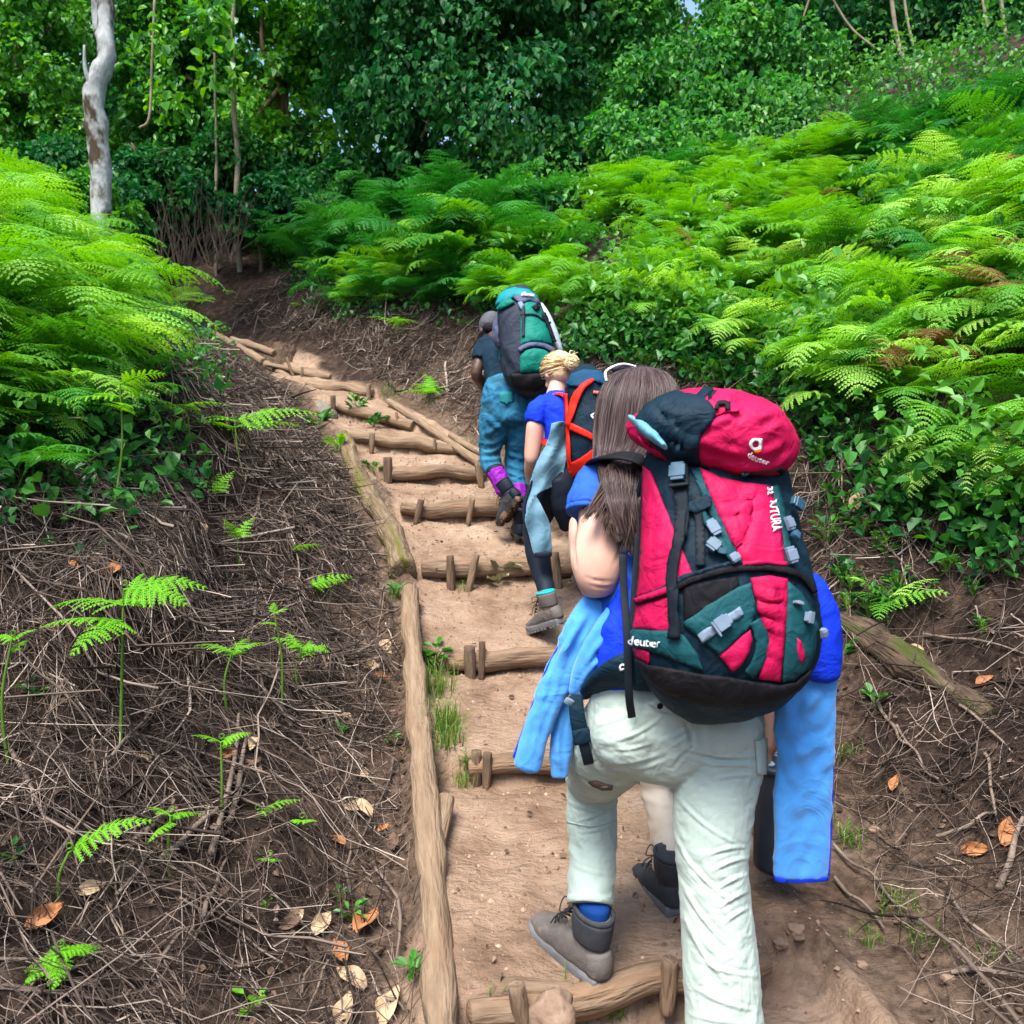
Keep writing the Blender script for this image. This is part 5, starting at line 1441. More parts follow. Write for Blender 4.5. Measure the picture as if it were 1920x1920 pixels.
# tall green pack
BG = empty('backpack', P(990, 732, 5.45), 'tall green and grey backpack on the man in stained jeans', 'backpack')
gm = fuse([loft([K(964, 549, 5.66, 14, .05), K(968, 562, 5.62, 33, .11), K(975, 590, 5.56, 41, .15), K(985, 640, 5.50, 48, .17), K(994, 690, 5.47, 51, .175), K(994, 720, 5.48, 41, .14), K(992, 732, 5.50, 24, .08)], n=32, sub=6, sq=2.4)], .008, 3)
crumple(gm, .007, .12, (1, 1, 1), 30, 2)
M_GREYPACK = mat('charcoal_pack_cloth', [(.012, .016, .030), (.021, .027, .046), (.034, .042, .064)], scale=9, rough=.65, bump=.3, bscale=200, bdist=.003, wr=(9, 0.5, 0.03))
M_GREEN = mat('emerald_pack_cloth', [(.001, .11, .085), (.002, .16, .12), (.006, .22, .17)], scale=7, rough=.6, bump=.25, bscale=220, bdist=.003, wr=(10, 0.5, 0.03))
M_AQUA = mat('aqua_lid_cloth', [(.004, .17, .20), (.01, .25, .28)], scale=9, rough=.6, bump=.25, bdist=.003)
M_GREYLAB = mat('lilac_grey_cloth', [(.055, .065, .12), (.10, .11, .18)], scale=9, rough=.6, bump=.2)
add(BG, 'main_compartment', gm, M_GREYPACK)
GBv = bvh_of(gm)
pg = lambda nm, pl, m, off=.012, puff=.012, st=4: add(BG, nm, patch(pl, GBv, 5.35, off, .012, st, puff, 8), m)
pg('front_panel', [(976, 578), (985, 568), (1005, 568), (1014, 582), (1028, 614), (1036, 648), (1016, 643), (1000, 641), (984, 645), (977, 650)], M_GREEN)
pg('lower_panel', [(976, 668), (986, 658), (1001, 654), (1020, 658), (1036, 668), (1038, 690), (1030, 697), (976, 698)], M_GREEN)
pg('curved_band', band([(974, 658), (986, 651), (1002, 647), (1018, 650), (1036, 660)], 8), M_GREYLAB, .02, .004)
pg('base_panel', [(958, 700), (1000, 700), (1034, 699), (1026, 718), (1010, 730), (975, 730), (960, 722)], M_BLACK, .012)
pg('lid', [(932, 574), (938, 556), (950, 546), (966, 542), (990, 546), (1004, 556), (1008, 566), (990, 562), (966, 558), (952, 566)], M_AQUA, .016)
pg('lid_side', [(934, 580), (946, 566), (958, 562), (966, 570), (956, 576), (940, 582)], M_GREEN, .02)
lp = pg('lid_label', [(963, 560), (974, 556), (990, 556), (1006, 564), (1010, 574), (992, 566), (976, 572)], M_GREYLAB, .020, .004)
text_patch('deuter', (979, 560), 8, 7, GBv, 5.4, .034, M_WHITE, BG, bold=.03)
pg('strap', band([(980, 578), (981, 605), (982, 634)], 6), M_GREYPACK, .03, .002)
pg('strap', band([(1014, 590), (1024, 615), (1034, 645)], 4), M_WEB, .03, .002)
pg('strap', band([(976, 593), (998, 594), (1018, 604)], 3), M_WEB, .03, .002)
pg('buckle', band([(1000, 576), (1006, 584)], 9), M_BLACK, .03, .002)
pg('buckle', band([(975, 572), (980, 584)], 8), M_BUCKLE, .03, .002)
add(BG, 'pouch', fuse([loft([K(948, 580, 5.62, 8, .03), K(947, 595, 5.60, 17, .07), K(944, 622, 5.58, 20, .085), K(942, 642, 5.58, 15, .07), K(941, 652, 5.59, 6, .03)], n=20, sub=5)], .007, 3), M_GREYLAB, crump=(.008, .06, (1, 1, 1), 33, 2))
add(BG, 'pouch_cord', rod([P(952, 580, 5.56), P(958, 600, 5.50), P(962, 620, 5.48), P(950, 600, 5.50)], .008, 8, 4), M_WEB)
add(BG, 'tent_roll', loft([K(1014, 572, 5.62, 5, .03), K(1024, 592, 5.60, 8, .05), K(1038, 625, 5.58, 8.5, .055), K(1050, 658, 5.57, 6, .04)], n=16, sub=5), mat('pale_silver_cloth', [(.36, .41, .48), (.46, .51, .58)], scale=12, rough=.5, bump=.3))
add(BG, 'strap', rod([P(1018, 600, 5.53), P(1026, 606, 5.52), P(1034, 604, 5.55)], .008, 6, 3), M_WEB)
add(BG, 'side_pocket', fuse([loft([K(958, 655, 5.60, 10, .05), K(957, 685, 5.58, 16, .08), K(962, 715, 5.58, 12, .06)], n=18, sub=5)], .008, 3), M_GREYPACK, crump=(.006, .06, (1, 1, 1), 35, 2))
add(BG, 'shoulder_strap', loft([sk(946, 650, 5.66, .03, .012), sk(930, 640, 5.78, .03, .012), sk(920, 652, 5.90, .03, .012), sk(926, 690, 5.90, .025, .01)], n=12, sub=5, hint=(0, -.4, 1)), M_GREYPACK)
add(BG, 'hip_belt', loft([sk(965, 712, 5.60, .035, .014), sk(940, 706, 5.62, .035, .014), sk(922, 714, 5.70, .025, .012)], n=12, sub=4, hint=(.2, -1, 0)), M_GREYPACK)
add(BG, 'strap', rod([P(938, 655, 5.62), P(937, 680, 5.63), P(934, 690, 5.64)], .009, 6, 3), M_AQUA)
add(BG, 'strap', rod([P(932, 684, 5.63), P(942, 700, 5.60), P(952, 710, 5.58)], .007, 6, 3), M_AQUA)

# ---------------------------------------------------------------- fourth walker, hidden behind the nearest one
hh = P(1268, 1718, 2.52); ht = P(1200, 1646, 2.77)
pel = np.array((.52, 2.85, hh[2] + .80))
J = dict(head=pel + (-.08, .42, .40), face=(-.1, .8, -.5), hup=(-.05, .5, .85), neck=pel + (-.05, .33, .30), chest=pel + (-.03, .22, .22), pelvis=pel,
         shL=pel + (-.19, .25, .26), elL=pel + (-.21, .22, .0), wrL=pel + (-.12, .42, -.02), hdL=(.3, .8, 0), pnL=(.8, 0, 0),
         shR=pel + (.18, .10, .24), elR=P(1447, 1262, 2.72), wrR=P(1441, 1405, 2.62), hdR=(-.02, .0, -1), pnR=(-1, .2, 0),
         hipL=pel + (-.09, 0, -.05), knL=P(1232, 1480, 2.85), anL=hh + .35 * (ht - hh) * .4 + np.array((0, 0, .10)), toeL=ht + np.array((0, 0, .03)),
         hipR=pel + (.09, 0, -.05), knR=pel + (.09, .22, -.36), anR=pel + (.06, .18, -.70), toeR=pel + (.04, .34, -.75), curl=1.25)
W4, at4, R4 = person(J, M_SKIN2, 'walker in beige trousers almost hidden in front of the nearest one', .95)
M_BEIGE = mat('beige_trouser_cloth', [(.42, .36, .28), (.50, .44, .36), (.55, .49, .41)], scale=5, rough=.8, bump=.15, bscale=200, bdist=.002, second=((.36, .27, .19), 4, .6))
a4 = np.array(J['anR'])
bt = fuse([loft([(*(pel + (0, 0, .08)), .15, .11), (*pel, .165, .12), (*(pel + (0, 0, -.12)), .15, .11)], n=22, sub=4),
           loft([K(1262, 1370, 2.84, 55, .10), K(1240, 1440, 2.84, 46, .085), K(1236, 1490, 2.82, 32, .075), K(1247, 1550, 2.73, 30, .07), K(1254, 1612, 2.635, 31, .070), K(1256, 1636, 2.61, 31, .066)], n=20, sub=6, cap=.06),
           loft([(*(pel + (.09, 0, -.08)), .10, .10), (*J['knR'], .075, .075), (*(a4 + (0, 0, .06)), .062, .065)], n=18, sub=6, cap=.06)], .007, 4)
crumple(bt, .004, .08, (1, 1, 1.4), 40, 2)
add(W4, 'trousers', bt, M_BEIGE)
c4 = np.array(J['chest'])
ts = fuse([loft([(*(pel + (0, 0, -.02)), .155, .115), (*(pel * .5 + c4 * .5), .145, .11), (*c4, .165, .12), (*(np.array(J['neck'])), .07, .065)], n=22, sub=5),
           loft([(*(np.array(J['shR']) * .4 + c4 * .6), .085, .085), (*J['shR'], .074, .074), (*(np.array(J['shR']) * .5 + np.array(J['elR']) * .5), .06, .06)], n=16, sub=4, cap=.05),
           loft([(*(np.array(J['shL']) * .4 + c4 * .6), .085, .085), (*J['shL'], .074, .074), (*(np.array(J['shL']) * .5 + np.array(J['elL']) * .5), .06, .06)], n=16, sub=4, cap=.05)], .008, 4)
add(W4, 'shirt', ts, M_DARKTEE)
add(W4, 'hair', fuse([ellipsoid(at4(0, -.018, .03), (.078, .092, .088), 20, 14, R4)], .007, 2), M_BLACK)
boot_set(W4, hh, ht - hh, (.0, -.06, 1), .98, M_BOOTDK, M_SOLE, M_BOOTDK, label='dark grey boot seen between the nearest walker\'s legs')
boot_set(W4, np.array((a4[0], a4[1] - .05, hh[2] + .02)), (-.05, 1, .02), (0, 0, 1), .98, M_BOOTDK, M_SOLE, M_BOOTDK)
# canister carried in the hanging hand
M_CAN = mat('dark_slate_plastic', [(.010, .016, .026), (.016, .025, .038)], scale=8, rough=.4, bump=.1, spec=.5)
CN = empty('canister', P(1462, 1627, 2.62), 'dark canister with a rim carried behind the hanging light blue sleeve', 'canister')
c0, c1 = P(1462, 1620, 2.62), P(1466, 1436, 2.62)
add(CN, 'body', loft([(*(c0 + (c1 - c0) * t), .082 * k, .082 * k) for t, k in ((0, .93), (.03, 1), (.5, 1), (.9, 1), (1, .97))], n=28, sub=3, cap=.1), M_CAN)
add(CN, 'rim', loft([(*(c1 + (c1 - c0) * t), .087, .087) for t in (-.02, .03)], n=28, sub=2, cap=.1), M_CAN)
hc = P(1443, 1424, 2.62)
add(CN, 'handle', rod([c1 + (-.07, 0, .0), hc + (-.005, -.05, .0), hc + (.0, .0, -.005), hc + (.01, .05, .0), c1 + (.07, .0, .0)], .006, 8, 5), M_BUCKLE)
# ---------------------------------------------------------------- plants
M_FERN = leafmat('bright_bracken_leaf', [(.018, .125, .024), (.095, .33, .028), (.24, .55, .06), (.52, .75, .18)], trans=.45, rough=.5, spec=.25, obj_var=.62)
M_FERNDK = leafmat('shade_toned_bracken_leaf', [(.012, .12, .022), (.032, .21, .028), (.07, .31, .028), (.13, .40, .04)], trans=.4, rough=.5, spec=.25, obj_var=.5)  # bracken green with shade mixed into the colour, for the darker ferns
M_FERNYG = leafmat('young_bracken_leaf', [(.09, .32, .012), (.15, .45, .018), (.22, .55, .03)], trans=.45, rough=.5, spec=.2, obj_var=.3)
M_FERNBR = leafmat('withered_bracken_leaf', [(.10, .05, .02), (.19, .10, .04), (.28, .17, .07)], trans=.3, rough=.7, spec=.1)
M_IVY = leafmat('dark_glossy_leaf', [(.008, .07, .028), (.02, .13, .036), (.05, .20, .034), (.13, .32, .035)], trans=.3, rough=.45, spec=.2, obj_var=.15)
M_LEAFMID = leafmat('mid_green_leaf', [(.018, .13, .03), (.065, .28, .03), (.15, .42, .03), (.30, .56, .05)], trans=.4, rough=.4, spec=.45, obj_var=.2)
M_CLIMB = leafmat('light_climber_leaf', [(.016, .12, .034), (.055, .26, .042), (.13, .40, .045), (.28, .56, .08)], trans=.45, rough=.45, spec=.3, obj_var=.1)
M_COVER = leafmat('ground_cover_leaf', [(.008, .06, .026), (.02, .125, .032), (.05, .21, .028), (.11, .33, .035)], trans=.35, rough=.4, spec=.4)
M_STEM = mat('green_stem', [(.05, .12, .015), (.11, .20, .03)], scale=20, rough=.6, bump=0)
M_STEMBR = mat('brown_stem', [(.05, .04, .02), (.12, .10, .04)], scale=20, rough=.7, bump=0)
M_LIANA = mat('pale_liana_bark', [(.10, .085, .06), (.20, .17, .12), (.27, .235, .175)], scale=12, rough=.85, bump=.3)


def tube_q(pts, r0, r1, sides=4):
    pts = np.asarray(pts, float); m = len(pts)
    T = np.gradient(pts, axis=0); T /= np.linalg.norm(T, axis=1)[:, None] + 1e-9
    h = np.array((.37, .61, .2)); a1 = np.cross(T, h); a1 /= np.linalg.norm(a1, axis=1)[:, None] + 1e-9; a2 = np.cross(T, a1)
    R = np.linspace(r0, r1, m); th = np.arange(sides) / sides * 2 * math.pi
    ring = pts[:, None] + R[:, None, None] * (np.cos(th)[None, :, None] * a1[:, None] + np.sin(th)[None, :, None] * a2[:, None])
    i = np.arange(m - 1)[:, None] * sides; j = np.arange(sides)[None]; k = (j + 1) % sides
    return ring.reshape(-1, 3), np.stack([i + j, i + k, i + sides + k, i + sides + j], -1).reshape(-1, 4)


def frond(L, az, elev, droop, width, npin, npl, rg, s0=.35, base=(0, 0, 0), tone=.5):
    """one bracken frond: (leaf verts, quads, tone) and the rachis curve"""
    m = 30
    s = np.linspace(0, 1, m); e = elev - droop * s ** 1.5
    bend = rg.normal() * .25
    a = az + bend * s ** 2
    d = np.stack([np.cos(e) * np.cos(a), np.cos(e) * np.sin(a), np.sin(e)], 1)
    C = np.vstack([np.zeros(3), np.cumsum(d[:-1] * L / (m - 1), 0)]) + np.array(base)
    side = np.stack([-np.sin(a), np.cos(a), np.zeros(m)], 1); Nn = np.cross(d, side) * 1.0
    roll = rg.normal() * .22
    side, Nn = side * math.cos(roll) + Nn * math.sin(roll), Nn * math.cos(roll) - side * math.sin(roll)
    V, A, Q = [], [], []
    n = 0
    for i in range(npin):
        f = (i + .5 * rg.random() * .6) / npin
        si = s0 + (1 - s0) * f ** .92
        x = si * (m - 1); k = min(int(x), m - 2); t = x - k
        c = C[k] * (1 - t) + C[k + 1] * t; T = d[k]; S_ = side[k]; N_ = Nn[k]
        if N_[2] < 0: N_ = -N_
        for sg in (-1, 1):
            l = width * ((1 - f) ** .8 * .97 + .03) * (.85 + .3 * rg.random())
            be = .30 + .35 * f + rg.normal() * .08
            dr = unit(S_ * sg * math.cos(be) + T * math.sin(be) + N_ * (.10 + rg.normal() * .06))
            k_ = max(4, int(npl * (l / width) ** .7))
            u = (np.arange(k_) + .45) / k_
            p = c + np.outer(u * l, dr) + np.outer(-.34 * l * u ** 2, N_)
            dd = dr[None] - np.outer(.68 * u, N_); dd /= np.linalg.norm(dd, axis=1)[:, None]
            pr = unit(T - (T @ dr) * dr)
            pl = np.minimum(l * .165, .05) * (1.04 - u) ** .7 * (.85 + .3 * rg.random(k_)) + .003
            w_ = l / k_ * .46
            for s2 in (-1, 1):
                q = unit(pr * s2)[None] * .93 + dd * .36 + np.outer(-.12 - .3 * rg.random(k_) * .6, N_)
                q /= np.linalg.norm(q, axis=1)[:, None]
                tip = p + q * pl[:, None]; mid = p + q * (pl * .42)[:, None]
                quad = np.stack([p - dd * w_ * .5, mid + dd * w_ * 1.05, tip, mid - dd * w_ * .9], 1)
                V.append(quad.reshape(-1, 3)); A.append(np.full(4 * k_, np.clip(tone + rg.normal() * .10 + .18 * (f - .4), 0, 1)) + np.repeat(rg.normal(size=k_) * .05, 4))
                Q.append(np.arange(4 * k_).reshape(-1, 4) + n); n += 4 * k_
            mid = np.stack([c, c + dr * l * .5 - N_ * .085 * l, c + dr * l * .97 - N_ * .32 * l])
            r = np.array((.0022, .0016, .0006))[:, None] * pr
            rib = np.stack([mid - r, mid + r], 1).reshape(-1, 3) + N_ * .0008
            V.append(rib); A.append(np.full(6, min(1, tone + .35))); Q.append(np.array([[0, 1, 3, 2], [2, 3, 5, 4]]) + n); n += 6
    return np.concatenate(V), np.concatenate(Q), np.clip(np.concatenate(A), 0, 1), C


def fern_parts(nf, H, L, width, rg, npin=13, npl=11, elev=(1.2, 1.5), droop=(1.3, 2.0), az0=None, spread=2.6):
    leafs, stems = [], []
    for k in range(nf):
        az = rg.random() * 6.28 if az0 is None else az0 + (rg.random() - .5) * spread
        Lf = L * (.8 + .4 * rg.random())
        s0 = .32 + .12 * rg.random()
        V, Q, A, C = frond(Lf, az, elev[0] + (elev[1] - elev[0]) * rg.random(), droop[0] + (droop[1] - droop[0]) * rg.random(), width * (.85 + .3 * rg.random()), npin, npl, rg, s0, (rg.normal() * .06, rg.normal() * .06, -.04), .35 + .3 * rg.random())
        leafs.append((V, Q, A)); stems.append(tube_q(C, .0045, .0012, 5))
    return leafs, stems


def merge_q(parts):
    V, Q, A, o = [], [], [], 0
    for p in parts:
        V.append(p[0]); Q.append(p[1] + o); o += len(p[0]); A.append(p[2] if len(p) > 2 else np.full(len(p[0]), .5))
    return np.concatenate(V), np.concatenate(Q), np.concatenate(A)


def qmesh(name, V, Q, A=None, smooth=False):
    return fast_mesh(name, V, Q.ravel(), np.full(len(Q), 4), smooth, A)


def inpoly(px, py, poly):
    px = np.asarray(px); py = np.asarray(py); r = np.zeros(px.shape, bool); n = len(poly)
    for i in range(n):
        x0, y0 = poly[i]; x1, y1 = poly[(i + 1) % n]
        c = ((y0 > py) != (y1 > py)) & (px < (x1 - x0) * (py - y0) / (y1 - y0 + 1e-9) + x0)
        r ^= c
    return r


def scatter(poly, n, dmax=15, seed=0, dmin=1.2):
    """ground points, even in the world, whose foot falls inside a region of the picture and is not hidden by the ground"""
    rg = np.random.default_rng(seed); out = []
    while len(out) < n:
        m = 4000
        x = rg.uniform(-10, 12, m); y = rg.uniform(dmin, dmax, m)
        z = height(x, y)
        pr = project(np.stack([x, y, z], -1))
        ok = inpoly(pr[:, 0], pr[:, 1], poly)
        for k in np.where(ok)[0]:
            out.append((x[k], y[k], z[k]))
            if len(out) >= n: break
        if not ok.any(): break
    return np.array(out)


# ---- bracken prototypes
rg = np.random.default_rng(31)
protos = []
for k in range(10):
    lf, st = fern_parts(3 + k % 3, .5, .95 + .25 * rg.random(), .33 + .06 * rg.random(), rg, 13, 12, (1.0, 1.5), (1.5, 2.7), -math.pi / 2, 5.2)
    V, Q, A = merge_q(lf); V2, Q2, _ = merge_q(st)
    Vm = np.concatenate([V, V2]); Qm = np.concatenate([Q, Q2 + len(V)]); Am = np.concatenate([A, np.full(len(V2), .3)])
    me = qmesh('bracken_fern', Vm, Qm, Am)
    me.materials.append(M_FERN); me.materials.append(M_STEM)
    mi = np.zeros(len(Qm), np.int32); mi[len(Q):] = 1; me.polygons.foreach_set('material_index', mi)
    protos.append((me, Vm, Qm, Am))
dark_protos = []
for me, *r in protos:
    m2 = me.copy(); m2.materials[0] = M_FERNDK; dark_protos.append(m2)

ZR = [(640, 600), (560, 480), (490, 400), (560, 350), (820, 410), (1040, 500), (1110, 400), (1300, 345), (1500, 340), (1700, 280), (1920, 225), (2700, 100), (2700, 1150), (1930, 1040), (1800, 960), (1640, 800), (1450, 690), (1270, 620), (1130, 640), (1040, 640), (900, 590), (760, 590)]
ZL = [(-800, 330), (-200, 360), (20, 390), (90, 460), (140, 520), (180, 580), (210, 650), (190, 690), (150, 680), (140, 720), (60, 830), (-160, 860), (-800, 900)]
pr_pts = scatter(ZR, 1380, 14.5, 3, 2.6)
pr_pts = pr_pts[(vnoise(pr_pts * 1.1, 61) > -.40) | (project(pr_pts)[:, 0] > 1560) & (project(pr_pts)[:, 1] > 480)]
pl_pts = scatter(ZL, 520, 10.5, 4, 2.2)
bend_pts = scatter([(470, 430), (560, 380), (760, 390), (1010, 440), (1060, 520), (900, 560), (760, 540), (600, 540), (490, 500)], 110, 14.5, 13, 6)
BEND = {tuple(p) for p in bend_pts}
allp = [(p, 'R') for p in np.vstack([pr_pts, bend_pts])] + [(p, 'L') for p in pl_pts]
allp.sort(key=lambda t: project(t[0])[2])
rest, n_ind = [], 0
LABELS = {'R': ('bright green bracken fern in the dense bank of ferns on the right hillside', 'bracken ferns on the right hillside'),
          'L': ('bright green bracken fern in the dense patch at the upper left by the pale trunk', 'bracken ferns by the pale trunk'),
          'S': ('bracken fern with shade put into its deep green on the right hillside', 'shade-toned ferns on the right hillside'),
          'D': ('bracken fern with shade put into its deep green behind the bend of the stairs', 'bracken ferns behind the bend')}
for p, sd in allp:
    pxy = project(p)
    bend = tuple(p) in BEND
    dark = sd == 'R' and (pxy[0] < 900 + 60 * rg.normal() and pxy[1] < 520 or bend and rg.random() < .55 or vnoise(np.array(p) * .75, 71) < -.22 + .08 * rg.normal())  # patches of fern that get the leaf colour with painted-in shade
    s = (.40 + .40 * rg.random()) * (1.15 if sd == 'L' else 1.7 if bend else .88 if pxy[2] < 5 else 1.0)
    rz = rg.normal() * 1.7 + (.35 if sd == 'L' else -.35)
    if n_ind < 300 and pxy[2] < 9 and -40 < pxy[0] < 1990 or (dark and pxy[0] < 1000 and n_ind < 300):
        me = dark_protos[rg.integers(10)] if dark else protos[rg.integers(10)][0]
        o = bpy.data.objects.new('bracken_fern', me); COL.objects.link(o)
        o.location = p; nrm = gn(p[0], p[1])
        o.rotation_euler = (-.35 * nrm[1] + rg.normal() * .08, .35 * nrm[0] + rg.normal() * .08, rz); o.scale = (s, s, s)
        tag(o, LABELS['D' if dark and pxy[0] < 1000 else 'S' if dark else sd][0], 'fern', LABELS['D' if dark and pxy[0] < 1000 else 'S' if dark else sd][1]); n_ind += 1
    else:
        rest.append((p, s, rz, rg.integers(10), dark))
for want, nm, m_ in ((False, 'bracken', M_FERN), (True, 'shade_toned_bracken', M_FERNDK)):
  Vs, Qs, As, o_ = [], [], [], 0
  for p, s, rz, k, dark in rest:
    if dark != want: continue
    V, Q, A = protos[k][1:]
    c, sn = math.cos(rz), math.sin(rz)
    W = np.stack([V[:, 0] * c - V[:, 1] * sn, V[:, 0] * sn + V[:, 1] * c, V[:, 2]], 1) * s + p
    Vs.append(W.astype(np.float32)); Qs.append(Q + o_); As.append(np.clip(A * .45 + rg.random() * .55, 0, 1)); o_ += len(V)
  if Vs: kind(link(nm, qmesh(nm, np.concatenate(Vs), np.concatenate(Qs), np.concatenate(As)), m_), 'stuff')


wither = []
for me, *r in protos[:3]:
    m3 = me.copy(); m3.materials[0] = M_FERNBR; m3.materials[1] = M_STEMBR; wither.append(m3)
for k, p in enumerate(np.vstack([scatter(ZR, 22, 11, 91, 3.5), scatter(ZL, 8, 8, 92, 2.5)])):
    o = bpy.data.objects.new('bracken_fern', wither[k % 3]); COL.objects.link(o); o.location = p; o.rotation_euler = (.25, rg.normal() * .3, rg.normal() * .9); s = .38 + .25 * rg.random(); o.scale = (s, s, s)
    tag(o, 'withered brown bracken fern among the green ones on the right hillside' if k < 22 else 'withered brown bracken fern in the green patch at the upper left', 'fern', 'withered ferns on the right hillside' if k < 22 else 'withered ferns at the upper left')


# ---- broad leaves
def leaves(Pt, D, N, ln, wd, rg, fold=.25, tone=None):
    """one folded leaf (2 quads) per point"""
    n = len(Pt)
    D = D / (np.linalg.norm(D, axis=1)[:, None] + 1e-9); N = N - (N * D).sum(1)[:, None] * D; N /= np.linalg.norm(N, axis=1)[:, None] + 1e-9
    S_ = np.cross(D, N)
    ln = np.asarray(ln)[:, None]; wd = np.asarray(wd)[:, None]
    f = fold * wd
    v = np.stack([Pt, Pt + D * ln * .32 + S_ * wd * .5 + N * f, Pt + D * ln * .72 + S_ * wd * .36 + N * f * .7, Pt + D * ln - N * ln * .12, Pt + D * ln * .72 - S_ * wd * .36 + N * f * .7, Pt + D * ln * .32 - S_ * wd * .5 + N * f], 1)
    i = np.arange(n)[:, None] * 6
    q = np.stack([i + np.array([[0, 1, 2, 3]]), i + np.array([[0, 3, 4, 5]])], 1).reshape(-1, 4)
    t = rg.random(n) if tone is None else np.clip(tone, 0, 1)
    return v.reshape(-1, 3), q, np.repeat(t, 6)


def blob_leaves(blobs, n, size, rg, droop=.5, shell=.35, hollow=.0):
    """leaves through a crown made of lumps; blobs (x,y,z,r)"""
    B = np.array(blobs); w = B[:, 3] ** 2; w = w / w.sum()
    k = rg.choice(len(B), n, p=w)
    d = rg.normal(size=(n, 3)); d /= np.linalg.norm(d, axis=1)[:, None]
    rr = B[k, 3] * (1 - shell * np.abs(rg.normal(size=n)) * .9)
    rr = np.maximum(rr, .1) * (1 + .16 * vnoise(d * 3 + k[:, None] * 7.1, 4))
    pt = B[k, :3] + d * rr[:, None] * np.array((1, 1, .95))
    nn = fbm(pt * 2.2, 2, 9)
    keep = nn > -.30 + hollow
    pt, d, k = pt[keep], d[keep], k[keep]; m = len(pt)
    N = d * .6 + np.array((0, 0, .75)) + rg.normal(size=(m, 3)) * .45
    D = d * .5 + rg.normal(size=(m, 3)) * .55 + np.array((0, 0, -droop))
    sz = size * np.clip(np.exp(rg.normal(size=m) * .35) * .92, .4, 1.55)
    tone = .32 + .22 * nn[keep] + .16 * rg.normal(size=m)
    return leaves(pt, D, N, sz, sz * (.62 + .2 * rg.random(m)), rg, tone=tone)


def pxblobs(lst, d):
    out = []
    for x, y, r, *dd in lst:
        dz = d + (dd[0] if dd else 0)
        out.append((*P(x, y, dz), r / F * dz))
    return out


def gb(px, d):
    x = P(px, 800, d)[0]
    return np.array((x, d, gz(x, d)))


def tree(name, label, cat, base, blobs, n, size, m, rg, trunk_r=.14, top=None, bark=None, group=None, droop=.5, limbs=5, shell=.35, hollow=0, trunk_pts=None):
    b = np.array(base); o = empty(name, b, label, cat, group)
    V, Q, A = blob_leaves(blobs, n, size, rg, droop, shell, hollow)
    cr = link('crown', qmesh('crown', V - b, Q, A), m); cr.parent = o
    B = np.array(blobs); c = B[:, :3].mean(0) if top is None else np.array(top)
    pts = trunk_pts if trunk_pts is not None else [b - (0, 0, .3), b * .6 + c * .4 + rg.normal(size=3) * .15, c]
    parts = [loft(np.column_stack([catmull(pts, 4), np.linspace(trunk_r, trunk_r * .55, len(catmull(pts, 4)))[:, None] @ np.ones((1, 2))]), n=12, sub=2, hint=(0, 1, 0) if abs(pts[-1][2] - pts[0][2]) > 1 else (0, 0, 1))]
    for k in rg.permutation(len(B))[:limbs]:
        st = np.array(pts[-2]) * .4 + np.array(pts[-1]) * .6
        parts.append(rod([st, (st + B[k, :3]) / 2 + rg.normal(size=3) * .2, B[k, :3]], [trunk_r * .45, trunk_r * .12], 7, 4))
    V, Fc = join(parts)
    tk_ = link('trunk', new_mesh('trunk', V - b, Fc), bark or M_DARKWOOD); tk_.parent = o
    return o


rg = np.random.default_rng(77)
# the vine-hung tree in the middle
tree('vine_covered_tree', 'tall tree smothered in dark glossy vines standing behind the ferns in the middle', 'tree', gb(930, 13.0),
     pxblobs([(930, 40, 150), (800, -20, 150), (1040, 40, 110), (1040, 160, 95), (940, 190, 140, -.4), (1060, 270, 70, -.2), (1000, 320, 85, -.5), (840, 140, 150), (700, 70, 110, .6), (740, -60, 140), (900, 310, 80), (1060, 370, 60, -.4), (660, 180, 70, .8), (1000, -90, 160), (880, -140, 170), (640, -20, 90, .5), (960, 400, 70, -.6), (1030, 420, 60, -.9), (880, 400, 70, -.3), (790, 260, 80), (720, 180, 80, .3)], 12.3),
     34000, .105, M_IVY, rg, .22, P(900, 60, 12.6), droop=.9, limbs=9)
# hanging curtain of climbers right of it, over the slope
tree('climber_thicket', 'slope thicket of light green climbers right of the vine-hung tree', 'thicket', gb(1290, 13.6),
     pxblobs([(1180, 60, 95), (1180, -60, 110), (1300, 20, 105), (1290, 140, 90, -.6), (1400, 90, 100, -.3), (1420, -30, 110), (1180, 170, 70, -.6), (1330, 210, 60, -1.0), (1500, 110, 80, -.5), (1130, 20, 60), (1240, 240, 50, -1.2), (1420, 190, 60, -1.), (1150, 250, 55, -1.2), (1200, 290, 50, -1.6), (1290, 270, 50, -1.6), (1360, 260, 50, -1.6), (1480, 200, 55, -1.4)], 12.6),
     38000, .085, M_CLIMB, rg, .12, P(1290, 40, 13.5), droop=.8, limbs=6)
tree('forest_tree', 'dark broad-leaved tree at the upper right corner hung with pale lianas', 'tree', gb(1790, 13.6),
     pxblobs([(1620, 10, 90), (1720, -40, 120), (1850, 20, 110), (1950, 70, 110, -.4), (1760, 70, 80, .8), (1560, -60, 110), (1890, -90, 140), (1660, 110, 60, .5), (1990, -20, 110), (1900, 140, 70, .0), (1700, 170, 60, .2), (1800, 160, 65, .2), (1600, 190, 60, .2), (1990, 130, 70, -.3)], 12.6),
     17000, .105, M_IVY, rg, .2, P(1800, -60, 13), limbs=8, hollow=.15)
tree('forest_tree', 'second dark tree behind the climbers at the top right', 'tree', gb(1600, 16.4),
     pxblobs([(1480, -40, 110), (1580, 60, 90), (1680, 60, 90), (1460, 60, 90), (1800, 60, 100), (1900, 20, 110), (1660, -60, 110), (1990, 60, 110), (1560, 150, 80), (1680, 140, 80), (1800, 130, 80), (1920, 110, 80)], 15.5),
     15000, .12, M_IVY, rg, .16, P(1600, -40, 15.5), limbs=7)
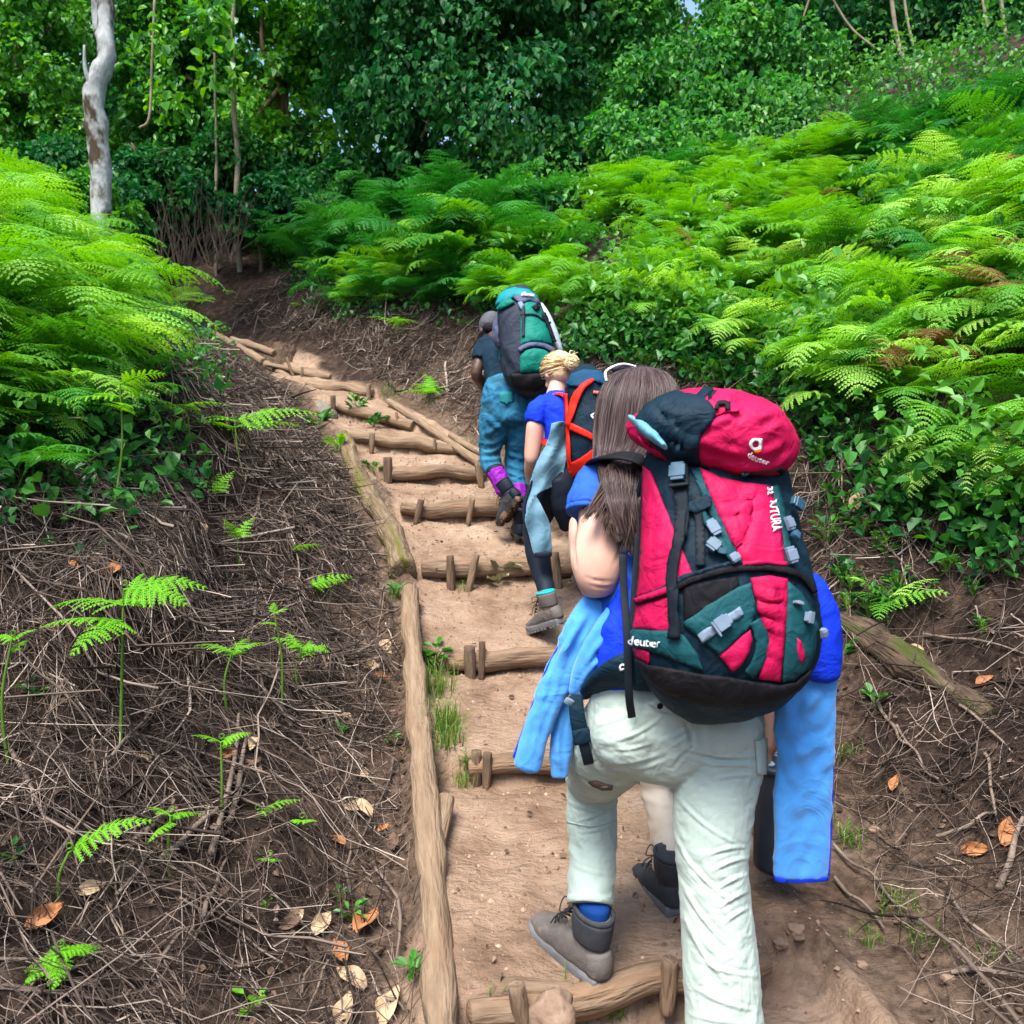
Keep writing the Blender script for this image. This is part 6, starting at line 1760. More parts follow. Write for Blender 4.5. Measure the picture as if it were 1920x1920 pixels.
# trees behind on the left
tree('forest_tree', 'leafy mid-green tree filling the upper left corner behind the pale trunk', 'tree', gb(40, 14.2),
     pxblobs([(0, 40, 110), (-90, 140, 110), (70, 140, 100), (20, 230, 80), (110, 30, 90), (90, 230, 70), (-60, 20, 110), (-110, 260, 90), (130, 250, 60), (60, -90, 120)], 13.5),
     22000, .095, M_LEAFMID, rg, .15, P(40, 60, 13.5), limbs=6, hollow=.08)
tree('forest_tree', 'leafy tree between the pale trunk and the slim sapling', 'tree', gb(330, 15),
     pxblobs([(270, 60, 90), (360, 90, 90), (300, 170, 90), (390, 190, 80), (250, 230, 70), (350, 260, 70), (420, 70, 80), (300, -40, 110), (410, 270, 60)], 14.2),
     21000, .10, M_LEAFMID, rg, .13, P(330, 80, 14.2), limbs=6, hollow=.05)
tree('forest_tree', 'broad-leaved tree with pale gaps of sky between sapling and vine-hung tree', 'tree', gb(540, 14.8),
     pxblobs([(480, 60, 85), (560, 40, 80), (520, 130, 75), (600, 110, 70), (470, 190, 70), (560, 240, 60), (620, 30, 80), (500, -40, 110), (640, 250, 50), (480, 280, 50)], 14.0),
     15000, .11, M_LEAFMID, rg, .12, P(540, 60, 14), limbs=6, hollow=.1)
# shrubs at the foot of the forest
for k, (x, y, rr, d, lab, m_) in enumerate([(560, 400, 70, 12.8, 'dark shrub at the forest edge left of the shaded ferns', M_IVY), (660, 470, 50, 12.0, 'low dark shrub above the brown bank', M_IVY), (470, 390, 60, 12.4, 'dark shrub beside the slim sapling', M_IVY),
                                            (1090, 430, 70, 10.2, 'glossy dark shrub under the right edge of the vine-hung tree', M_COVER), (300, 330, 70, 13.2, 'shadowy bush in the hollow right of the pale trunk', M_IVY), (800, 380, 80, 13.2, 'dark leafy bush below the vine-hung tree', M_IVY),
                                            (1010, 420, 60, 12.2, 'leafy bush at the foot of the vine-hung tree', M_IVY), (60, 330, 80, 12.5, 'dark bush behind the ferns at the left edge', M_IVY), (420, 300, 60, 13.2, 'bush behind the bare dead stems', M_IVY), (640, 350, 80, 13.4, 'dark bush low between the sapling and the vine-hung tree', M_IVY), (740, 330, 80, 13.6, 'bush in the gap left of the vine-hung tree', M_IVY), (540, 340, 80, 14.0, 'bush right behind the slim pale sapling', M_IVY), (1560, 260, 60, 12.4, 'leafy bush on the slope below the pale lianas', M_COVER), (250, 400, 75, 12.6, 'dark bush in the hollow just right of the pale trunk', M_IVY), (340, 400, 70, 13.4, 'dark bush behind the dead brown stems', M_IVY), (150, 400, 60, 11.6, 'leafy bush at the foot of the pale trunk', M_LEAFMID), (1420, 300, 60, 12.2, 'bush under the light green climbers', M_LEAFMID)]):
    c = P(x, y, d); R_ = rr / F * d
    bl = [(*(c + rg.normal(size=3) * R_ * .5 * (1.2, .6, .7)), R_ * (.55 + .3 * rg.random())) for _ in range(7)]
    tree('shrub', lab, 'shrub', (c[0], c[1], gz(c[0], c[1])), bl, 4200, .09, m_, rg, .04, c, limbs=5)

# pale crooked tree at the left
bp_ = [P(193, 520, 9.3), P(192, 430, 9.3), P(188, 330, 9.3), P(179, 250, 9.3), P(177, 180, 9.3), P(189, 137, 9.3), P(200, 100, 9.3), P(199, 40, 9.35), P(197, -60, 9.4), P(215, -200, 9.5)]
M_PALEBARK = mat('pale_lichen_bark', [(.10, .09, .08), (.32, .33, .33), (.52, .55, .56)], scale=9, rough=.9, bump=.7, bscale=30, aniso=(1.5, 1.5, .8), second=((.05, .036, .022), 4.6, .48), contrast=.5)
o = tree('pale_barked_tree', 'crooked tree with white blotchy bark rising out of the ferns at the left', 'tree', (bp_[0][0], bp_[0][1], gz(bp_[0][0], bp_[0][1])),
         pxblobs([(120, -190, 130), (260, -230, 140), (200, -330, 150), (60, -280, 120), (330, -330, 120)], 9.6), 4500, .14, M_LEAFMID, rg, .16, bark=M_PALEBARK, trunk_pts=bp_, limbs=4)
for c in o.children:
    if c.name.startswith('trunk'):
        K_ = [(*p, r / F * 9.3, r / F * 9.3) for p, r in zip(bp_, (21, 18, 18, 18.5, 18.5, 18.5, 16, 15.5, 15.5, 14))]
        V, Fc = loft(K_, n=20, sub=8)
        V = V + .02 * fbm(V * 6, 3, 3)[:, None] * np.array((1, 1, 0))
        tr_b = rod([P(173, 165, 9.25), P(160, 130, 9.2), P(158, 85, 9.2)], [.03, .012], 7, 4)
        V, Fc = join([(V, Fc), tr_b, rod([P(186, 60, 9.4), P(182, 20, 9.45), P(180, -60, 9.5)], [.06, .05], 8, 4)])
        me = new_mesh('trunk', V - np.array(o.location), Fc); me.materials.append(M_PALEBARK); c.data = me

# slim saplings and bare stems
def sapling(pts, r, label, leafy=0, mb=None):
    g0 = np.array((pts[0][0], pts[0][1], gz(pts[0][0], pts[0][1]) - .05)); pts = [g0] + list(pts[1:]) if g0[2] > pts[0][2] else [g0] + list(pts)
    b = np.array(pts[0]); o = empty('sapling', b, label, 'sapling')
    V, Fc = rod(pts, [r, r * .8, r * .6], 9, 6); V = V + .008 * fbm(V * 9, 2, 3)[:, None]
    t = link('trunk', new_mesh('trunk', V - b, Fc), mb or M_LIANA); t.parent = o
    if leafy:
        B = [(*(np.array(pts[-1]) + rg.normal(size=3) * .4), .35) for _ in range(4)]
        V, Q, A = blob_leaves(B, leafy, .13, rg)
        c = link('crown', qmesh('crown', V - b, Q, A), M_LEAFMID); c.parent = o


dS = gp(450, 505)[1]
sapling([P(450, 505, dS), P(443, 400, dS), P(446, 300, dS), P(438, 200, dS), P(436, 100, dS), P(440, -80, dS)], .05, 'slim pale sapling standing upright left of the shaded ferns', 500)
sapling([P(405, 500, dS), P(404, 400, dS), P(406, 280, dS), P(402, 100, dS)], .03, 'thin dark sapling just left of the slim pale one', 250)
0 and sapling([P(554, 350, 11.4), P(553, 280, 11.4), P(556, 220, 11.4), P(566, 190, 11.4)], .02, 'short sapling with big yellow-green leaves before the gap of sky', 60, M_STEM)
0 and sapling([P(652, 330, 11.2), P(654, 220, 11.3), P(660, 80, 11.4), P(655, -60, 11.5)], .04, 'straight stem hung with climbers at the left of the vine-hung tree', 300)
sapling([P(1178, 160, 12.4), P(1174, 90, 12.5), P(1180, 20, 12.6)], .02, 'thin stem among the light green climbers', 100)
o = empty('dead_brush', gp(380, 500), 'clump of bare brown stems in the hollow left of the slim pale sapling', 'dead brush')
parts = []
for k in range(70):
    x = 300 + 150 * rg.random(); d = 10.6 + 1.2 * rg.random(); y0 = 500 - 10 * rg.random()
    h = 60 + 120 * rg.random(); lean = rg.normal() * 35
    parts.append(tube_q(catmull([P(x, y0, d), P(x + lean * .4 + rg.normal() * 8, y0 - h * .5, d), P(x + lean, y0 - h, d)], 4), .008 + .008 * rg.random(), .003))
V, Q, A = merge_q(parts)
c = link('stems', qmesh('stems', V - np.array(o.location), Q), mat('dry_stem', [(.025, .018, .012), (.07, .05, .033), (.12, .095, .065)], bump=0)); c.parent = o
# lianas at the upper right
for k, (pl, r, lab) in enumerate([([(1665, -60, 11.9), (1680, 60, 11.8), (1700, 130, 11.6), (1712, 190, 11.4)], .028, 'long pale liana slanting down at the top right'), ([(1690, -60, 11.9), (1700, 30, 11.8), (1718, 110, 11.7)], .018, 'thin liana beside the long pale one'),
                                  ([(1530, -40, 12.2), (1500, 60, 12), (1515, 110, 11.9)], .014, 'thin hanging liana over the climbers'), ([(1535, -50, 12.2), (1590, 45, 12), (1640, 90, 11.9)], .016, 'slanting liana crossing the dark hollow'),
                                  ([(1835, -50, 11.6), (1850, 45, 11.5)], .022, 'short pale liana near the top edge at the right'), ([(1870, -50, 11.5), (1885, 60, 11.4), (1890, 115, 11.2), (1905, 130, 11)], .022, 'crooked liana nearest the right edge'),
                                  ([(290, 0, 12.6), (285, 120, 12.6), (280, 220, 12.5), (262, 240, 12.5)], .02, 'curved hanging liana right of the pale trunk'), ([(1400, 20, 12.3), (1425, 70, 12.2)], .012, 'short grey liana on the climber thicket')]):
    tag(link('liana', new_mesh('liana', *rod([P(*q) for q in pl], r, 7, 6)), M_LIANA), lab, 'liana')

# far forest behind everything
rgf = np.random.default_rng(99)
B = []
for k in range(230):
    x = -1700 + 5400 * rgf.random(); d = 19 + 8 * rgf.random(); y = -220 + 560 * rgf.random() ** 1.1
    B.append((*P(x, y, d), (85 + 60 * rgf.random()) / F * d))
V, Q, A = blob_leaves(B, 50000, .34, rgf, shell=.5, hollow=-.1)
kind(link('forest', qmesh('forest', V, Q, A), M_IVY), 'stuff')

# ground cover leaves under the ferns and on the slope
rgc = np.random.default_rng(55)
ZC = [(600, 610), (480, 480), (420, 300), (800, 250), (1050, 220), (1500, 60), (2800, -200), (2800, 1250), (1900, 1060), (1650, 960), (1540, 1000), (1480, 760), (1250, 680), (1060, 680), (880, 620)]
pc = scatter(ZC, 76000, 15, 6, 2.4)
pc2 = scatter([(-160, 330), (230, 480), (430, 640), (380, 760), (200, 800), (100, 1000), (-160, 1050)], 2600, 10, 7, 2)
pc = np.vstack([pc, pc2, scatter([(230, 560), (400, 600), (450, 680), (400, 780), (240, 740)], 1500, 10, 8, 3), scatter([(-40, 640), (240, 640), (330, 800), (400, 900), (280, 1000), (100, 1060), (-40, 1060)], 2200, 8, 9, 1.5), scatter([(1040, 620), (1250, 640), (1500, 700), (1700, 860), (1920, 1020), (1920, 1130), (1640, 1010), (1540, 1000), (1480, 780), (1250, 700), (1060, 690)], 6000, 9, 14, 2)]); n = len(pc)
cl = vnoise(pc * 1.6, 12)
keep = rgc.random(n) < np.clip(.55 + .9 * cl, .08, 1); pc = pc[keep]; n = len(pc)
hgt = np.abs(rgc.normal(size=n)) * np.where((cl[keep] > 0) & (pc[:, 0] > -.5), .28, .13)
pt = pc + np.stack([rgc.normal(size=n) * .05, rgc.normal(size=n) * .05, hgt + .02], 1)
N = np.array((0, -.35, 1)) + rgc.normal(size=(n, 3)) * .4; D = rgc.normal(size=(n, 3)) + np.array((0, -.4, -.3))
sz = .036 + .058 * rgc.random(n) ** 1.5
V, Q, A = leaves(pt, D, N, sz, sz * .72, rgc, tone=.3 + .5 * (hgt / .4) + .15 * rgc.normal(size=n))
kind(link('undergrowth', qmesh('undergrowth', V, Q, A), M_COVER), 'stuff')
# ---------------------------------------------------------------- litter, young ferns, weeds, grass
M_TWIG = hairmat('dry_twig', [(.014, .009, .008), (.060, .043, .034), (.16, .12, .097), (.44, .36, .30)], .8)
M_TWIG.node_tree.nodes['Principled BSDF'].inputs['Specular IOR Level'].default_value = .2


def twig_mass(P0, L, az, lift0, lift1, r, rg, bend=.3, m=6):
    n = len(P0); t = np.linspace(0, 1, m)
    a = az[:, None] + bend * rg.normal(size=(n, 1)) * t[None] + .12 * rg.normal(size=(n, m)).cumsum(1)
    dx = np.cos(a) * (L / (m - 1))[:, None]; dy = np.sin(a) * (L / (m - 1))[:, None]
    X_ = P0[:, :1] + np.cumsum(dx, 1) - dx[:, :1]; Y_ = P0[:, 1:2] + np.cumsum(dy, 1) - dy[:, :1]
    Zg = height(X_.ravel(), Y_.ravel()).reshape(n, m)
    Zg = np.maximum(Zg, (Zg[:, :1] + Zg[:, -1:]) / 2 - .05)
    Zz = Zg + lift0[:, None] * (1 - t) + lift1[:, None] * t + .006
    C = np.stack([X_, Y_, Zz], -1)
    qe = trail_coords(X_.ravel(), Y_.ravel())[0].reshape(n, m).min(1)
    ok = qe > .02 + .1 * rg.random(n)
    C = C[ok]; r = r[ok]; n = len(C)
    T = np.gradient(C, axis=1); T /= np.linalg.norm(T, axis=2)[..., None] + 1e-9
    h = np.array((.2, .3, .93)); a1 = np.cross(T, h); a1 /= np.linalg.norm(a1, axis=2)[..., None] + 1e-9; a2 = np.cross(T, a1)
    th = np.arange(3) / 3 * 2 * math.pi
    R = r[:, None] * np.interp(t, (0, .7, 1), (1, .85, .35))[None]
    ring = C[:, :, None] + R[..., None, None] * (np.cos(th)[None, None, :, None] * a1[:, :, None] + np.sin(th)[None, None, :, None] * a2[:, :, None])
    i = np.arange(m - 1)[:, None] * 3; j = np.arange(3)[None]; k = (j + 1) % 3
    q = np.stack([i + j, i + k, i + 3 + k, i + 3 + j], -1).reshape(1, -1, 4) + (np.arange(n) * m * 3)[:, None, None]
    return ring.reshape(-1, 3), q.reshape(-1, 4), m * 3, ok


rgl = np.random.default_rng(2024)
ZLB = [(-300, 620), (380, 640), (560, 740), (640, 900), (700, 1050), (740, 1150), (770, 1500), (800, 2300), (-500, 2300)]
ZBB = [(330, 500), (480, 500), (640, 590), (900, 570), (960, 620), (960, 850), (860, 800), (740, 720), (600, 650), (430, 600)]
ZRB = [(980, 640), (1250, 650), (1500, 700), (1700, 820), (2100, 980), (2300, 2000), (1780, 2000), (1620, 1620), (1500, 1500), (1250, 1250), (1080, 950), (1000, 760)]
sets = [(scatter(ZLB, 26000, 9, 21, 1.0), 1.0), (scatter(ZBB, 4500, 12, 22, 6), .9), (scatter(ZRB, 9000, 9, 23, 1.2), .9)]
V_, Q_, A_, o_ = [], [], [], 0
for pts, sc in sets:
    near = project(pts)[:, 2]
    keep = rgl.random(len(pts)) < np.clip(.75 + .8 * vnoise(pts * 1.3, 2), .2, 1)
    pts = pts[keep]; n = len(pts)
    L = sc * np.clip(np.exp(rgl.normal(size=n) * .65 - 1.75), .05, .9)
    up = rgl.random(n) < .14
    az = np.where(rgl.random(n) < .45, -.9 + rgl.normal(size=n) * .7, rgl.random(n) * 6.28)
    l0 = np.abs(rgl.normal(size=n)) * .03; l1 = np.where(up, np.abs(rgl.normal(size=n)) * .14, np.abs(rgl.normal(size=n)) * .05)
    r = (.0010 + .0020 * rgl.random(n) ** 2 + .0035 * (rgl.random(n) < .05)) * np.clip(near[keep] / 3, .9, 2) * np.clip(.6 + L, .6, 1.5)
    V, Q, per, ok = twig_mass(pts, L, az, l0, np.minimum(l1, L * .8), r, rgl)
    V_.append(V); Q_.append(Q + o_); A_.append(np.repeat(np.clip(.40 + .30 * rgl.normal(size=ok.sum()), 0, 1), per)); o_ += len(V)
kind(link('dead_twigs', qmesh('dead_twigs', np.concatenate(V_), np.concatenate(Q_), np.concatenate(A_), True), M_TWIG), 'stuff')

# heavier sticks, each its own
M_STICK = mat('grey_brown_stick', [(.07, .052, .04), (.16, .122, .096), (.27, .215, .17)], scale=14, rough=.85, bump=.5, bscale=60)
LBL = {'L': ('dead stick lying in the bracken litter on the left bank', 'sticks on the left bank'), 'R': ('dead stick lying on the dirt of the right bank', 'sticks on the right bank')}
sticks = [(245, 620, 1380, 1500, 5), (60, 330, 1700, 1290, 4), (210, 330, 1440, 1285, 6), (400, 460, 1620, 1360, 11), (250, 330, 1590, 1530, 13), (310, 420, 1625, 1525, 12), (440, 460, 1560, 1400, 11), (380, 430, 1740, 1620, 8), (340, 540, 1700, 1830, 5),
          (170, 235, 1400, 1790, 5), (300, 345, 1830, 1760, 8), (660, 656, 1690, 1600, 6), (470, 480, 1230, 1100, 6), (255, 420, 810, 1050, 6), (240, 520, 820, 1040, 5), (0, 85, 1070, 1030, 6), (330, 370, 1040, 1270, 5), (500, 470, 860, 1000, 6), (650, 665, 990, 1040, 6),
          (120, 60, 1290, 1440, 5), (700, 760, 1860, 1920, 7), (560, 640, 1880, 1760, 4), (40, 160, 1890, 1720, 4), (215, 300, 1700, 1600, 7), (520, 565, 900, 1100, 4), (130, 260, 1060, 1120, 5), (590, 640, 1230, 1320, 4), (360, 270, 1900, 1770, 4)]
stR = [(1740, 1920, 1200, 1235, 5), (1560, 1700, 1600, 1720, 6), (1570, 1660, 1660, 1760, 7), (1780, 1900, 1700, 1830, 7), (1870, 1920, 1680, 1560, 12), (1680, 1760, 1380, 1480, 5), (1800, 1900, 1340, 1420, 6), (1650, 1700, 1330, 1420, 7), (1760, 1860, 1590, 1540, 7), (1780, 1960, 1830, 1850, 9), (1850, 1865, 1420, 1550, 6), (1640, 1760, 950, 1080, 4), (1590, 1660, 860, 960, 4)]
for sd, lst in (('L', sticks), ('R', stR)):
    for x0, x1, y0, y1, w_ in lst:
        pts = []
        for t in np.linspace(0, 1, 5):
            q = gp(x0 + (x1 - x0) * t + rgl.normal() * 4, y0 + (y1 - y0) * t + rgl.normal() * 4); pts.append(q + np.array((0, 0, .02 + .02 * rgl.random())))
        d = project(pts[2])[2]; r = w_ / F * d * .55
        V, Fc = rod(pts, [r, r * .9, r * .55], 7, 5)
        V = V + .25 * r * fbm(V * 30, 2, 5)[:, None]
        tag(link('stick', new_mesh('stick', V, Fc), M_STICK), LBL[sd][0], 'stick', LBL[sd][1])

# crumbs of leaf litter
ZT = [(840, 2000), (800, 1420), (770, 1060), (660, 820), (620, 770), (880, 860), (960, 1000), (1100, 1100), (1400, 1500), (1640, 1900)]
pts = np.vstack([scatter(ZLB, 6500, 8, 31, 1.0), scatter(ZRB, 2200, 8, 32, 1.2), scatter(ZBB, 2500, 12, 33, 6), scatter(ZT, 170, 8, 34, 1.6)]); n = len(pts)
sz = .012 + .022 * rgl.random(n) ** 2
V, Q, A = leaves(pts + np.array((0, 0, .012)), rgl.normal(size=(n, 3)) * (1, 1, .5), np.array((0, -.3, 1)) + rgl.normal(size=(n, 3)) * .6, sz, sz * .7, rgl)
M_CRUMB = leafmat('brown_litter_leaf', [(.03, .018, .012), (.075, .048, .034), (.16, .105, .075), (.30, .215, .165)], trans=.08, rough=.8, spec=.15)
kind(link('leaf_litter', qmesh('leaf_litter', V, Q, A), M_CRUMB), 'stuff')
# crumbs and pebbles scattered on the treads
pts = scatter(ZT, 5000, 8, 41, 1.4); n = len(pts)
cb = []
oc = np.array([(1, 0, 0), (0, 1, 0), (-1, 0, 0), (0, -1, 0), (0, 0, 1), (0, 0, -.6)], float)
of = np.array([(0, 1, 4), (1, 2, 4), (2, 3, 4), (3, 0, 4), (1, 0, 5), (2, 1, 5), (3, 2, 5), (0, 3, 5)])
s = (.0022 + .0085 * rgl.random(n) ** 5)[:, None, None]
Vp = pts[:, None] + np.array((0, 0, .001)) + s * (oc[None] * (.7 + .6 * rgl.random((n, 6, 1))))
Fp = (of[None] + (np.arange(n) * 6)[:, None, None]).reshape(-1, 3)
kind(link('soil_crumbs', fast_mesh('soil_crumbs', Vp.reshape(-1, 3), Fp.ravel(), np.full(len(Fp), 3), False, np.repeat(rgl.random(n), 6)), hairmat('soil_crumb', [(.12, .075, .048), (.24, .15, .10), (.40, .29, .21)], .9)), 'stuff')

# fallen leaves
M_DEADLEAF = [mat('tan_dead_leaf', [(.30, .20, .115), (.47, .34, .21), (.56, .43, .28)], scale=22, rough=.7, bump=.3), mat('orange_dead_leaf', [(.22, .085, .035), (.36, .15, .06), (.44, .21, .09)], scale=22, rough=.65, bump=.3), mat('dark_dead_leaf', [(.09, .055, .04), (.17, .11, .08)], scale=22, rough=.75, bump=.3)]


def dead_leaf(px, py, size, ang, k, label, group=None):
    c = gp(px, py); d = project(c)[2]; L = size / F * d; n_ = gn(c[0], c[1])
    nx_, ny_ = 9, 7; V = []
    for i in range(nx_):
        for j in range(ny_):
            u = i / (nx_ - 1); v = (j / (ny_ - 1) - .5) * 2
            w_ = .30 * math.sin(math.pi * min(1, u * .92 + .05)) ** .8 * (1 - .35 * u)
            V.append((u - .5, v * w_, .28 * abs(v) ** 1.5 * w_ * 2.2 + .10 * math.sin(u * 5 + k) + .05 * math.sin(9 * u + 4 * v)))
    V = np.array(V) * L
    a = math.radians(ang); x = np.array((math.cos(a), math.sin(a), 0)); z = unit(n_ + rgl.normal(size=3) * .25 + np.array((0, -.35, 0))); x = unit(x - (x @ z) * z); y = np.cross(z, x)
    V = c + z * .022 + V @ np.stack([x, y, z])
    Fc = [(i * ny_ + j, (i + 1) * ny_ + j, (i + 1) * ny_ + j + 1, i * ny_ + j + 1) for i in range(nx_ - 1) for j in range(ny_ - 1)]
    tag(link('fallen_leaf', new_mesh('fallen_leaf', V, Fc), M_DEADLEAF[k % 3]), label, 'leaf', group)


G_ = 'fallen leaves on the left bank'
for px, py, s, a, k, lab in [(84, 1718, 70, 70, 1, 'big orange-brown curled leaf at the lower left by the flat young fern'), (170, 1668, 52, 40, 0, 'tan leaf up the slope from the big orange-brown one'), (424, 1412, 34, 80, 1, 'orange-brown leaf under the young fern with curled tips'),
                             (600, 1737, 60, 75, 0, 'pale tan leaf standing on its edge near the long pole'), (688, 1738, 78, 70, 1, 'long orange leaf nearest the long edging pole'), (640, 1792, 62, 120, 1, 'brown leaf between the pale tan leaf and the bottom edge'),
                             (656, 1838, 66, 150, 0, 'tan leaf below the brown one near the bottom edge'), (735, 1892, 80, 75, 0, 'pale wood chip like leaf at the bottom by the pole'), (648, 1900, 70, 85, 0, 'tan leaf touching the bottom edge'),
                             (668, 1525, 62, 170, 0, 'pale flat leaf lying across the bare dirt by the pole'), (698, 1250, 44, 170, 0, 'pale thin leaf beside the orange scrap near the pole top'), (714, 1273, 32, 10, 1, 'small orange scrap of leaf near the top of the long pole'),
                             (464, 1442, 46, 30, 2, 'brown leaf right of the orange leaf under the young fern'), (632, 1582, 34, 150, 1, 'small orange leaf at the edge of the bare dirt'), (683, 1465, 34, 20, 0, 'small pale leaf on the bare dirt left of the pole'), (740, 1585, 44, 95, 2, 'narrow brown leaf against the long pole')]:
    dead_leaf(px, py, s, a, k, lab)
for px, py, s, a, k, lab in [(1850, 1280, 34, 10, 1, 'orange leaf high on the right bank past the fallen log'), (1682, 1470, 34, 40, 1, 'small orange leaf on the dirt right of the hanging sleeve'), (1830, 1592, 50, 10, 1, 'brown curled leaf low on the right bank'), (1885, 1562, 60, 60, 1, 'long orange leaf at the right edge of the picture'), (1712, 1224, 36, 170, 0, 'tan leaf resting on the mossy fallen log')]:
    dead_leaf(px, py, s, a, k, lab)
for k in range(30):
    q = scatter(ZLB if k < 20 else ZRB, 1, 4.5, 600 + k, 1.4)[0]; pr = project(q)
    dead_leaf(pr[0], pr[1], 26 + 20 * rgl.random(), rgl.random() * 360, int(rgl.integers(3)), 'small dead leaf among the twigs on the left bank' if k < 20 else 'small dead leaf on the right bank', G_ if k < 20 else 'fallen leaves on the right bank')


# young bracken
def young(base, top, spread, k, label, elev=(.05, .45), az=None, npin=9, npl=7, mats=None, droop=.7, width=.34, name='young_fern'):
    b = gp(*base); d = project(b)[2]; t = P(*top, b[1] + .01)
    o = empty(name, b, label, 'fern')
    mid = (b + t) / 2 + np.array((rgl.normal() * .02, rgl.normal() * .02, 0))
    V, Q = tube_q(catmull([b - (0, 0, .05), mid, t], 6), .006, .0032, 6)
    s = link('stem', qmesh('stem', V - b, Q, None, True), M_STEM); s.parent = o
    L = spread / F * d
    for i in range(k):
        a = (az[i] if az is not None else (i / k * 6.28 + rgl.normal() * .3))
        hb = t - (t - b) * (.10 * (i // 2))
        V, Q, A, C = frond(L * (.85 + .3 * rgl.random()), a, elev[0] + (elev[1] - elev[0]) * rgl.random(), droop, L * width, npin, npl, rgl, .08, hb - b, .55)
        V2, Q2 = tube_q(C, .003, .001, 4)
        f = link('frond', qmesh('frond', np.concatenate([V, V2]), np.concatenate([Q, Q2 + len(V)]), np.concatenate([A, np.full(len(V2), .3)])), mats or M_FERNYG); f.parent = o
    # curled tip
    th = np.linspace(0, 5, 12); rr = .016 * (1 - th / 6)
    cr = t + np.stack([rr * np.sin(th), np.zeros(12), .012 + rr * (1 - np.cos(th))], 1)
    V, Q = tube_q(cr, .003, .002, 5); c = link('curled_tip', qmesh('curled_tip', V - b, Q), M_STEM); c.parent = o
    return o


young((225, 1400), (232, 1105), 150, 6, 'umbrella-shaped young fern on a tall thin stalk at the left', (-.05, .25), [-.1, .35, 1.6, 2.9, 3.5, 4.6], 11, 8)
young((415, 1535), (414, 1392), 62, 3, 'young fern with curled tips above the orange-brown leaf', (.2, .6), [.2, 3.0, 1.4])
young((430, 1340), (435, 1222), 75, 3, 'young three-armed fern left of the fan-shaped one', (.2, .5), [.3, 2.8, 1.5])
young((572, 1310), (566, 1215), 62, 5, 'fan-shaped bright young fern near the middle of the left bank', (.1, .9), [.0, 3.1, .7, 2.4, 1.5])
young((527, 1345), (515, 1150), 34, 3, 'slim young fern with a small head behind the fan-shaped one', (.2, .8))
young((18, 1430), (22, 1200), 44, 3, 'young fern on a straight stalk at the left edge', (.2, .7), [.2, 2.8, 1.5])
young((322, 1650), (320, 1530), 62, 4, 'small four-armed young fern low on the left bank', (.1, .8), [.4, 2.7, 1.5, 4.6])
young((112, 1680), (128, 1600), 165, 1, 'single leaning frond low on the left bank', (.62, .64), [.25], 12, 8, droop=.9, width=.28)
young((478, 1545), (482, 1525), 80, 1, 'short single frond beside the four-armed young fern', (.45, .5), [.3], 9, 7)
young((566, 1580), (565, 1540), 28, 2, 'tiny two-armed fern by the bare dirt', (.1, .3), [0, 3.1])
young((505, 1625), (504, 1612), 26, 2, 'tiny flat fern under the short single frond', (.1, .3), [0, 3.1])
young((112, 1850), (112, 1785), 82, 6, 'flat bright young fern near the lower left corner', (-.1, .15), None, 10, 8)
young((462, 900), (440, 790), 150, 4, 'spreading young fern whose long arm points at the stairs', (.15, .45), [.25, 2.6, 3.0, .7], 12, 7)
young((575, 1110), (580, 1100), 85, 2, 'low pair of fronds left of the mossy log end', (.3, .5), [.3, .6], 9, 7)
young((455, 1080), (445, 1010), 60, 2, 'narrow climbing fern on the dark overhang', (.9, 1.2), [1.2, 4.4], 9, 6)
young((410, 960), (405, 925), 60, 2, 'narrow upright fern above the dark overhang', (.8, 1.1), [.9, 1.9], 9, 6)
young((545, 1040), (550, 1030), 60, 1, 'single low frond above the low pair', (.35, .4), [.3], 9, 6)
young((210, 960), (225, 720), 90, 5, 'leafy young fern with drooping arms below the fern patch', (-.1, .5))
young((160, 760), (150, 640), 110, 5, 'tall young fern at the lower rim of the fern patch', (-.1, .6))
young((350, 850), (345, 760), 90, 4, 'young fern under the arching frond', (.1, .6))
young((810, 750), (808, 735), 60, 6, 'small bright fern on the brown bank left of the man\'s pack', (.2, 1.0), None, 9, 6)
young((740, 640), (742, 600), 55, 4, 'little fern hanging down the brown bank', (-.3, .4))
young((1668, 1170), (1668, 1120), 105, 6, 'dull yellow-green fern above the mossy fallen log', (.0, .7), None, 9, 7, M_FERN)
young((1600, 1110), (1610, 1085), 60, 3, 'small yellowish fern at the edge of the blue jacket', (.1, .6), None, 8, 6, M_FERN)
young((440, 545), (442, 550), 40, 3, 'flat little fern on the litter below the slim sapling', (.0, .3), None, 7, 5)
young((560, 575), (562, 572), 34, 3, 'flat little fern on the litter right of the sapling', (.0, .3), None, 7, 5)
# large drooping ferns
for (x, y, s, rz, lab) in [(20, 850, .62, .2, 'large drooping fern hanging over the left edge'), (130, 820, .55, .9, 'drooping fern next to the one at the left edge'), (330, 600, .75, .6, 'fern with one long arching frond over the head of the stairs'),
                           (1800, 880, .60, -.5, 'large drooping fern over the right bank beside the pack'), (1720, 790, .58, -.7, 'drooping fern left of the largest one on the right bank'), (1890, 960, .55, -.3, 'drooping fern at the right edge above the fallen log'), (1420, 690, .5, -.6, 'small fern behind the crimson pack lid'), (60, 700, .7, .5, 'drooping fern in the middle of the left edge')]:
    p = gp(x, y); o = bpy.data.objects.new('bracken_fern', protos[int(s * 100) % 10][0]); COL.objects.link(o); o.location = p; o.rotation_euler = (.1, 0, rz); o.scale = (s,) * 3
    tag(o, lab, 'fern')


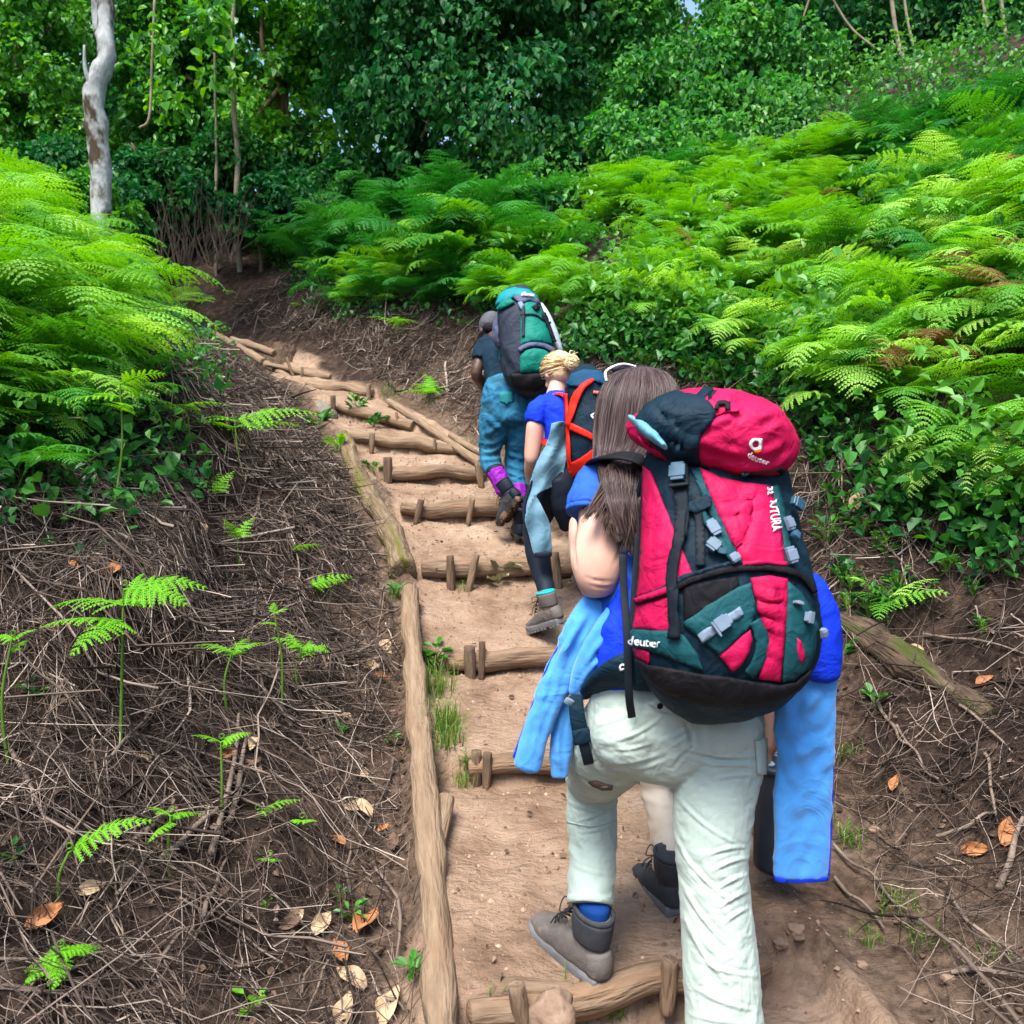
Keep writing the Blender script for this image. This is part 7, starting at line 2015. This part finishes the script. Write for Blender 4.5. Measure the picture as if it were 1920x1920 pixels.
for (x, y, s, rz, lab) in [(30, 770, .6, .3, 'deep green fern at the left edge under the bright patch'), (90, 850, .55, .8, 'deep green fern with fronds over the dark overhang'), (10, 930, .5, .2, 'lowest deep green fern at the left edge'), (160, 790, .5, .9, 'deep green fern right of the drooping ones'), (215, 730, .5, .6, 'deep green fern beside the leafy young one'), (120, 905, .42, .5, 'small deep green fern above the dark hollow')]:
    p = gp(x, y); o = bpy.data.objects.new('bracken_fern', dark_protos[int(s * 100) % 10]); COL.objects.link(o); o.location = p; o.rotation_euler = (.1, 0, rz); o.scale = (s,) * 3
    tag(o, lab, 'fern')


# broad-leaved weeds
M_WEED = leafmat('weed_leaf', [(.02, .12, .025), (.05, .22, .03), (.12, .34, .04)], trans=.35, rough=.45)
M_OLIVE = leafmat('dusty_olive_leaf', [(.10, .10, .05), (.20, .20, .10), (.30, .29, .16)], trans=.2, rough=.7, spec=.2)


def weed(px, py, r, n, label, m=None, h=.8, group=None):
    ls = .55 if n >= 20 else 1
    b = gp(px, py); d = project(b)[2]; R_ = r / F * d
    a = rgl.random(n) * 6.28; e = .2 + 1.0 * rgl.random(n)
    st = np.stack([np.cos(a) * R_ * .35, np.sin(a) * R_ * .35, R_ * h * rgl.random(n)], 1) * (.4 + .6 * rgl.random(n))[:, None]
    D = np.stack([np.cos(a) * np.cos(e), np.sin(a) * np.cos(e), np.sin(e) * .6], 1); N = np.stack([-np.cos(a) * .4, -np.sin(a) * .4, np.ones(n)], 1)
    V, Q, A = leaves(st, D, N, R_ * ls * (.45 + .4 * rgl.random(n)), R_ * ls * (.28 + .18 * rgl.random(n)), rgl)
    nm = 'creeper_vine' if n >= 20 else 'weed'
    o = link(nm, qmesh(nm, V, Q, A), m or M_WEED); o.location = b + (0, 0, .01)
    stems = merge_q([tube_q(np.array([(0, 0, -.02), s * .6, s]), .0025, .0012, 4) for s in st])
    s_ = link('stem', qmesh('stem', stems[0], stems[1]), M_STEM); s_.parent = o
    tag(o, label, 'weed', group)


for px, py, r, n, lab, m_ in [(935, 1092, 46, 16, 'dusty olive weed in front of the step below the blonde walker', M_OLIVE), (822, 1076, 28, 9, 'small dusty weed at the left end of the same step as the olive weed', M_OLIVE), (818, 1240, 40, 14, 'leafy green weed on the top of the long edging pole', None),
                              (668, 772, 46, 22, 'dark weed under the left end of a high step', M_COVER), (700, 800, 30, 10, 'small dark weed right of the dark one under the high step', M_COVER), (600, 800, 40, 12, 'bright weed beside the grey sawn log', None), (636, 848, 34, 14, 'yellow-green weed at the upper end of the crooked edge log', M_FERNYG),
                              (470, 1898, 46, 7, 'pale green seedling near the bottom edge at the left', M_FERNYG), (775, 1835, 44, 16, 'small dark weed against the bottom of the long pole', None), (660, 1728, 36, 12, 'weed with round leaves between the two tan leaves', None), (635, 1690, 22, 7, 'tiny weed above the round-leaved one', None),
                              (745, 1115, 26, 9, 'weed beside the top of the long pole', None), (640, 1385, 26, 6, 'small seedling on the bare dirt strip', None), (735, 1395, 24, 6, 'small seedling closer to the long pole', None), (500, 1705, 18, 5, 'tiny bright seedling in the twigs', M_FERNYG), (700, 885, 24, 7, 'weed left of the crooked edge log', None),
                              (1640, 1330, 40, 10, 'weed under the mossy fallen log', None), (1580, 1230, 34, 9, 'weed at the right side of the blue jacket', None), (1760, 1040, 44, 3, 'single yellow leaf on a stalk below the drooping ferns', M_FERNYG), (1700, 700, 60, 6, 'broad dark leaves on the right hillside', M_COVER), (1610, 690, 46, 6, 'pair of broad heart-shaped leaves behind the pack', M_COVER),
                              (150, 930, 40, 10, 'small leafy weed under the drooping ferns', M_COVER), (60, 1310, 40, 10, 'dark creeping weed at the left edge', M_COVER), (25, 1620, 34, 10, 'dark small-leaved weed in the twigs at the left edge', M_COVER)]:
    weed(px, py, r, n, lab, m_)
for k in range(84):     # seedlings and creepers of the right bank
    q = scatter([(1480, 760), (1640, 800), (1900, 1000), (1920, 1250), (1600, 1180), (1540, 1000)] if k < 36 else [(1060, 650), (1250, 660), (1480, 720), (1500, 800), (1270, 720)], 1, 8, 800 + k, 2)[0]; pr = project(q)
    weed(pr[0], pr[1], 30 + 24 * rgl.random(), 22, 'round-leaved creeper on the cut face of the right bank', M_COVER if k % 3 else None, 1.2, 'creepers on the right bank')

# grass
bl = []
for px, py, w_, h_, n in [(818, 1300, 30, 60, 110), (835, 1370, 26, 62, 130), (840, 1395, 30, 50, 80), (880, 1440, 16, 34, 60), (870, 1470, 22, 30, 40), (1105, 1888, 46, 50, 90), (1150, 1905, 30, 40, 40), (950, 1900, 40, 40, 50), (1600, 1575, 34, 34, 60), (1680, 1700, 44, 30, 60), (1730, 1770, 40, 26, 50), (880, 845, 20, 30, 40), (725, 745, 22, 30, 50), (810, 1255, 20, 30, 40), (1590, 1420, 20, 26, 30), (740, 1120, 14, 26, 30), (870, 1100, 20, 18, 30), (1630, 1760, 30, 26, 30), (1850, 1800, 40, 26, 30)]:
    for _ in range(n):
        q = gp(px + rgl.normal() * w_ * .5, py + rgl.normal() * w_ * .35); d = project(q)[2]; H_ = h_ / F * d * (.5 + .8 * rgl.random())
        a = rgl.random() * 6.28; dv = np.array((math.cos(a), math.sin(a), 0)); le = .25 + .7 * rgl.random()
        c = np.array([q - (0, 0, .01), q + dv * H_ * le * .3 + (0, 0, H_ * .6), q + dv * H_ * le * .9 + (0, 0, H_ * (.95 - .35 * le))])
        s = np.array((-dv[1], dv[0], 0)) * .0022
        bl.append((np.stack([c - s * np.array((1, .8, .1))[:, None], c + s * np.array((1, .8, .1))[:, None]], 1).reshape(-1, 3), np.array([[0, 1, 3, 2], [2, 3, 5, 4]]), np.full(6, rgl.random())))
V, Q, A = merge_q(bl)
kind(link('grass', qmesh('grass', V, Q, A), leafmat('grass_blade', [(.05, .13, .015), (.11, .24, .03), (.25, .30, .08)], trans=.35, rough=.5)), 'stuff')
bpy.context.view_layer.update()
